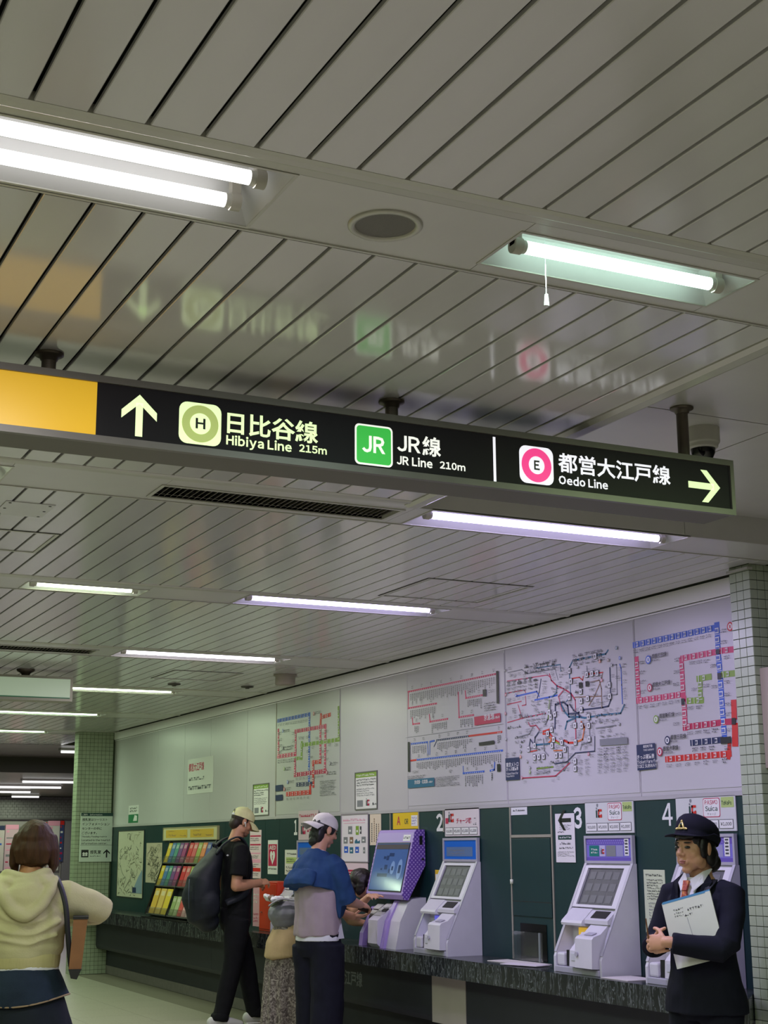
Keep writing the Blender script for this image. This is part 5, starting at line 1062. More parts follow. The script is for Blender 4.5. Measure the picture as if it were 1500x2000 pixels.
p.rect(UB, 0, p.L * 0.88, 0.544, p.L * 0.985); p.rect(UI, 0.16, 0.235, 0.2, 0.255); p.rect(UI, 0.21, 0.225, 0.25, 0.26); p.rect(UI, 0.25, 0.255, 0.33, 0.28); p.rect(UI, 0.14, 0.15, 0.17, 0.165); p.rect(UI, 0.2, 0.155, 0.25, 0.19); p.rect(UI, 0.1, 0.1, 0.27, 0.125)
p.disc(UL, 0.34, 0.17, 0.035, 1, 24, 0.05); p.rect(UI, 0.325, 0.15, 0.355, 0.18, 2); p.disc(UL, 0.46, 0.16, 0.04, 1, 24, 0.075); p.rect(UI, 0.44, 0.13, 0.48, 0.19, 2); p.rect(UI, 0.28, 0.13, 0.3, 0.16)
p.build('screen_print', t)
p = slope_print((5.098, 1.538), (5.109, 1.585), y1 - 0.03, 0.001); p.rect('W', 0.42, 0.0, 0.54, p.L); p.greek(0.43, 0.01, 0.53, 0.04, 1, 'd'); p.build('maker_label', t)
MB().prism([(5.2, CT), (5.2, 1.13), (5.09, 1.12), (5.05, 1.09), (4.985, 0.96), (4.945, CT)], y0, y0 + 0.16).build('base', M_MGREY, t)
MB().prism([(5.19, CT), (5.19, 1.11), (5.045, 1.105), (4.965, 0.96), (4.92, CT)], y0 + 0.16, y0 + 0.215).build('lavender_band', M_LAV, t)
MB().prism([(5.19, CT), (5.19, 1.085), (5.06, 1.08), (4.93, 0.985), (4.905, 0.965), (4.9, CT + 0.03), (4.93, CT)], y0 + 0.215, y0 + 0.375).build('console', M_MGREY, t)
MB().prism([(5.19, CT), (5.19, 1.07), (5.08, 1.065), (5.0, 0.985), (4.98, CT)], y0 + 0.375, y1 - 0.06).build('tray_body', mat('tray_dark', (70, 66, 66), 0.4), t)
MB().prism([(5.19, CT), (5.19, 1.06), (5.05, 1.05), (4.95, 0.86), (4.94, CT)], y1 - 0.06, y1).build('lavender_cheek', M_LAV, t)
for i, (s0, s1_, ya, yb_) in enumerate(((0.1, 0.32, 0.24, 0.35), (0.4, 0.6, 0.23, 0.3), (0.4, 0.6, 0.31, 0.36), (0.68, 0.9, 0.24, 0.35), (0.15, 0.4, 0.40, 0.5), (0.5, 0.85, 0.41, 0.52))):
    A = (4.93, 0.985); B = (5.06, 1.08); f_ = lambda s: (A[0] + (B[0] - A[0]) * s + (0.02 if ya > 0.37 else 0), A[1] + (B[1] - A[1]) * s)
    slab(f_(s0), f_(s1_), y0 + ya, y0 + yb_, 0.0, 0.008, mat('key_white', (206, 206, 200), 0.35) if i != 1 else M_MDARK, 'key_plate', t)
# ------------------------------------------------------------------ leaflet rack
t = empty('leaflet_rack', (5.05, 15.15, CT), 0, 'black slanted leaflet rack with clear pockets on the counter', 'rack')
M_RK = mat('rack_black', (14, 18, 18), 0.35)
RA, RB = (4.945, 0.79), (5.185, 1.56)
def rk(s, off=0.0):
    d = Vector((RB[0] - RA[0], 0, RB[1] - RA[1])); n = Vector((-d.z, 0, d.x)).normalized()
    v = Vector((RA[0], 0, RA[1])) + d * s + n * off
    return (v.x, v.z)
slab(RA, RB, 14.4, 15.92, -0.02, 0.0, M_RK, 'back_board', t)
for y in (14.4, 15.19, 15.9):
    MB().prism([rk(0, -0.02), rk(1.0, -0.02), rk(1.0, 0.035), rk(0.36, 0.05), rk(0, 0.06)], y, y + 0.02).build('side_board', M_RK, t)
for s in (0.0, 0.38, 0.69):
    for ya, yb_ in ((14.42, 15.19), (15.21, 15.9)):
        MB().prism([rk(s, 0), rk(s + 0.012, 0), rk(s + 0.012, 0.05), rk(s, 0.05)], ya, yb_).build('shelf', mat('rack_shelf_grey', (120, 122, 116), 0.4), t)
        MB().prism([rk(s, 0.046), rk(s + 0.1, 0.046), rk(s + 0.1, 0.05), rk(s, 0.05)], ya, yb_).build('pocket_front', mat('clear_acrylic', (235, 240, 240), 0.05, trans=0.95, alpha=0.35), t)
MB().box((4.86, 14.42, CT), (5.15, 15.95, 0.782)).build('foot', M_RK, t)
ang = math.atan2(RB[0] - RA[0], RB[1] - RA[1])
lm = {}
def leaflet(y, s, w, h, rgb, label, off=0.03, head=(222, 214, 206)):
    k = (w, h, rgb)
    if k not in lm:
        m1 = mat('leaflet_%d_%d_%d' % rgb, rgb, 0.45); m2 = mat('leaflet_head_%d' % sum(rgb), tuple(int(0.45 * a + 0.55 * b) for a, b in zip(rgb, head)), 0.45)
        mb = MB(); mb.box((-0.006, -w / 2, 0), (0.006, w / 2, h), m1); mb.box((-0.0066, -w * 0.36, h * 0.72), (-0.006, w * 0.3, h * 0.9), m2); mb.box((-0.0066, -w * 0.36, h * 0.2), (-0.006, w * 0.36, h * 0.24), m2)
        o = mb.build('leaflet', m1); lm[k] = o.data
    else:
        o = link('leaflet', lm[k])
    q = rk(s, off)
    o.location = (q[0], y, q[1]); o.rotation_euler = (0, ang, 0)
    tag(o, label, 'leaflet', 'leaflets in the rack')
C1 = [((206, 176, 40), 'yellow'), ((70, 112, 160), 'blue'), ((74, 136, 122), 'teal'), ((110, 66, 126), 'purple'), ((150, 52, 110), 'magenta')]
C2 = [((200, 48, 52), 'red'), ((206, 90, 92), 'salmon'), ((150, 160, 74), 'olive'), ((214, 124, 70), 'orange'), ((64, 76, 140), 'navy')]
for i, (c, n) in enumerate(C1):
    leaflet(15.84 - i * 0.132, 0.705, 0.115, 0.215, c, '%s leaflet on the top tier of the rack, left bay' % n)
    leaflet(15.84 - i * 0.132, 0.395, 0.115, 0.215, c, '%s leaflet on the middle tier of the rack, left bay' % n)
for i, (c, n) in enumerate(C2):
    leaflet(15.12 - i * 0.14, 0.705, 0.12, 0.215, c, '%s leaflet on the top tier of the rack, right bay' % n)
    leaflet(15.12 - i * 0.14, 0.395, 0.12, 0.215, c, '%s leaflet on the middle tier of the rack, right bay' % n)
for i, (c, n) in enumerate((((210, 170, 70), 'ochre'), ((216, 182, 96), 'sand yellow'), ((220, 190, 60), 'bright yellow'))):
    leaflet(15.78 - i * 0.21, 0.02, 0.17, 0.27, c, '%s folder on the bottom tier of the rack, left bay' % n)
for i, (c, n) in enumerate((((150, 168, 110), 'leaf green'), ((176, 186, 140), 'pale green'), ((206, 84, 80), 'coral red'), ((220, 168, 172), 'pale pink'), ((226, 196, 200), 'whitish pink'))):
    leaflet(15.12 - i * 0.135, 0.02, 0.115, 0.2, c, '%s folder on the bottom tier of the rack, right bay' % n)
# ------------------------------------------------------------------ people: volumes joined by voxel remeshing into continuous surfaces
class Blob(MB):
    def ell(self, c, r, rot=None, n=14, m=10):
        c = Vector(c); R_ = rot if rot is not None else Matrix.Identity(3)
        vs = [c + R_ @ Vector((0, 0, r[2]))]
        for j in range(1, m):
            th = math.pi * j / m
            for i in range(n):
                ph = 2 * math.pi * i / n
                vs.append(c + R_ @ Vector((r[0] * math.sin(th) * math.cos(ph), r[1] * math.sin(th) * math.sin(ph), r[2] * math.cos(th))))
        vs.append(c + R_ @ Vector((0, 0, -r[2])))
        fs = [(0, 1 + i, 1 + (i + 1) % n) for i in range(n)]
        for j in range(m - 2):
            for i in range(n):
                a = 1 + j * n + i; b = 1 + j * n + (i + 1) % n
                fs.append((a, a + n, b + n, b))
        k = 1 + (m - 2) * n; e = len(vs) - 1
        fs += [(k + i, e, k + (i + 1) % n) for i in range(n)]
        self.add(vs, fs); return self
    def sweep(self, pts, radii, side=(1, 0, 0), n=20, round_ends=False):
        pts = [Vector(p) for p in pts]; N = len(pts); vs = []
        radii = [(r, r) if not isinstance(r, (tuple, list)) else r for r in radii]
        if round_ends:
            d0 = (pts[0] - pts[1]).normalized(); d1 = (pts[-1] - pts[-2]).normalized()
            r0 = min(radii[0]); r1 = min(radii[-1])
            pre = [(pts[0] + d0 * r0 * math.sin(a), tuple(x * math.cos(a) for x in radii[0])) for a in (1.45, 1.0, 0.5)]
            post = [(pts[-1] + d1 * r1 * math.sin(a), tuple(x * math.cos(a) for x in radii[-1])) for a in (0.5, 1.0, 1.45)]
            pts = [q[0] for q in pre] + pts + [q[0] for q in post]; radii = [q[1] for q in pre] + radii + [q[1] for q in post]; N = len(pts)
        sd = Vector(side)
        for i, p in enumerate(pts):
            t = (pts[min(i + 1, N - 1)] - pts[max(i - 1, 0)]).normalized()
            a = (sd - t * sd.dot(t))
            a = a.normalized() if a.length > 1e-3 else t.orthogonal().normalized()
            b = t.cross(a)
            for k in range(n):
                w = 2 * math.pi * k / n
                vs.append(p + a * (radii[i][0] * math.cos(w)) + b * (radii[i][1] * math.sin(w)))
        fs = [list(range(n))[::-1], list(range((N - 1) * n, N * n))]
        for i in range(N - 1):
            for k in range(n):
                j = (k + 1) % n
                fs.append((i * n + k, i * n + j, (i + 1) * n + j, (i + 1) * n + k))
        self.add(vs, fs); return self
    def cap(self, p0, p1, r0, r1):
        return self.sweep([p0, p1], [r0, r1], round_ends=True, n=14, side=(0.3, 0.5, 0.8))
    def hand(self, wrist, d, back, side, curl=0.5, s=1.0, spread=0.0):
        """wrist point, direction to the fingers, back-of-hand normal, thumb side direction"""
        w = Vector(wrist); d = Vector(d).normalized(); nb = Vector(back); nb = (nb - d * nb.dot(d)).normalized(); sd = d.cross(nb)
        if sd.dot(Vector(side)) < 0: sd = -sd
        R_ = Matrix((sd, d, nb)).transposed()
        self.ell(w + d * 0.045 * s, (0.039 * s, 0.052 * s, 0.015 * s), R_)
        self.ell(w + d * 0.07 * s, (0.040 * s, 0.026 * s, 0.0135 * s), R_)
        L = (0.070, 0.078, 0.073, 0.058)
        for i in range(4):
            o = (0.030 - i * 0.020) * s
            p = w + d * (0.083 - 0.004 * abs(i - 1.2)) * s + sd * o
            dd = (d + sd * (spread * (1.5 - i) * 0.2)).normalized()
            a = curl * (0.55 + 0.08 * i)
            r = 0.0085 * s * (0.92 if i == 3 else 1)
            for k, f in enumerate((0.45, 0.32, 0.23)):
                rot = Matrix.Rotation(a if k else a * 0.7, 3, sd)
                q1 = rot @ dd; q2 = Matrix.Rotation(-(a if k else a * 0.7), 3, sd) @ dd
                dd = q1 if q1.dot(nb) < q2.dot(nb) else q2
                e = p + dd * L[i] * s * f
                self.cap(p, e, r, r * 0.93); p = e; r *= 0.93
        p = w + d * 0.022 * s + sd * 0.026 * s; dd = (d * 0.62 + sd * 0.7 - nb * 0.35).normalized()
        r = 0.0115 * s
        for k, f in enumerate((0.042, 0.033, 0.026)):
            e = p + dd * f * s; self.cap(p, e, r, r * 0.9); p = e; r *= 0.9
            dd = (dd + d * 0.35 - nb * 0.25 * curl - sd * 0.15).normalized()
        return self
    def shape(self, name, material, parent, voxel=0.007, smooth=4, wr=0.0, wf=9.0, ws=(1, 1, 1), seed=0.0, fn=None):
        me = bpy.data.meshes.new(name + '_raw'); me.from_pydata([tuple(v) for v in self.v], [], self.f); me.update()
        o = bpy.data.objects.new(name, me); COL.objects.link(o)
        md = o.modifiers.new('r', 'REMESH'); md.mode = 'VOXEL'; md.voxel_size = voxel
        if smooth:
            sm = o.modifiers.new('s', 'SMOOTH'); sm.factor = 0.5; sm.iterations = smooth
        bpy.context.view_layer.update()
        dg = bpy.context.evaluated_depsgraph_get()
        out = bpy.data.meshes.new_from_object(o.evaluated_get(dg))
        o.modifiers.clear(); o.data = out; bpy.data.meshes.remove(me); out.name = name
        if wr or fn:
            nn = [v.normal.copy() for v in out.vertices]
            for v, n_ in zip(out.vertices, nn):
                c = v.co
                if wr:
                    q = Vector((c.x * wf * ws[0] + seed, c.y * wf * ws[1], c.z * wf * ws[2]))
                    h = noise.noise(q) + 0.5 * noise.noise(q * 2.1)
                    h = 1 - 2 * abs(h) if False else h
                    v.co = c + n_ * (wr * h)
                if fn:
                    v.co = fn(v.co, n_)
            out.update()
        out.materials.clear(); out.materials.append(material)
        out.polygons.foreach_set('use_smooth', [True] * len(out.polygons))
        o.parent = parent
        return o
SKIN_A = mat('skin_light_tan', (196, 142, 112), 0.5, noise_s=14, noise_a=0.06)
SKIN_B = mat('skin_warm', (196, 146, 116), 0.5, noise_s=14, noise_a=0.06)
SKIN_C = mat('skin_neck_tan', (192, 138, 98), 0.5, noise_s=14, noise_a=0.06)
LIP = mat('lips', (156, 96, 88), 0.45)
EYE = mat('eye_dark', (22, 18, 18), 0.2)
HAIR_K = mat('hair_black', (18, 16, 17), 0.45, noise_s=40, noise_a=0.3, stretch=(1, 1, 0.2))
HAIR_B = mat('hair_dark_brown', (64, 42, 26), 0.55, spec=0.2, noise_s=50, noise_a=0.3, stretch=(1, 1, 0.12), bump_s=120, bump_a=0.3)
HAIR_S = mat('hair_short_brown', (46, 34, 28), 0.6, noise_s=90, noise_a=0.3)
def HT(pos, yaw=0.0, pitch=0.0, roll=0.0, s=1.0):
    """head matrix: yaw + turns left, pitch + looks down"""
    return Matrix.Translation(pos) @ Matrix.Rotation(yaw, 4, 'Z') @ Matrix.Rotation(-pitch, 4, 'X') @ Matrix.Rotation(roll, 4, 'Y') @ Matrix.Scale(s, 4)
def head(B, T, female=False):
    R_ = T.to_3x3()
    def e(c, r, rot=None):
        B.ell(T @ Vector(c), r, R_ @ (rot if rot is not None else Matrix.Identity(3)))
    j = 0.9 if female else 1.0
    e((0, -0.014, 0.036), (0.074, 0.094, 0.080)); e((0, 0.022, -0.012), (0.063, 0.066, 0.086)); e((0, 0.030, -0.052), (0.051 * j, 0.050, 0.048)); e((0, 0.054, -0.094), (0.026 * j, 0.024, 0.018))
    for s in (-1, 1):
        e((s * 0.034, 0.050, -0.026), (0.026, 0.026, 0.028)); e((s * 0.079, -0.008, -0.004), (0.008, 0.020, 0.031), Matrix.Rotation(s * -0.35, 3, 'Z')); e((s * 0.011, 0.090, -0.029), (0.009, 0.011, 0.008)); e((s * 0.046, 0.012, -0.062), (0.018 * j, 0.03, 0.03))
    e((0, 0.070, 0.026), (0.046, 0.018, 0.012)); e((0, 0.074, -0.060), (0.027, 0.014, 0.018))
    B.cap(T @ Vector((0, 0.084, 0.010)), T @ Vector((0, 0.1015, -0.022)), 0.0085, 0.0125)
def face(T, parent, z0=0.0):
    R_ = T.to_3x3()
    for s in (-1, 1):
        b = Blob(); b.ell(T @ Vector((s * 0.031, 0.0845, 0.004)), (0.0145, 0.006, 0.0062), R_ @ Matrix.Rotation(s * -0.25, 3, 'Z')); b.build('eye', EYE, parent, (0, 0, 0))
        b = Blob(); b.ell(T @ Vector((s * 0.032, 0.0845, 0.024)), (0.019, 0.006, 0.0034), R_ @ Matrix.Rotation(s * -0.3, 3, 'Z')); b.build('eyebrow', HAIR_K, parent, (0, 0, 0))
    b = Blob(); b.ell(T @ Vector((0, 0.0868, -0.0572)), (0.020, 0.0065, 0.0038), R_); b.ell(T @ Vector((0, 0.0862, -0.0655)), (0.016, 0.0065, 0.0045), R_); b.build('lips', LIP, parent, (0, 0, 0))
def legs(B, hipz, feet, rt=0.076, rk_=0.055, ra=0.038, kz=0.5, kf=0.03):
    for s, (fx, fy) in ((-1, feet[0]), (1, feet[1])):
        hp = Vector((s * 0.075, 0, hipz - 0.03)); an = Vector((fx, fy, 0.08)); kn = hp.lerp(an, 0.5) + Vector((0, kf, 0))
        B.sweep([hp + Vector((0, 0, 0.03)), hp.lerp(kn, 0.5), kn, kn.lerp(an, 0.4), an], [rt, rt * 0.88, rk_, rk_ * 0.98, ra], n=18, round_ends=True)
        B.sweep([(fx, fy - 0.05, 0.04), (fx, fy + 0.05, 0.035), (fx, fy + 0.15, 0.025)], [(0.034, 0.034), (0.04, 0.03), (0.032, 0.02)], round_ends=True, n=14)
def shoes(parent, feet, m_up, m_sole):
    for fx, fy in feet:
        b = Blob(); b.sweep([(fx, fy - 0.065, 0.055), (fx, fy + 0.0, 0.06), (fx, fy + 0.09, 0.05), (fx, fy + 0.18, 0.035)], [(0.043, 0.048), (0.046, 0.055), (0.049, 0.04), (0.04, 0.026)], round_ends=True, n=18)
        o = b.shape('shoe', m_up, parent, 0.006, 3)
        b = Blob(); b.sweep([(fx, fy - 0.075, 0.012), (fx, fy + 0.09, 0.012), (fx, fy + 0.19, 0.014)], [(0.045, 0.012), (0.051, 0.012), (0.04, 0.012)], round_ends=True, n=18); b.build('sole', m_sole, o, (0, 0, 0))
def trousers(parent, material, waist, hipz, feet, rh=(0.175, 0.125), rt=0.105, rk_=0.085, rb=0.075, hem=0.09, kf=0.03, seed=0.0, lean=0.0, name='trousers'):
    b = Blob()
    b.sweep([(0, lean, waist), (0, lean * 0.5, (waist + hipz) / 2), (0, 0, hipz - 0.06), (0, 0, hipz - 0.12)], [(rh[0] * 0.92, rh[1] * 0.92), rh, (rh[0] * 0.97, rh[1]), (rh[0] * 0.8, rh[1] * 0.85)], n=28)
    for s, (fx, fy) in ((-1, feet[0]), (1, feet[1])):
        hp = Vector((s * 0.088, 0, hipz - 0.03)); an = Vector((fx, fy, hem)); kn = hp.lerp(an, 0.5) + Vector((0, kf, 0))
        b.sweep([hp, hp.lerp(kn, 0.5), kn, kn.lerp(an, 0.5), an.lerp(kn, 0.12), an], [rt, rt * 0.95, rk_, (rk_ + rb) / 2, rb * 1.03, rb], n=22)
    return b.shape(name, material, parent, 0.008, 4, 0.007, 7, (1, 1, 0.9), seed)
def baseball_cap(T, parent, material, strap=None, back=False, droop=0.02):
    R_ = T.to_3x3(); sg_ = -1 if back else 1
    mb = MB(); n = 32; rows = 9; c = Vector((0, -0.012, 0.034)); rr = (0.083, 0.102, 0.094)
    vs = []; ring = []
    for j in range(rows + 1):
        th = math.pi / 2 * j / rows
        for i in range(n):
            ph = 2 * math.pi * i / n
            sq = 1.0 + 0.04 * math.sin(2 * th)
            low = -0.006 * (1 - math.sin(ph) * sg_) if j == rows else 0
            vs.append(T @ (c + Vector((rr[0] * sq * math.sin(th) * math.cos(ph), rr[1] * sq * math.sin(th) * math.sin(ph), rr[2] * math.cos(th) * 1.0 + low))))
    fs = [(j * n + i, (j + 1) * n + i, (j + 1) * n + (i + 1) % n, j * n + (i + 1) % n) for j in range(rows) for i in range(n)]
    mb.add(vs, fs, material, True)
    inner = [T @ (c + (T.inverted() @ v - c) * 0.965) for v in vs[rows * n:]]
    mb.add(vs[rows * n:] + inner, [(i, n + i, n + (i + 1) % n, (i + 1) % n) for i in range(n)], material)
    crown = mb.build('cap_crown', material, parent, (0, 0, 0))
    bm_ = MB(); a0, m_ = 1.12, 18; K_ = 6; top = []; bot = []
    for i in range(m_ + 1):
        a = -a0 + 2 * a0 * i / m_
        for k in range(K_ + 1):
            q = k / K_
            ext = 0.078 * (math.cos(a * 0.95) ** 0.6) * q
            x = (rr[0] * 0.985 + ext * 0.15) * math.sin(a); y = rr[1] * 0.985 * math.cos(a) + ext
            z = -0.002 - droop * q * q - 0.024 * (math.sin(a) ** 2) * (0.5 + 0.5 * q) - 0.012 * q
            P_ = c + Vector((x, y * sg_, z))
            top.append(T @ P_); bot.append(T @ (P_ - Vector((0, 0, 0.006))))
    w = K_ + 1; fs = []
    for i in range(m_):
        for k in range(K_):
            fs.append((i * w + k, i * w + k + 1, (i + 1) * w + k + 1, (i + 1) * w + k))
    N = len(top)
    rim = []
    for i in range(m_):
        a = i * w + K_; b_ = (i + 1) * w + K_; rim.append((a, N + a, N + b_, b_))
    bm_.add(top + bot, fs + [tuple(N + x for x in f[::-1]) for f in fs] + rim, material, True)
    bm_.build('cap_brim', material, parent, (0, 0, 0))
    MB().lathe([(0, 0.006), (0.006, 0.004), (0.007, 0)], T @ (c + Vector((0, 0, rr[2]))), 10, material).build('cap_button', material, parent, (0, 0, 0))
    if strap:
        s = MB(); q = []
        for i in range(9):
            a = -0.45 + 0.9 * i / 8
            for z in (-0.012, 0.006):
                q.append(T @ (c + Vector((rr[0] * 1.01 * math.sin(a), -sg_ * rr[1] * 1.03 * math.cos(a), z))))
        s.add(q, [(2 * i, 2 * i + 1, 2 * i + 3, 2 * i + 2) for i in range(8)], strap); s.build('cap_strap', strap, parent, (0, 0, 0))
        s = MB(); q = [T @ (c + Vector((0.026 * math.cos(a), -sg_ * (rr[1] * 1.005 + 0.002) * math.cos(0.3), 0.008 + 0.036 * math.sin(a)))) for a in [i * math.pi / 12 for i in range(13)]]
        s.add(q, [list(range(13))], HAIR_S); s.build('cap_opening', HAIR_S, parent, (0, 0, 0))
def arm(B, sh, el, wr, ru=0.046, re=0.038, rw=0.026):
    B.sweep([sh, Vector(sh).lerp(Vector(el), 0.5), el], [ru, ru * 0.98, re], round_ends=True, n=16, side=(0.2, 0.9, 0.3))
    e = Vector(el); w = Vector(wr)
    B.sweep([e, e.lerp(w, 0.3), e.lerp(w, 0.75), w], [re, re * 1.06, rw * 1.15, rw], round_ends=True, n=16, side=(0.2, 0.9, 0.3))
def band(pts, w, th, material, name, parent, up=None, normals=None):
    """flat strap through points; normals: outward direction at each point"""
    pts = [Vector(p) for p in pts]; mb = MB(); vs = []
    for i, p in enumerate(pts):
        t = (pts[min(i + 1, len(pts) - 1)] - pts[max(i - 1, 0)]).normalized()
        n_ = Vector(normals[i] if normals else up); n_ = (n_ - t * n_.dot(t)).normalized(); s = t.cross(n_)
        vs += [p + s * w / 2, p + s * w / 2 + n_ * th, p - s * w / 2 + n_ * th, p - s * w / 2]
    fs = [(3, 2, 1, 0)]
    for i in range(len(pts) - 1):
        for k in range(4):
            a = i * 4 + k; b = i * 4 + (k + 1) % 4
            fs.append((a, b, b + 4, a + 4))
    e = (len(pts) - 1) * 4; fs.append((e, e + 1, e + 2, e + 3))
    mb.add(vs, fs, material, True)
    return mb.build(name, material, parent, (0, 0, 0))
def spline(pts, n=6):
    P_ = [Vector(p) for p in pts]; out = []
    for i in range(len(P_) - 1):
        a = P_[max(i - 1, 0)]; b = P_[i]; c = P_[i + 1]; d = P_[min(i + 2, len(P_) - 1)]
        for k in range(n):
            t = k / n
            out.append(0.5 * ((2 * b) + (c - a) * t + (2 * a - 5 * b + 4 * c - d) * t * t + (3 * b - a - 3 * c + d) * t ** 3))
    out.append(P_[-1]); return out
def person(loc, face_deg, label, scale=1.0):
    o = empty('person', loc, -math.radians(face_deg), label, 'person'); o.scale = (scale,) * 3
    return o
CLOTH = dict(rough=0.85, spec=0.2)
M_BLK = mat('cloth_black', (20, 20, 24), noise_s=20, noise_a=0.15, bump_s=160, bump_a=0.12, **CLOTH)
M_NAVY = mat('cloth_dark_navy', (22, 23, 34), noise_s=20, noise_a=0.15, bump_s=160, bump_a=0.12, **CLOTH)
M_UNI = mat('uniform_navy', (19, 21, 33), noise_s=20, noise_a=0.1, bump_s=200, bump_a=0.1, **CLOTH)
M_WSHIRT = mat('cloth_white', (214, 214, 218), noise_s=20, noise_a=0.03, **CLOTH)
# ================================================================== man with backpack
P = person((4.64, 12.46, 0), 93, 'man in black clothes and cream cap with a big dark backpack, looking down', 1.03)
feet = [(-0.10, 0.22), (0.10, -0.15)]
T = HT((0, 0.055, 1.665), 0, 0.42)
b = Blob(); head(b, T)
b.sweep([(0, -0.03, 1.44), (0, -0.01, 1.52), (0, 0.02, 1.60), (0, 0.035, 1.65)], [0.07, 0.058, 0.054, 0.05], round_ends=True)
b.sweep([(0, 0, 0.86), (0, 0, 1.05), (0, 0, 1.25), (0, -0.01, 1.42), (0, -0.02, 1.49)], [(0.14, 0.09), (0.135, 0.085), (0.155, 0.1), (0.16, 0.08), (0.08, 0.06)], round_ends=True)
arm(b, (0.19, -0.02, 1.43), (0.225, -0.065, 1.14), (0.14, 0.165, 1.165), 0.05, 0.045, 0.030); b.hand((0.14, 0.165, 1.165), (-0.25, 1, 0.1), (0.6, 0.1, 0.8), (-0.5, 0, 1), 1.5)
arm(b, (-0.19, -0.02, 1.43), (-0.23, -0.06, 1.14), (-0.10, 0.17, 1.14), 0.05, 0.045, 0.030); b.hand((-0.10, 0.17, 1.14), (0.3, 1, 0.05), (-0.6, 0.1, 0.8), (0.5, 0, 1), 1.3)
legs(b, 0.88, feet); b.shape('body', SKIN_A, P, 0.0055, 3)
face(T, P)
h = Blob(); h.ell(T @ Vector((0, -0.022, 0.030)), (0.0775, 0.094, 0.082), T.to_3x3()); h.ell(T @ Vector((0, -0.06, -0.035)), (0.062, 0.050, 0.055), T.to_3x3())
h.shape('hair', HAIR_S, P, 0.006, 3)
g = Blob(); g.ell(T @ Vector((0, 0.052, -0.085)), (0.042, 0.036, 0.024), T.to_3x3()); g.shape('beard', mat('beard_stubble', (120, 86, 68), 0.7, noise_s=80, noise_a=0.2), P, 0.006, 3)
baseball_cap(T, P, mat('cap_cream', (226, 224, 172), noise_s=30, noise_a=0.05, bump_s=120, bump_a=0.1, **CLOTH), M_WSHIRT, False, 0.03)
e = Blob(); e.ell(T @ Vector((0.088, -0.002, -0.008)), (0.007, 0.009, 0.008), T.to_3x3()); e.cap(T @ Vector((0.088, 0.004, -0.012)), T @ Vector((0.088, 0.014, -0.034)), 0.0035, 0.003); e.build('earbud', mat('earbud_white', (230, 230, 228), 0.3), P, (0, 0, 0))
s = Blob()
s.sweep([(0, 0.0, 0.90), (0, 0.005, 1.02), (0, 0.01, 1.14), (0, 0.012, 1.28), (0, 0.0, 1.40), (0, -0.012, 1.47), (0, -0.012, 1.515)], [(0.172, 0.128), (0.176, 0.128), (0.176, 0.125), (0.19, 0.13), (0.195, 0.115), (0.13, 0.09), (0.068, 0.066)], n=30)
for k in (1, -1):
    s.sweep([(k * 0.10, -0.015, 1.45), (k * 0.19, -0.02, 1.425), (k * 0.22, -0.035, 1.33), (k * 0.23, -0.05, 1.225)], [0.062, 0.072, 0.074, 0.076], n=20, side=(0, 1, 0))
s.shape('t_shirt', M_BLK, P, 0.0075, 4, 0.007, 8, (1, 1, 1), 3.1)
trousers(P, M_BLK, 0.98, 0.90, feet, rh=(0.172, 0.132), rt=0.105, rk_=0.082, rb=0.066, hem=0.07, seed=5.0)
for fx, fy in feet:
    c = Blob(); c.sweep([(fx, fy, 0.135), (fx, fy + 0.005, 0.10), (fx, fy, 0.062)], [0.066, 0.078, 0.074], n=18); c.shape('trouser_cuff', M_BLK, P, 0.008, 3, 0.006, 14)
shoes(P, feet, mat('shoe_pale', (200, 198, 196), 0.6), mat('sole_white', (224, 222, 218), 0.6))
BP = empty('backpack', P.location, P.rotation_euler[2], 'large slumped dark navy backpack worn by the man in the cream cap', 'backpack'); BP.scale = (1.03,) * 3
M_BAG = mat('backpack_navy', (24, 28, 38), 0.6, noise_s=8, noise_a=0.2, bump_s=60, bump_a=0.1, spec=0.35)
q = Blob(); q.sweep([(0, -0.175, 1.40), (0, -0.215, 1.33), (0, -0.285, 1.18), (0, -0.30, 1.04), (0, -0.27, 0.90), (0, -0.24, 0.86)], [(0.10, 0.06), (0.145, 0.09), (0.175, 0.145), (0.185, 0.155), (0.17, 0.14), (0.13, 0.10)], n=28, round_ends=True)
q.ell((0, -0.40, 1.06), (0.13, 0.05, 0.13)); q.ell((0.15, -0.27, 1.0), (0.05, 0.09, 0.12))
q.shape('bag', M_BAG, BP, 0.008, 5, 0.012, 6, (1, 1, 0.8), 1.7)
for k in (1, -1):
    pts = spline([(k * 0.09, -0.20, 1.40), (k * 0.105, -0.13, 1.485), (k * 0.115, -0.02, 1.535), (k * 0.11, 0.042, 1.478), (k * 0.105, 0.088, 1.37), (k * 0.13, 0.095, 1.22), (k * 0.175, 0.03, 1.08), (k * 0.165, -0.13, 1.0)])
    nr = [(p - Vector((k * 0.10, -0.01, p.z - 0.02))) if p.z < 1.44 else Vector((0, (p.y + 0.01) * 0.8, 0.6)) for p in pts]
    band(pts, 0.055, 0.012, M_BAG, 'strap', BP, normals=nr)
band(spline([(0.03, -0.17, 1.43), (0.03, -0.19, 1.47), (0, -0.2, 1.485), (-0.03, -0.19, 1.47), (-0.03, -0.17, 1.43)]), 0.02, 0.008, M_BAG, 'handle', BP, up=(0, -1, 0.2))
band([(0.10, -0.43, 1.20), (0.12, -0.44, 1.08), (0.11, -0.43, 0.96)], 0.012, 0.004, mat('zip_grey', (66, 74, 92), 0.4), 'zip', BP, up=(0, -1, 0))
for z in (1.43, 1.36): MB().lathe([(0, 0.008), (0.009, 0.005), (0.011, 0), (0.009, -0.005), (0, -0.008)], (0.135, -0.115 + (z - 1.36), z + 0.03), 10).build('buckle', mat('buckle_white', (206, 208, 212), 0.4), BP, (0, 0, 0))
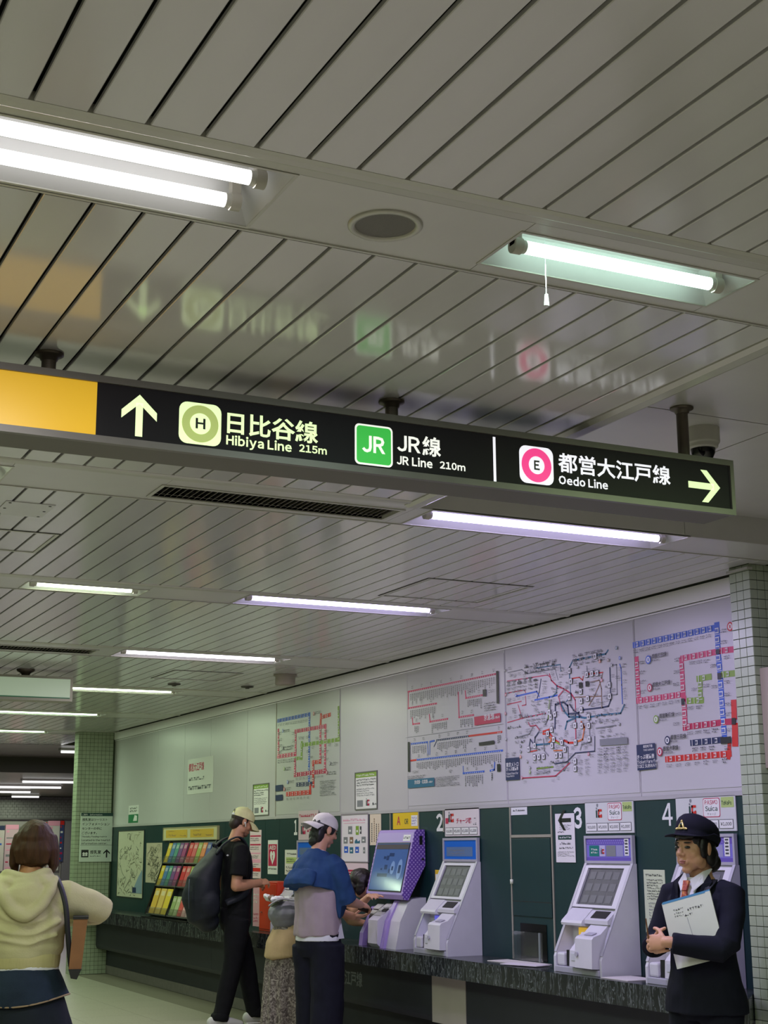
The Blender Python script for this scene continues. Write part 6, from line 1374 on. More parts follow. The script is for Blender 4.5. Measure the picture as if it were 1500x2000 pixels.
# ================================================================== man with white cap
P = person((4.38, 10.05, 0), 68, 'man in backward white cap, blue and mauve jacket and wide navy trousers', 1.0)
feet = [(-0.11, 0.05), (0.11, -0.04)]
T = HT((0.0, 0.065, 1.615), -0.28, 0.33)
b = Blob(); head(b, T)
b.sweep([(0, -0.03, 1.38), (0, -0.01, 1.46), (0, 0.03, 1.55), (0, 0.045, 1.60)], [0.07, 0.056, 0.052, 0.05], round_ends=True)
b.sweep([(0, 0, 0.82), (0, 0, 1.02), (0, 0, 1.2), (0, -0.01, 1.36), (0, -0.02, 1.43)], [(0.14, 0.09), (0.13, 0.085), (0.15, 0.1), (0.16, 0.08), (0.08, 0.06)], round_ends=True)
arm(b, (0.165, 0.0, 1.38), (0.205, 0.07, 1.13), (0.13, 0.305, 1.085), 0.046, 0.042, 0.029); b.hand((0.13, 0.305, 1.085), (-0.1, 1, -0.12), (0.5, 0.1, 0.85), (-1, 0, 0), 0.75)
arm(b, (-0.165, 0.0, 1.38), (-0.205, 0.10, 1.10), (0.02, 0.34, 1.0), 0.046, 0.042, 0.029); b.hand((0.02, 0.34, 1.0), (0.45, 0.85, 0.0), (0.0, 0.1, -1), (-0.7, 0.6, 0), 0.55)
legs(b, 0.84, feet); b.shape('body', SKIN_B, P, 0.0055, 3); face(T, P)
h = Blob(); R_ = T.to_3x3()
h.ell(T @ Vector((0, -0.026, 0.028)), (0.079, 0.092, 0.082), R_); h.ell(T @ Vector((0, -0.066, -0.045)), (0.064, 0.042, 0.06), R_); h.ell(T @ Vector((0, -0.066, -0.095)), (0.05, 0.034, 0.045), R_)
for k in (1, -1): h.ell(T @ Vector((k * 0.062, 0.022, 0.012)), (0.013, 0.026, 0.04), R_); h.ell(T @ Vector((k * 0.05, -0.055, -0.05)), (0.024, 0.034, 0.06), R_)
h.shape('hair', HAIR_K, P, 0.0055, 5, 0.003, 30)
baseball_cap(T, P, mat('cap_white', (212, 208, 202), noise_s=30, noise_a=0.04, bump_s=120, bump_a=0.1, **CLOTH), None, True, 0.02)
w = Blob(); w.sweep([(0, 0.0, 0.845), (0, 0.0, 0.93), (0, 0, 1.0)], [(0.178, 0.15), (0.174, 0.146), (0.16, 0.12)], n=30); w.sweep([(0, -0.015, 1.40), (0, 0.0, 1.475)], [(0.075, 0.075), (0.068, 0.066)], n=22); w.shape('white_shirt', M_WSHIRT, P, 0.007, 2, 0.003, 10)
M_MAUVE = mat('jacket_mauve_grey', (158, 143, 148), noise_s=12, noise_a=0.06, bump_s=60, bump_a=0.08, **CLOTH)
M_JBLUE = mat('jacket_blue', (38, 66, 106), noise_s=12, noise_a=0.1, bump_s=60, bump_a=0.1, **CLOTH)
j = Blob(); j.sweep([(0, 0.0, 0.885), (0, -0.005, 0.98), (0, -0.008, 1.1), (0, -0.005, 1.22), (0, -0.01, 1.34)], [(0.184, 0.16), (0.185, 0.158), (0.18, 0.152), (0.178, 0.142), (0.15, 0.1)], n=32); j.shape('jacket_body', M_MAUVE, P, 0.0075, 4, 0.016, 7, (1.3, 1.3, 0.5), 7.7)
j = Blob()
j.sweep([(0, -0.035, 1.205), (0, -0.03, 1.27), (0, -0.015, 1.35), (0, -0.01, 1.41), (0, -0.005, 1.455), (0, 0.0, 1.475)], [(0.195, 0.18), (0.194, 0.165), (0.185, 0.135), (0.15, 0.108), (0.1, 0.085), (0.082, 0.078)], n=34)
j.sweep([(0, -0.21, 1.225), (0, -0.20, 1.26), (0, -0.16, 1.33)], [(0.14, 0.04), (0.145, 0.05), (0.13, 0.05)], n=22)
for k in (1, -1):
    j.sweep([(k * 0.11, 0, 1.395), (k * 0.165, 0.01, 1.365), (k * 0.19, 0.035, 1.25), (k * 0.202, 0.065, 1.15), (k * 0.20, 0.085, 1.12)], [0.07, 0.078, 0.08, 0.078, 0.076], n=22, side=(0, 1, 0))
def yoke_hem(co, n_):
    if co.z < 1.27 and abs(co.x) < 0.2:
        a = math.atan2(co.x, -co.y); co.z += (1.27 - co.z) / 0.065 * (0.022 * math.sin(2.2 * a + 0.9) - 0.004)
    return co
j.shape('jacket_yoke', M_JBLUE, P, 0.0075, 4, 0.015, 8, (1.2, 1.2, 0.8), 2.2, yoke_hem)
v_ = MB(); v_.add([(0.176, 0.01, 0.875), (0.173, 0.075, 0.875), (0.18, 0.04, 0.965)], [(0, 1, 2)], M_WSHIRT); v_.add([(0.188, 0.005, 0.86), (0.182, 0.08, 0.862), (0.193, 0.038, 0.97)], [(0, 1, 2)], M_WSHIRT); v_.build('side_slit', M_WSHIRT, P, (0, 0, 0))
trousers(P, M_NAVY, 0.93, 0.85, feet, rh=(0.182, 0.142), rt=0.125, rk_=0.118, rb=0.112, hem=0.04, kf=0.015, seed=9.0)
shoes(P, feet, mat('shoe_dark', (40, 40, 44), 0.6), mat('sole_white', (224, 222, 218), 0.6))
o = Blob(); o.sweep([(-0.045, 0, 0), (0.045, 0, 0)], [(0.011, 0.03), (0.011, 0.03)], n=14, round_ends=True)
o = o.build('wallet', mat('wallet_black', (16, 15, 16), 0.5)); M4 = Matrix.Translation(P.location) @ Matrix.Rotation(P.rotation_euler[2], 4, 'Z'); o.location = M4 @ Vector((0.09, 0.40, 1.05)); o.rotation_euler = (0.2, 0.3, 0.3); tag(o, 'small black wallet in the hands of the man in the white cap', 'wallet')
# ================================================================== leaning woman
P = person((4.51, 10.86, 0), 100, 'woman in a long patterned skirt bending forward to the purple machine', 1.0)
feet = [(-0.09, 0.0), (0.09, 0.04)]
T = HT((0.06, 0.545, 1.205), -0.5, 0.35)
b = Blob(); head(b, T, True)
b.sweep([(0.0, 0.40, 1.12), (0.02, 0.46, 1.16), (0.05, 0.52, 1.20)], [0.06, 0.048, 0.046], round_ends=True)
b.sweep([(0, -0.02, 0.84), (0, 0.06, 0.95), (0, 0.18, 1.04), (0, 0.32, 1.10), (0, 0.41, 1.13)], [(0.15, 0.1), (0.12, 0.085), (0.13, 0.09), (0.14, 0.08), (0.07, 0.05)], round_ends=True)
arm(b, (0.15, 0.37, 1.11), (0.33, 0.42, 1.03), (0.49, 0.485, 1.135), 0.04, 0.034, 0.024); b.hand((0.49, 0.485, 1.135), (1, 0.1, 0.12), (0, -0.3, 1), (0, 1, 0), 0.5, 0.92)
arm(b, (-0.15, 0.37, 1.11), (-0.12, 0.50, 0.93), (0.1, 0.56, 0.92), 0.04, 0.034, 0.024); b.hand((0.1, 0.56, 0.92), (1, 0.0, 0.0), (0, 0, -1), (0, 1, 0), 0.5, 0.92)
legs(b, 0.84, feet); b.shape('body', SKIN_B, P, 0.0055, 3); face(T, P)
h = Blob(); R_ = T.to_3x3(); h.ell(T @ Vector((0, -0.016, 0.04)), (0.086, 0.104, 0.088), R_); h.ell(T @ Vector((0, 0.05, 0.055)), (0.066, 0.04, 0.032), R_); h.ell(T @ Vector((0, -0.06, -0.03)), (0.078, 0.06, 0.07), R_)
for k in (1, -1): h.ell(T @ Vector((k * 0.072, 0.012, -0.005)), (0.018, 0.04, 0.07), R_)
h.shape('hair', mat('hair_black_brown', (30, 22, 22), 0.45, noise_s=50, noise_a=0.3, stretch=(1, 1, 0.2)), P, 0.0055, 3, 0.004, 26)
M_TAN = mat('cloth_tan', (170, 148, 110), noise_s=12, noise_a=0.07, bump_s=80, bump_a=0.1, **CLOTH)
s = Blob()
s.sweep([(0, -0.03, 0.70), (0, -0.03, 0.78), (0, -0.02, 0.88)], [(0.215, 0.185), (0.20, 0.165), (0.165, 0.125)], n=30); s.sweep([(0, -0.02, 0.86), (0, 0.05, 0.95), (0, 0.18, 1.045)], [(0.165, 0.125), (0.14, 0.105), (0.145, 0.105)], n=28)
def hem_(co, n_):
    if co.z < 0.76: co.z -= 0.05 * max(0, -co.y * 2.0 + 0.1) * (0.76 - co.z) / 0.06
    return co
s.shape('overshirt', M_TAN, P, 0.0075, 4, 0.012, 7, (1, 1, 0.5), 4.4, hem_)
s = Blob(); s.sweep([(0, 0.12, 1.01), (0, 0.2, 1.055), (0, 0.33, 1.11), (0, 0.42, 1.14)], [(0.14, 0.1), (0.152, 0.108), (0.16, 0.1), (0.08, 0.065)], n=28)
for k in (1, -1): s.sweep([(k * 0.1, 0.36, 1.11), (k * 0.155, 0.375, 1.11), (k * 0.25 if k > 0 else -0.145, 0.4 if k > 0 else 0.44, 1.06)], [0.055, 0.058, 0.056], n=18, side=(0, 0, 1))
s.shape('dark_top', M_NAVY, P, 0.0075, 4, 0.006, 8)
def pat():
    m = bpy.data.materials.new('skirt_pattern'); m.use_nodes = True; nt = m.node_tree; bs = nt.nodes['Principled BSDF']; bs.inputs['Roughness'].default_value = 0.85
    tc = nt.nodes.new('ShaderNodeTexCoord'); vo = nt.nodes.new('ShaderNodeTexNoise'); vo.inputs['Scale'].default_value = 38; vo.inputs['Detail'].default_value = 3; vo.inputs['Distortion'].default_value = 1.5
    r = nt.nodes.new('ShaderNodeValToRGB'); e_ = r.color_ramp.elements; e_[0].position = 0.38; e_[0].color = (*lin((70, 62, 58)), 1); e_[1].position = 0.66; e_[1].color = (*lin((158, 150, 140)), 1); a = e_.new(0.5); a.color = (*lin((108, 98, 92)), 1)
    nt.links.new(tc.outputs['Object'], vo.inputs['Vector']); nt.links.new(vo.outputs['Fac'], r.inputs['Fac']); nt.links.new(r.outputs['Color'], bs.inputs['Base Color']); return m
s = Blob(); s.sweep([(0, -0.01, 0.92), (0, -0.02, 0.80), (0, -0.02, 0.6), (0, 0.0, 0.35), (0, 0.02, 0.10)], [(0.15, 0.115), (0.185, 0.155), (0.205, 0.185), (0.235, 0.215), (0.265, 0.25)], n=44)
def pleat(co, n_):
    a = math.atan2(co.y + 0.01, co.x); k = max(0, min(1, (0.85 - co.z) / 0.5)); f = 1 + 0.055 * k * math.sin(a * 13 + 2.0 * math.sin(co.z * 3)); return Vector((co.x * f, (co.y + 0.01) * f - 0.01, co.z))
s.shape('skirt', pat(), P, 0.009, 3, 0.0, fn=pleat)
shoes(P, feet, mat('shoe_dark', (40, 40, 44), 0.6), mat('sole_white', (224, 222, 218), 0.6))
BG = empty('mesh_bag', P.location, P.rotation_euler[2], 'bulging grey bag with crumpled things on the back of the bending woman', 'bag')
q = Blob(); q.ell((0.02, -0.045, 1.0), (0.15, 0.15, 0.095)); q.ell((0.02, -0.03, 0.945), (0.14, 0.13, 0.075)); q.shape('bag', mat('bag_grey', (112, 112, 118), 0.5, noise_s=10, noise_a=0.12, bump_s=50, bump_a=0.2), BG, 0.008, 3, 0.01, 9)
random.seed(21)
for i, c in enumerate(((196, 200, 190), (118, 128, 104), (206, 208, 204), (128, 104, 84), (150, 158, 130), (206, 204, 206), (90, 92, 88), (180, 186, 168))):
    k = Blob(); x, y = random.uniform(-0.09, 0.12), random.uniform(-0.18, 0.03)
    k.ell((x, y, 1.085 + random.uniform(-0.01, 0.03)), (random.uniform(0.035, 0.06), random.uniform(0.03, 0.05), random.uniform(0.012, 0.025)), Matrix.Rotation(random.uniform(-0.6, 0.6), 3, 'X') @ Matrix.Rotation(random.uniform(0, 3), 3, 'Z'))
    k.shape('crumpled_item', mat('item_%d' % i, c, 0.6), BG, 0.006, 1, 0.012, 30, (1, 1, 1), i * 3.0)
band(spline([(0.1, -0.2, 1.06), (0.14, -0.12, 1.11), (0.14, 0.0, 1.1), (0.12, 0.15, 1.13)]), 0.03, 0.008, mat('strap_grey', (140, 140, 140), 0.6), 'strap', BG, up=(0.3, 0, 1))
# ================================================================== officer
P = person((4.52, 5.82, 0), 253, 'station officer in dark navy uniform and hat holding documents', 1.0)
feet = [(-0.10, 0.02), (0.10, 0.0)]
T = HT((0.0, 0.03, 1.482), -0.10, -0.02, 0, 1.05)
b = Blob(); head(b, T); b.ell(T @ Vector((0.036, 0.03, -0.05)), (0.034, 0.036, 0.034), T.to_3x3()); b.ell(T @ Vector((-0.036, 0.03, -0.05)), (0.034, 0.036, 0.034), T.to_3x3())
b.sweep([(0, -0.03, 1.27), (0, -0.015, 1.34), (0, 0.0, 1.40), (0, 0.01, 1.45)], [0.065, 0.055, 0.053, 0.05], round_ends=True)
b.sweep([(0, 0, 0.80), (0, 0, 0.98), (0, 0, 1.12), (0, -0.01, 1.26), (0, -0.02, 1.32)], [(0.13, 0.09), (0.115, 0.085), (0.13, 0.095), (0.14, 0.07), (0.07, 0.055)], round_ends=True)
arm(b, (0.165, -0.01, 1.27), (0.215, 0.06, 1.04), (0.105, 0.26, 1.035), 0.034, 0.03, 0.026); b.hand((0.105, 0.26, 1.035), (-0.85, 0.45, 0.15), (0.45, 0.85, -0.1), (0.0, 0.1, 1), 0.9, 0.95)
arm(b, (-0.165, -0.01, 1.27), (-0.215, 0.125, 1.03), (-0.01, 0.30, 1.065), 0.034, 0.03, 0.026); b.hand((-0.01, 0.30, 1.065), (0.95, 0.12, -0.05), (0.1, 0.95, 0.2), (0.1, 0.0, 1), 1.0, 0.95)
legs(b, 0.80, feet); b.shape('body', SKIN_B, P, 0.004, 3); face(T, P)
h = Blob(); R_ = T.to_3x3(); h.ell(T @ Vector((0, -0.02, 0.032)), (0.081, 0.098, 0.086), R_); h.ell(T @ Vector((0, -0.07, -0.03)), (0.07, 0.045, 0.06), R_); h.ell(T @ Vector((0, -0.105, -0.06)), (0.05, 0.045, 0.048), R_)
for k in (1, -1): h.ell(T @ Vector((k * 0.073, 0.022, 0.006)), (0.013, 0.026, 0.052), R_); h.ell(T @ Vector((k * 0.07, -0.03, -0.03)), (0.018, 0.035, 0.05), R_)
h.ell(T @ Vector((0, 0.066, 0.052)), (0.058, 0.022, 0.018), R_)
h.shape('hair', HAIR_K, P, 0.0045, 3, 0.0025, 30)
# hat: tall rounded crown, band, brim with lifted sides
M_HAT = mat('hat_navy', (18, 19, 30), noise_s=30, noise_a=0.08, bump_s=200, bump_a=0.08, **CLOTH)
HTm = T @ Matrix.Translation((0, -0.014, 0.034)) @ Matrix.Rotation(0.26, 4, 'X')
mb = MB(); n = 36; prof = [(1.0, 0.0), (1.0, 0.016), (0.985, 0.03), (1.01, 0.036), (1.0, 0.055), (0.93, 0.076), (0.78, 0.092), (0.55, 0.101), (0.28, 0.104), (0.02, 0.105)]
vs = [HTm @ Vector((0.091 * r * math.cos(2 * math.pi * i / n), 0.111 * r * math.sin(2 * math.pi * i / n), z + (0.010 * math.sin(2 * math.pi * i / n) if z > 0.05 else 0))) for r, z in prof for i in range(n)]
mb.add(vs, [(j * n + i, j * n + (i + 1) % n, (j + 1) * n + (i + 1) % n, (j + 1) * n + i) for j in range(len(prof) - 1) for i in range(n)], M_HAT, True); mb.build('hat_crown', M_HAT, P, (0, 0, 0))
mb = MB(); vs = []
for k in range(6):
    q = k / 5
    for i in range(n):
        a = 2 * math.pi * i / n; fr_ = max(0, math.sin(a)); wd_ = 0.008 + 0.046 * fr_ ** 1.1
        z = 0.004 - 0.018 * fr_ * q ** 1.2 + 0.030 * (1 - fr_) * q * (0.5 + 0.5 * abs(math.cos(a))) - 0.012 * fr_ * abs(math.cos(a)) * q
        vs.append(HTm @ Vector(((0.090 + wd_ * q) * math.cos(a), (0.110 + wd_ * q) * math.sin(a), z)))
N = len(vs); under = [v - (HTm.to_3x3() @ Vector((0, 0, 0.005))) for v in vs]
fs = [(j * n + i, j * n + (i + 1) % n, (j + 1) * n + (i + 1) % n, (j + 1) * n + i) for j in range(5) for i in range(n)]
mb.add(vs + under, fs + [tuple(N + x for x in f[::-1]) for f in fs] + [(5 * n + i, 5 * n + (i + 1) % n, N + 5 * n + (i + 1) % n, N + 5 * n + i) for i in range(n)], M_HAT, True); mb.build('hat_brim', M_HAT, P, (0, 0, 0))
M_GOLD = mat('emblem_gold', (206, 186, 116), 0.35, metal=0.5)
em = Blob(); ec = HTm @ Vector((0, 0.113, 0.040)); Rh = HTm.to_3x3()
for dx, dz, a, rx, rz_ in ((-0.008, 0.002, 0.45, 0.005, 0.019), (0.008, 0.002, -0.45, 0.005, 0.019), (0, 0.018, 0, 0.005, 0.007), (-0.019, -0.014, 1.45, 0.006, 0.016), (0.019, -0.014, -1.45, 0.006, 0.016), (0, -0.016, 1.57, 0.005, 0.012)):
    em.ell(ec + Rh @ Vector((dx, -0.002 * abs(dx) * 100, dz)), (rx, 0.005, rz_), Rh @ Matrix.Rotation(a, 3, 'Y'))
em.build('hat_emblem', M_GOLD, P, (0, 0, 0)); em2 = Blob(); em2.ell(ec + Rh @ Vector((0, 0.003, 0.004)), (0.006, 0.005, 0.006), Rh); em2.build('emblem_centre', mat('emblem_green', (40, 60, 44), 0.4), P, (0, 0, 0))
j = Blob()
j.sweep([(0, 0.0, 0.735), (0, 0.0, 0.82), (0, 0.0, 0.93), (0, 0.005, 1.02), (0, 0.012, 1.14), (0, 0.0, 1.24), (0, -0.015, 1.305), (0, -0.02, 1.335)], [(0.208, 0.165), (0.196, 0.155), (0.168, 0.135), (0.16, 0.128), (0.172, 0.14), (0.175, 0.118), (0.12, 0.085), (0.075, 0.068)], n=34)
for k, el, wr_ in ((1, (0.218, 0.06, 1.035), (0.12, 0.24, 1.035)), (-1, (-0.222, 0.125, 1.025), (-0.03, 0.285, 1.06))):
    e_ = Vector(el); w_ = Vector(wr_)
    j.sweep([(k * 0.10, -0.015, 1.285), (k * 0.165, -0.012, 1.27), Vector((k * 0.172, -0.01, 1.27)).lerp(e_, 0.5), e_ + Vector((0, 0, 0.03)), e_.lerp(w_, 0.12), e_.lerp(w_, 0.5), w_], [0.058, 0.066, 0.062, 0.058, 0.057, 0.053, 0.047], n=22, side=(0.3, 0.9, 0.2))
j.shape('jacket', M_UNI, P, 0.006, 4, 0.005, 9, (1, 1, 1), 6.1)
def flap(pts, material, name, th=0.005):
    a, b_, c = [Vector(p) for p in pts[:3]]; n_ = (b_ - a).cross(c - a).normalized()
    if n_.y < 0: n_ = -n_
    q = [Vector(p) for p in pts]; m_ = len(q); mb = MB()
    mb.add([p for p in q] + [p + n_ * th for p in q], [list(range(m_)), list(range(m_, 2 * m_))] + [(i, (i + 1) % m_, m_ + (i + 1) % m_, m_ + i) for i in range(m_)], material); return mb.build(name, material, P, (0, 0, 0))
# shirt front and collar, lapels, necktie
flap([(-0.055, 0.062, 1.345), (0.055, 0.062, 1.345), (0.03, 0.118, 1.245), (0.0, 0.135, 1.175), (-0.03, 0.118, 1.245)], M_WSHIRT, 'shirt_front', 0.008)
for k in (1, -1):
    flap([(k * 0.066, -0.01, 1.385), (k * 0.056, 0.045, 1.372), (k * 0.012, 0.090, 1.335), (k * 0.035, 0.110, 1.285), (k * 0.072, 0.075, 1.325)], M_WSHIRT, 'collar', 0.006)
    flap([(k * 0.076, 0.03, 1.36), (k * 0.11, 0.055, 1.325), (k * 0.085, 0.122, 1.24), (k * 0.012, 0.152, 1.12), (k * 0.045, 0.118, 1.24), (k * 0.068, 0.08, 1.31)], M_UNI, 'lapel', 0.007)
def tie_mat():
    m = mat('necktie', (150, 58, 48), 0.6, rgb2=(196, 120, 70), noise_s=60); return m
flap([(-0.016, 0.100, 1.330), (0.016, 0.100, 1.330), (0.012, 0.120, 1.285), (-0.012, 0.120, 1.285)], tie_mat(), 'tie_knot', 0.014)
flap([(-0.012, 0.120, 1.285), (0.012, 0.120, 1.285), (0.028, 0.148, 1.17), (-0.028, 0.148, 1.17)], tie_mat(), 'necktie', 0.010)
band([(-0.10, 0.02, 1.335), (-0.098, 0.075, 1.30), (-0.085, 0.128, 1.22), (-0.07, 0.155, 1.12)], 0.03, 0.006, mat('bag_strap', (40, 42, 50), 0.6), 'shoulder_strap', P, up=(0, 1, 0.3))
trousers(P, M_UNI, 0.90, 0.82, feet, rh=(0.165, 0.13), rt=0.10, rk_=0.085, rb=0.085, hem=0.05, seed=2.0)
shoes(P, feet, mat('shoe_black', (14, 14, 15), 0.4), mat('sole_black', (12, 12, 12), 0.6))
MO = Matrix.Translation(P.location) @ Matrix.Rotation(P.rotation_euler[2], 4, 'Z')
# documents held under the arm
D_ = empty('document_folder', MO @ Vector((-0.07, 0.170, 1.115)), 0, 'sheaf of white papers with a blue edge held by the officer', 'papers')
D_.rotation_euler = (Matrix.Rotation(math.radians(180 - 240), 3, 'Z') @ Matrix.Rotation(-0.26, 3, 'Y') @ Matrix.Rotation(-0.12, 3, 'X')).to_euler()
MB().box((-0.125, -0.002, -0.15), (0.125, 0.004, 0.15)).build('papers', mat('paper_pale', (204, 208, 194), 0.6, noise_s=6, noise_a=0.03), D_, (0, 0, 0))
MB().box((-0.122, 0.0045, -0.145), (0.122, 0.009, 0.158)).build('blue_folder', mat('folder_blue', (70, 130, 170), 0.5), D_, (0, 0, 0))
MB().box((-0.123, -0.0025, 0.146), (0.10, 0.0, 0.154)).build('blue_edge', mat('folder_blue', (70, 130, 170), 0.5), D_, (0, 0, 0))
p = Print((-0.125, -0.0026, -0.17), (1, 0, 0), (0, 0, 1), (0, -1, 0)); random.seed(4)
p.greek(0.05, 0.24, 0.10, 0.285, 3, 'd', 1, 0.4); p.greek(0.12, 0.255, 0.2, 0.275, 1, 'd', 1, 0.5); p.line('y', [(0.11, 0.23), (0.115, 0.16), (0.12, 0.10)], 0.0015); p.greek(0.1, 0.235, 0.14, 0.25, 1, 'd', 1); p.greek(0.11, 0.075, 0.2, 0.1, 2, 'y', 1, 0.5); p.mb.build('handwriting', None, D_, (0, 0, 0))
pn = MB().tube((0, 0, -0.055), (0, 0, 0.055), 0.004, 0.003, 10).build('pen', mat('pen_brown', (120, 80, 50), 0.4)); pn.location = MO @ Vector((0.085, 0.315, 1.115)); pn.rotation_euler = (0.2, -0.25, 0); tag(pn, 'slim brown pen in the fingers of the officer', 'pen')
# ================================================================== woman in the hoodie
P = person((1.63, 7.2, 0), 15, 'brown-haired woman in a cream hoodie and denim skirt seen from behind', 1.0)
feet = [(-0.09, 0.03), (0.09, 0.0)]
T = HT((0.03, 0.02, 1.505), -0.1, 0.1)
b = Blob(); head(b, T, True)
b.sweep([(0, -0.03, 1.28), (0.01, -0.02, 1.36), (0.02, -0.01, 1.43), (0.025, 0.0, 1.47)], [0.065, 0.055, 0.053, 0.05], round_ends=True)
b.sweep([(0, 0, 0.80), (0, 0, 0.98), (0, 0, 1.12), (0, -0.01, 1.26), (0, -0.02, 1.32)], [(0.14, 0.09), (0.115, 0.085), (0.13, 0.095), (0.14, 0.07), (0.07, 0.055)], round_ends=True)
for k in (1, -1):
    arm(b, (k * 0.165, -0.01, 1.28), (k * 0.36, 0.07, 1.205), (k * 0.13, 0.26, 1.16), 0.045, 0.038, 0.026); b.hand((k * 0.13, 0.26, 1.16), (-k * 0.8, 0.55, 0.15), (k * 0.4, 0.6, 0.2), (0, 0, 1), 0.8, 0.95)
legs(b, 0.80, feet); b.shape('body', SKIN_C, P, 0.0055, 3); face(T, P)
h = Blob(); R_ = T.to_3x3(); h.ell(T @ Vector((0, -0.018, 0.036)), (0.090, 0.110, 0.094), R_); h.ell(T @ Vector((0, -0.045, -0.02)), (0.096, 0.085, 0.085), R_)
for k in (1, -1): h.sweep([T @ Vector((k * 0.07, -0.01, 0.05)), T @ Vector((k * 0.09, -0.015, -0.02)), T @ Vector((k * 0.092, -0.012, -0.08)), T @ Vector((k * 0.082, 0.0, -0.122))], [(0.03, 0.07), (0.026, 0.072), (0.022, 0.058), (0.010, 0.03)], n=18, side=R_ @ Vector((1, 0, 0)))
h.sweep([T @ Vector((0, -0.07, 0.04)), T @ Vector((0, -0.092, -0.03)), T @ Vector((0, -0.088, -0.085))], [(0.08, 0.04), (0.088, 0.032), (0.078, 0.014)], n=22, side=R_ @ Vector((1, 0, 0)))
h.shape('hair', HAIR_B, P, 0.005, 10, 0.004, 34, (1, 1, 0.12), 2.0)
M_HOOD = mat('hoodie_cream', (190, 184, 142), noise_s=10, noise_a=0.06, bump_s=120, bump_a=0.15, **CLOTH)
s = Blob()
s.sweep([(0, 0.0, 1.0), (0, 0.0, 1.05), (0, -0.005, 1.14), (0, -0.005, 1.23), (0, -0.015, 1.30), (0, -0.02, 1.345), (0, -0.02, 1.365)], [(0.168, 0.125), (0.185, 0.142), (0.19, 0.148), (0.19, 0.135), (0.165, 0.105), (0.11, 0.085), (0.075, 0.07)], n=34)
for k in (1, -1):
    e_ = Vector((k * 0.365, 0.07, 1.205)); w_ = Vector((k * 0.16, 0.235, 1.165))
    s.sweep([(k * 0.09, -0.015, 1.265), (k * 0.18, -0.005, 1.265), (k * 0.28, 0.04, 1.235), e_, e_.lerp(w_, 0.15), e_.lerp(w_, 0.6), w_], [0.085, 0.088, 0.072, 0.058, 0.056, 0.05, 0.04], n=22, side=(0, 0.3, 1))
for z0, dp, wd_ in ((1.165, 0.05, 0.13), (1.115, 0.055, 0.16), (1.075, 0.03, 0.15)):
    s.sweep(spline([(-wd_, -0.095, z0 + dp), (-wd_ * 0.5, -0.136, z0 + 0.01), (0.02, -0.142, z0 - 0.005), (wd_ * 0.5, -0.136, z0 + 0.01), (wd_, -0.095, z0 + dp)], 4), [0.014] * 17, n=10, round_ends=True, side=(0, 0, 1))
s.shape('hoodie', M_HOOD, P, 0.0065, 7, 0.011, 6, (0.7, 0.7, 1.6), 8.3)
s = Blob(); s.sweep([(0, 0.0, 0.955), (0, 0.0, 1.0), (0, 0, 1.035)], [(0.166, 0.124), (0.172, 0.13), (0.17, 0.128)], n=34); s.shape('hoodie_hem', mat('hoodie_rib', (186, 178, 128), noise_s=6, noise_a=0.05, bump_s=90, bump_a=0.3, stretch=(1, 1, 0.05), **CLOTH), P, 0.0065, 3, 0.003, 8)
s = Blob()   # hood lying on the back
hp = [(-0.12, 0.02, 1.345), (-0.125, -0.07, 1.345), (-0.10, -0.125, 1.29), (-0.055, -0.15, 1.225), (0, -0.158, 1.20), (0.055, -0.15, 1.225), (0.10, -0.125, 1.29), (0.125, -0.07, 1.345), (0.12, 0.02, 1.345)]
s.sweep(spline(hp, 4), [0.03] * 33, n=14, round_ends=True, side=(0, 0, 1)); s.ell((0, -0.125, 1.27), (0.10, 0.038, 0.085)); s.ell((0, -0.105, 1.335), (0.085, 0.035, 0.035)); s.ell((0.08, -0.075, 1.345), (0.05, 0.05, 0.035)); s.ell((-0.08, -0.075, 1.345), (0.05, 0.05, 0.035))
s.sweep(spline([(-0.10, 0.03, 1.36), (-0.09, -0.06, 1.385), (0, -0.095, 1.365), (0.09, -0.06, 1.395), (0.10, 0.03, 1.37)], 5), [0.022] * 21, n=12, round_ends=True, side=(0, 0, 1))
s.shape('hood', M_HOOD, P, 0.0065, 4, 0.007, 9, (0.8, 0.8, 1.4), 1.1)
w = Blob(); w.sweep([(0, 0.0, 0.935), (0, 0, 0.97)], [(0.165, 0.122), (0.166, 0.124)], n=30); w.shape('white_shirt', M_WSHIRT, P, 0.007, 1)
M_DEN = mat('denim_dark', (30, 42, 56), 0.8, noise_s=10, noise_a=0.22, bump_s=250, bump_a=0.2, spec=0.2)
s = Blob(); s.sweep([(0, 0, 0.95), (0, 0, 0.86), (0, 0, 0.76), (0, 0, 0.655)], [(0.155, 0.115), (0.185, 0.15), (0.215, 0.185), (0.245, 0.215)], n=40)
def pl2(co, n_):
    a = math.atan2(co.y, co.x); k = max(0, min(1, (0.86 - co.z) / 0.2)); f = 1 + 0.03 * k * math.sin(a * 9); return Vector((co.x * f, co.y * f, co.z))
s.shape('skirt', mat('skirt_dark', (26, 32, 38), 0.85, noise_s=10, noise_a=0.15, spec=0.2), P, 0.0075, 3, 0.004, 7, fn=pl2)
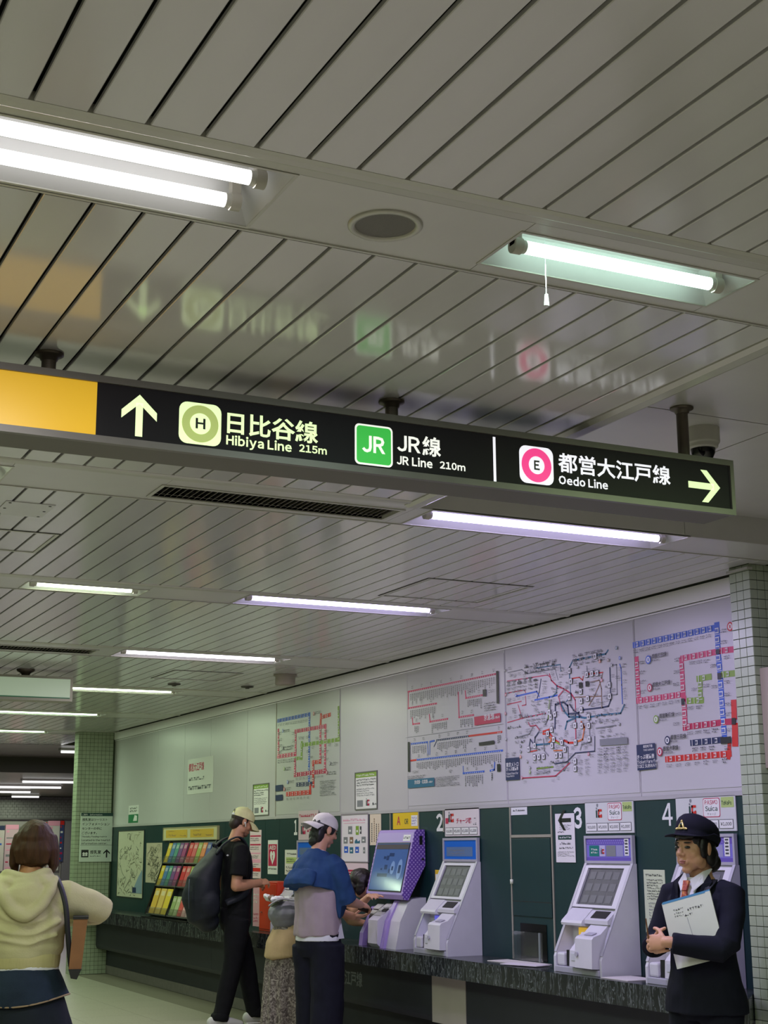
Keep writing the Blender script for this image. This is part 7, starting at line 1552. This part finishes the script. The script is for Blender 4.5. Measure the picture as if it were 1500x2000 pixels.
s = Blob(); s.sweep([(0, 0, 0.955), (0, 0, 0.90), (0, 0, 0.825)], [(0.162, 0.122), (0.19, 0.158), (0.224, 0.192)], n=40)
def hem2(co, n_):
    if co.z < 0.86:
        a = math.atan2(co.x, -co.y); k = (0.86 - co.z) / 0.035; co.z += k * (-0.02 * math.cos(a * 2 + 0.5) - 0.012)
    return co
s.shape('denim_flap', M_DEN, P, 0.0075, 3, 0.004, 7, fn=hem2)
hp = []
for i in range(49):
    a = 2 * math.pi * i / 48; z = 0.825 + (-0.02 * math.cos(a * 2 + 0.5) - 0.012); hp.append(Vector((0.219 * math.sin(a), -0.187 * math.cos(a), z + 0.003)))
s = Blob(); s.sweep(hp, [0.004] * 49, n=8, side=(0, 0, 1)); s.build('frayed_hem', mat('frayed_thread', (150, 128, 100), 0.9), P, (0, 0, 0))
shoes(P, feet, mat('shoe_dark', (40, 40, 44), 0.6), mat('sole_white', (224, 222, 218), 0.6))
B2 = empty('shoulder_bag', P.location, P.rotation_euler[2], 'brown shoulder bag with black strap at the side of the hoodie woman', 'bag')
q = MB(); q.prism([(0.212, 0.955), (0.268, 0.955), (0.29, 1.185), (0.225, 1.185)], -0.16, 0.09); q.build('bag', mat('bag_brown', (132, 88, 50), 0.6, noise_s=12, noise_a=0.12), B2, (0, 0, 0))
q = MB(); q.prism([(0.222, 0.915), (0.25, 0.91), (0.27, 0.956), (0.21, 0.956)], -0.165, 0.095); q.build('bag_bottom', mat('bag_black', (20, 19, 19), 0.6), B2, (0, 0, 0)); q = MB(); q.prism([(0.222, 1.178), (0.293, 1.178), (0.293, 1.19), (0.222, 1.19)], -0.163, 0.093); q.build('bag_rim', mat('bag_black', (20, 19, 19), 0.6), B2, (0, 0, 0))
band(spline([(0.105, 0.06, 1.33), (0.125, -0.03, 1.372), (0.155, -0.10, 1.33), (0.185, -0.148, 1.24), (0.20, -0.16, 1.12), (0.215, -0.14, 1.0), (0.225, -0.11, 0.95)]), 0.024, 0.006, mat('strap_black', (14, 14, 14), 0.6), 'strap', B2, normals=[Vector((0.3, -0.3 - 0.05 * i, 1.0 - 0.04 * i)) for i in range(37)])
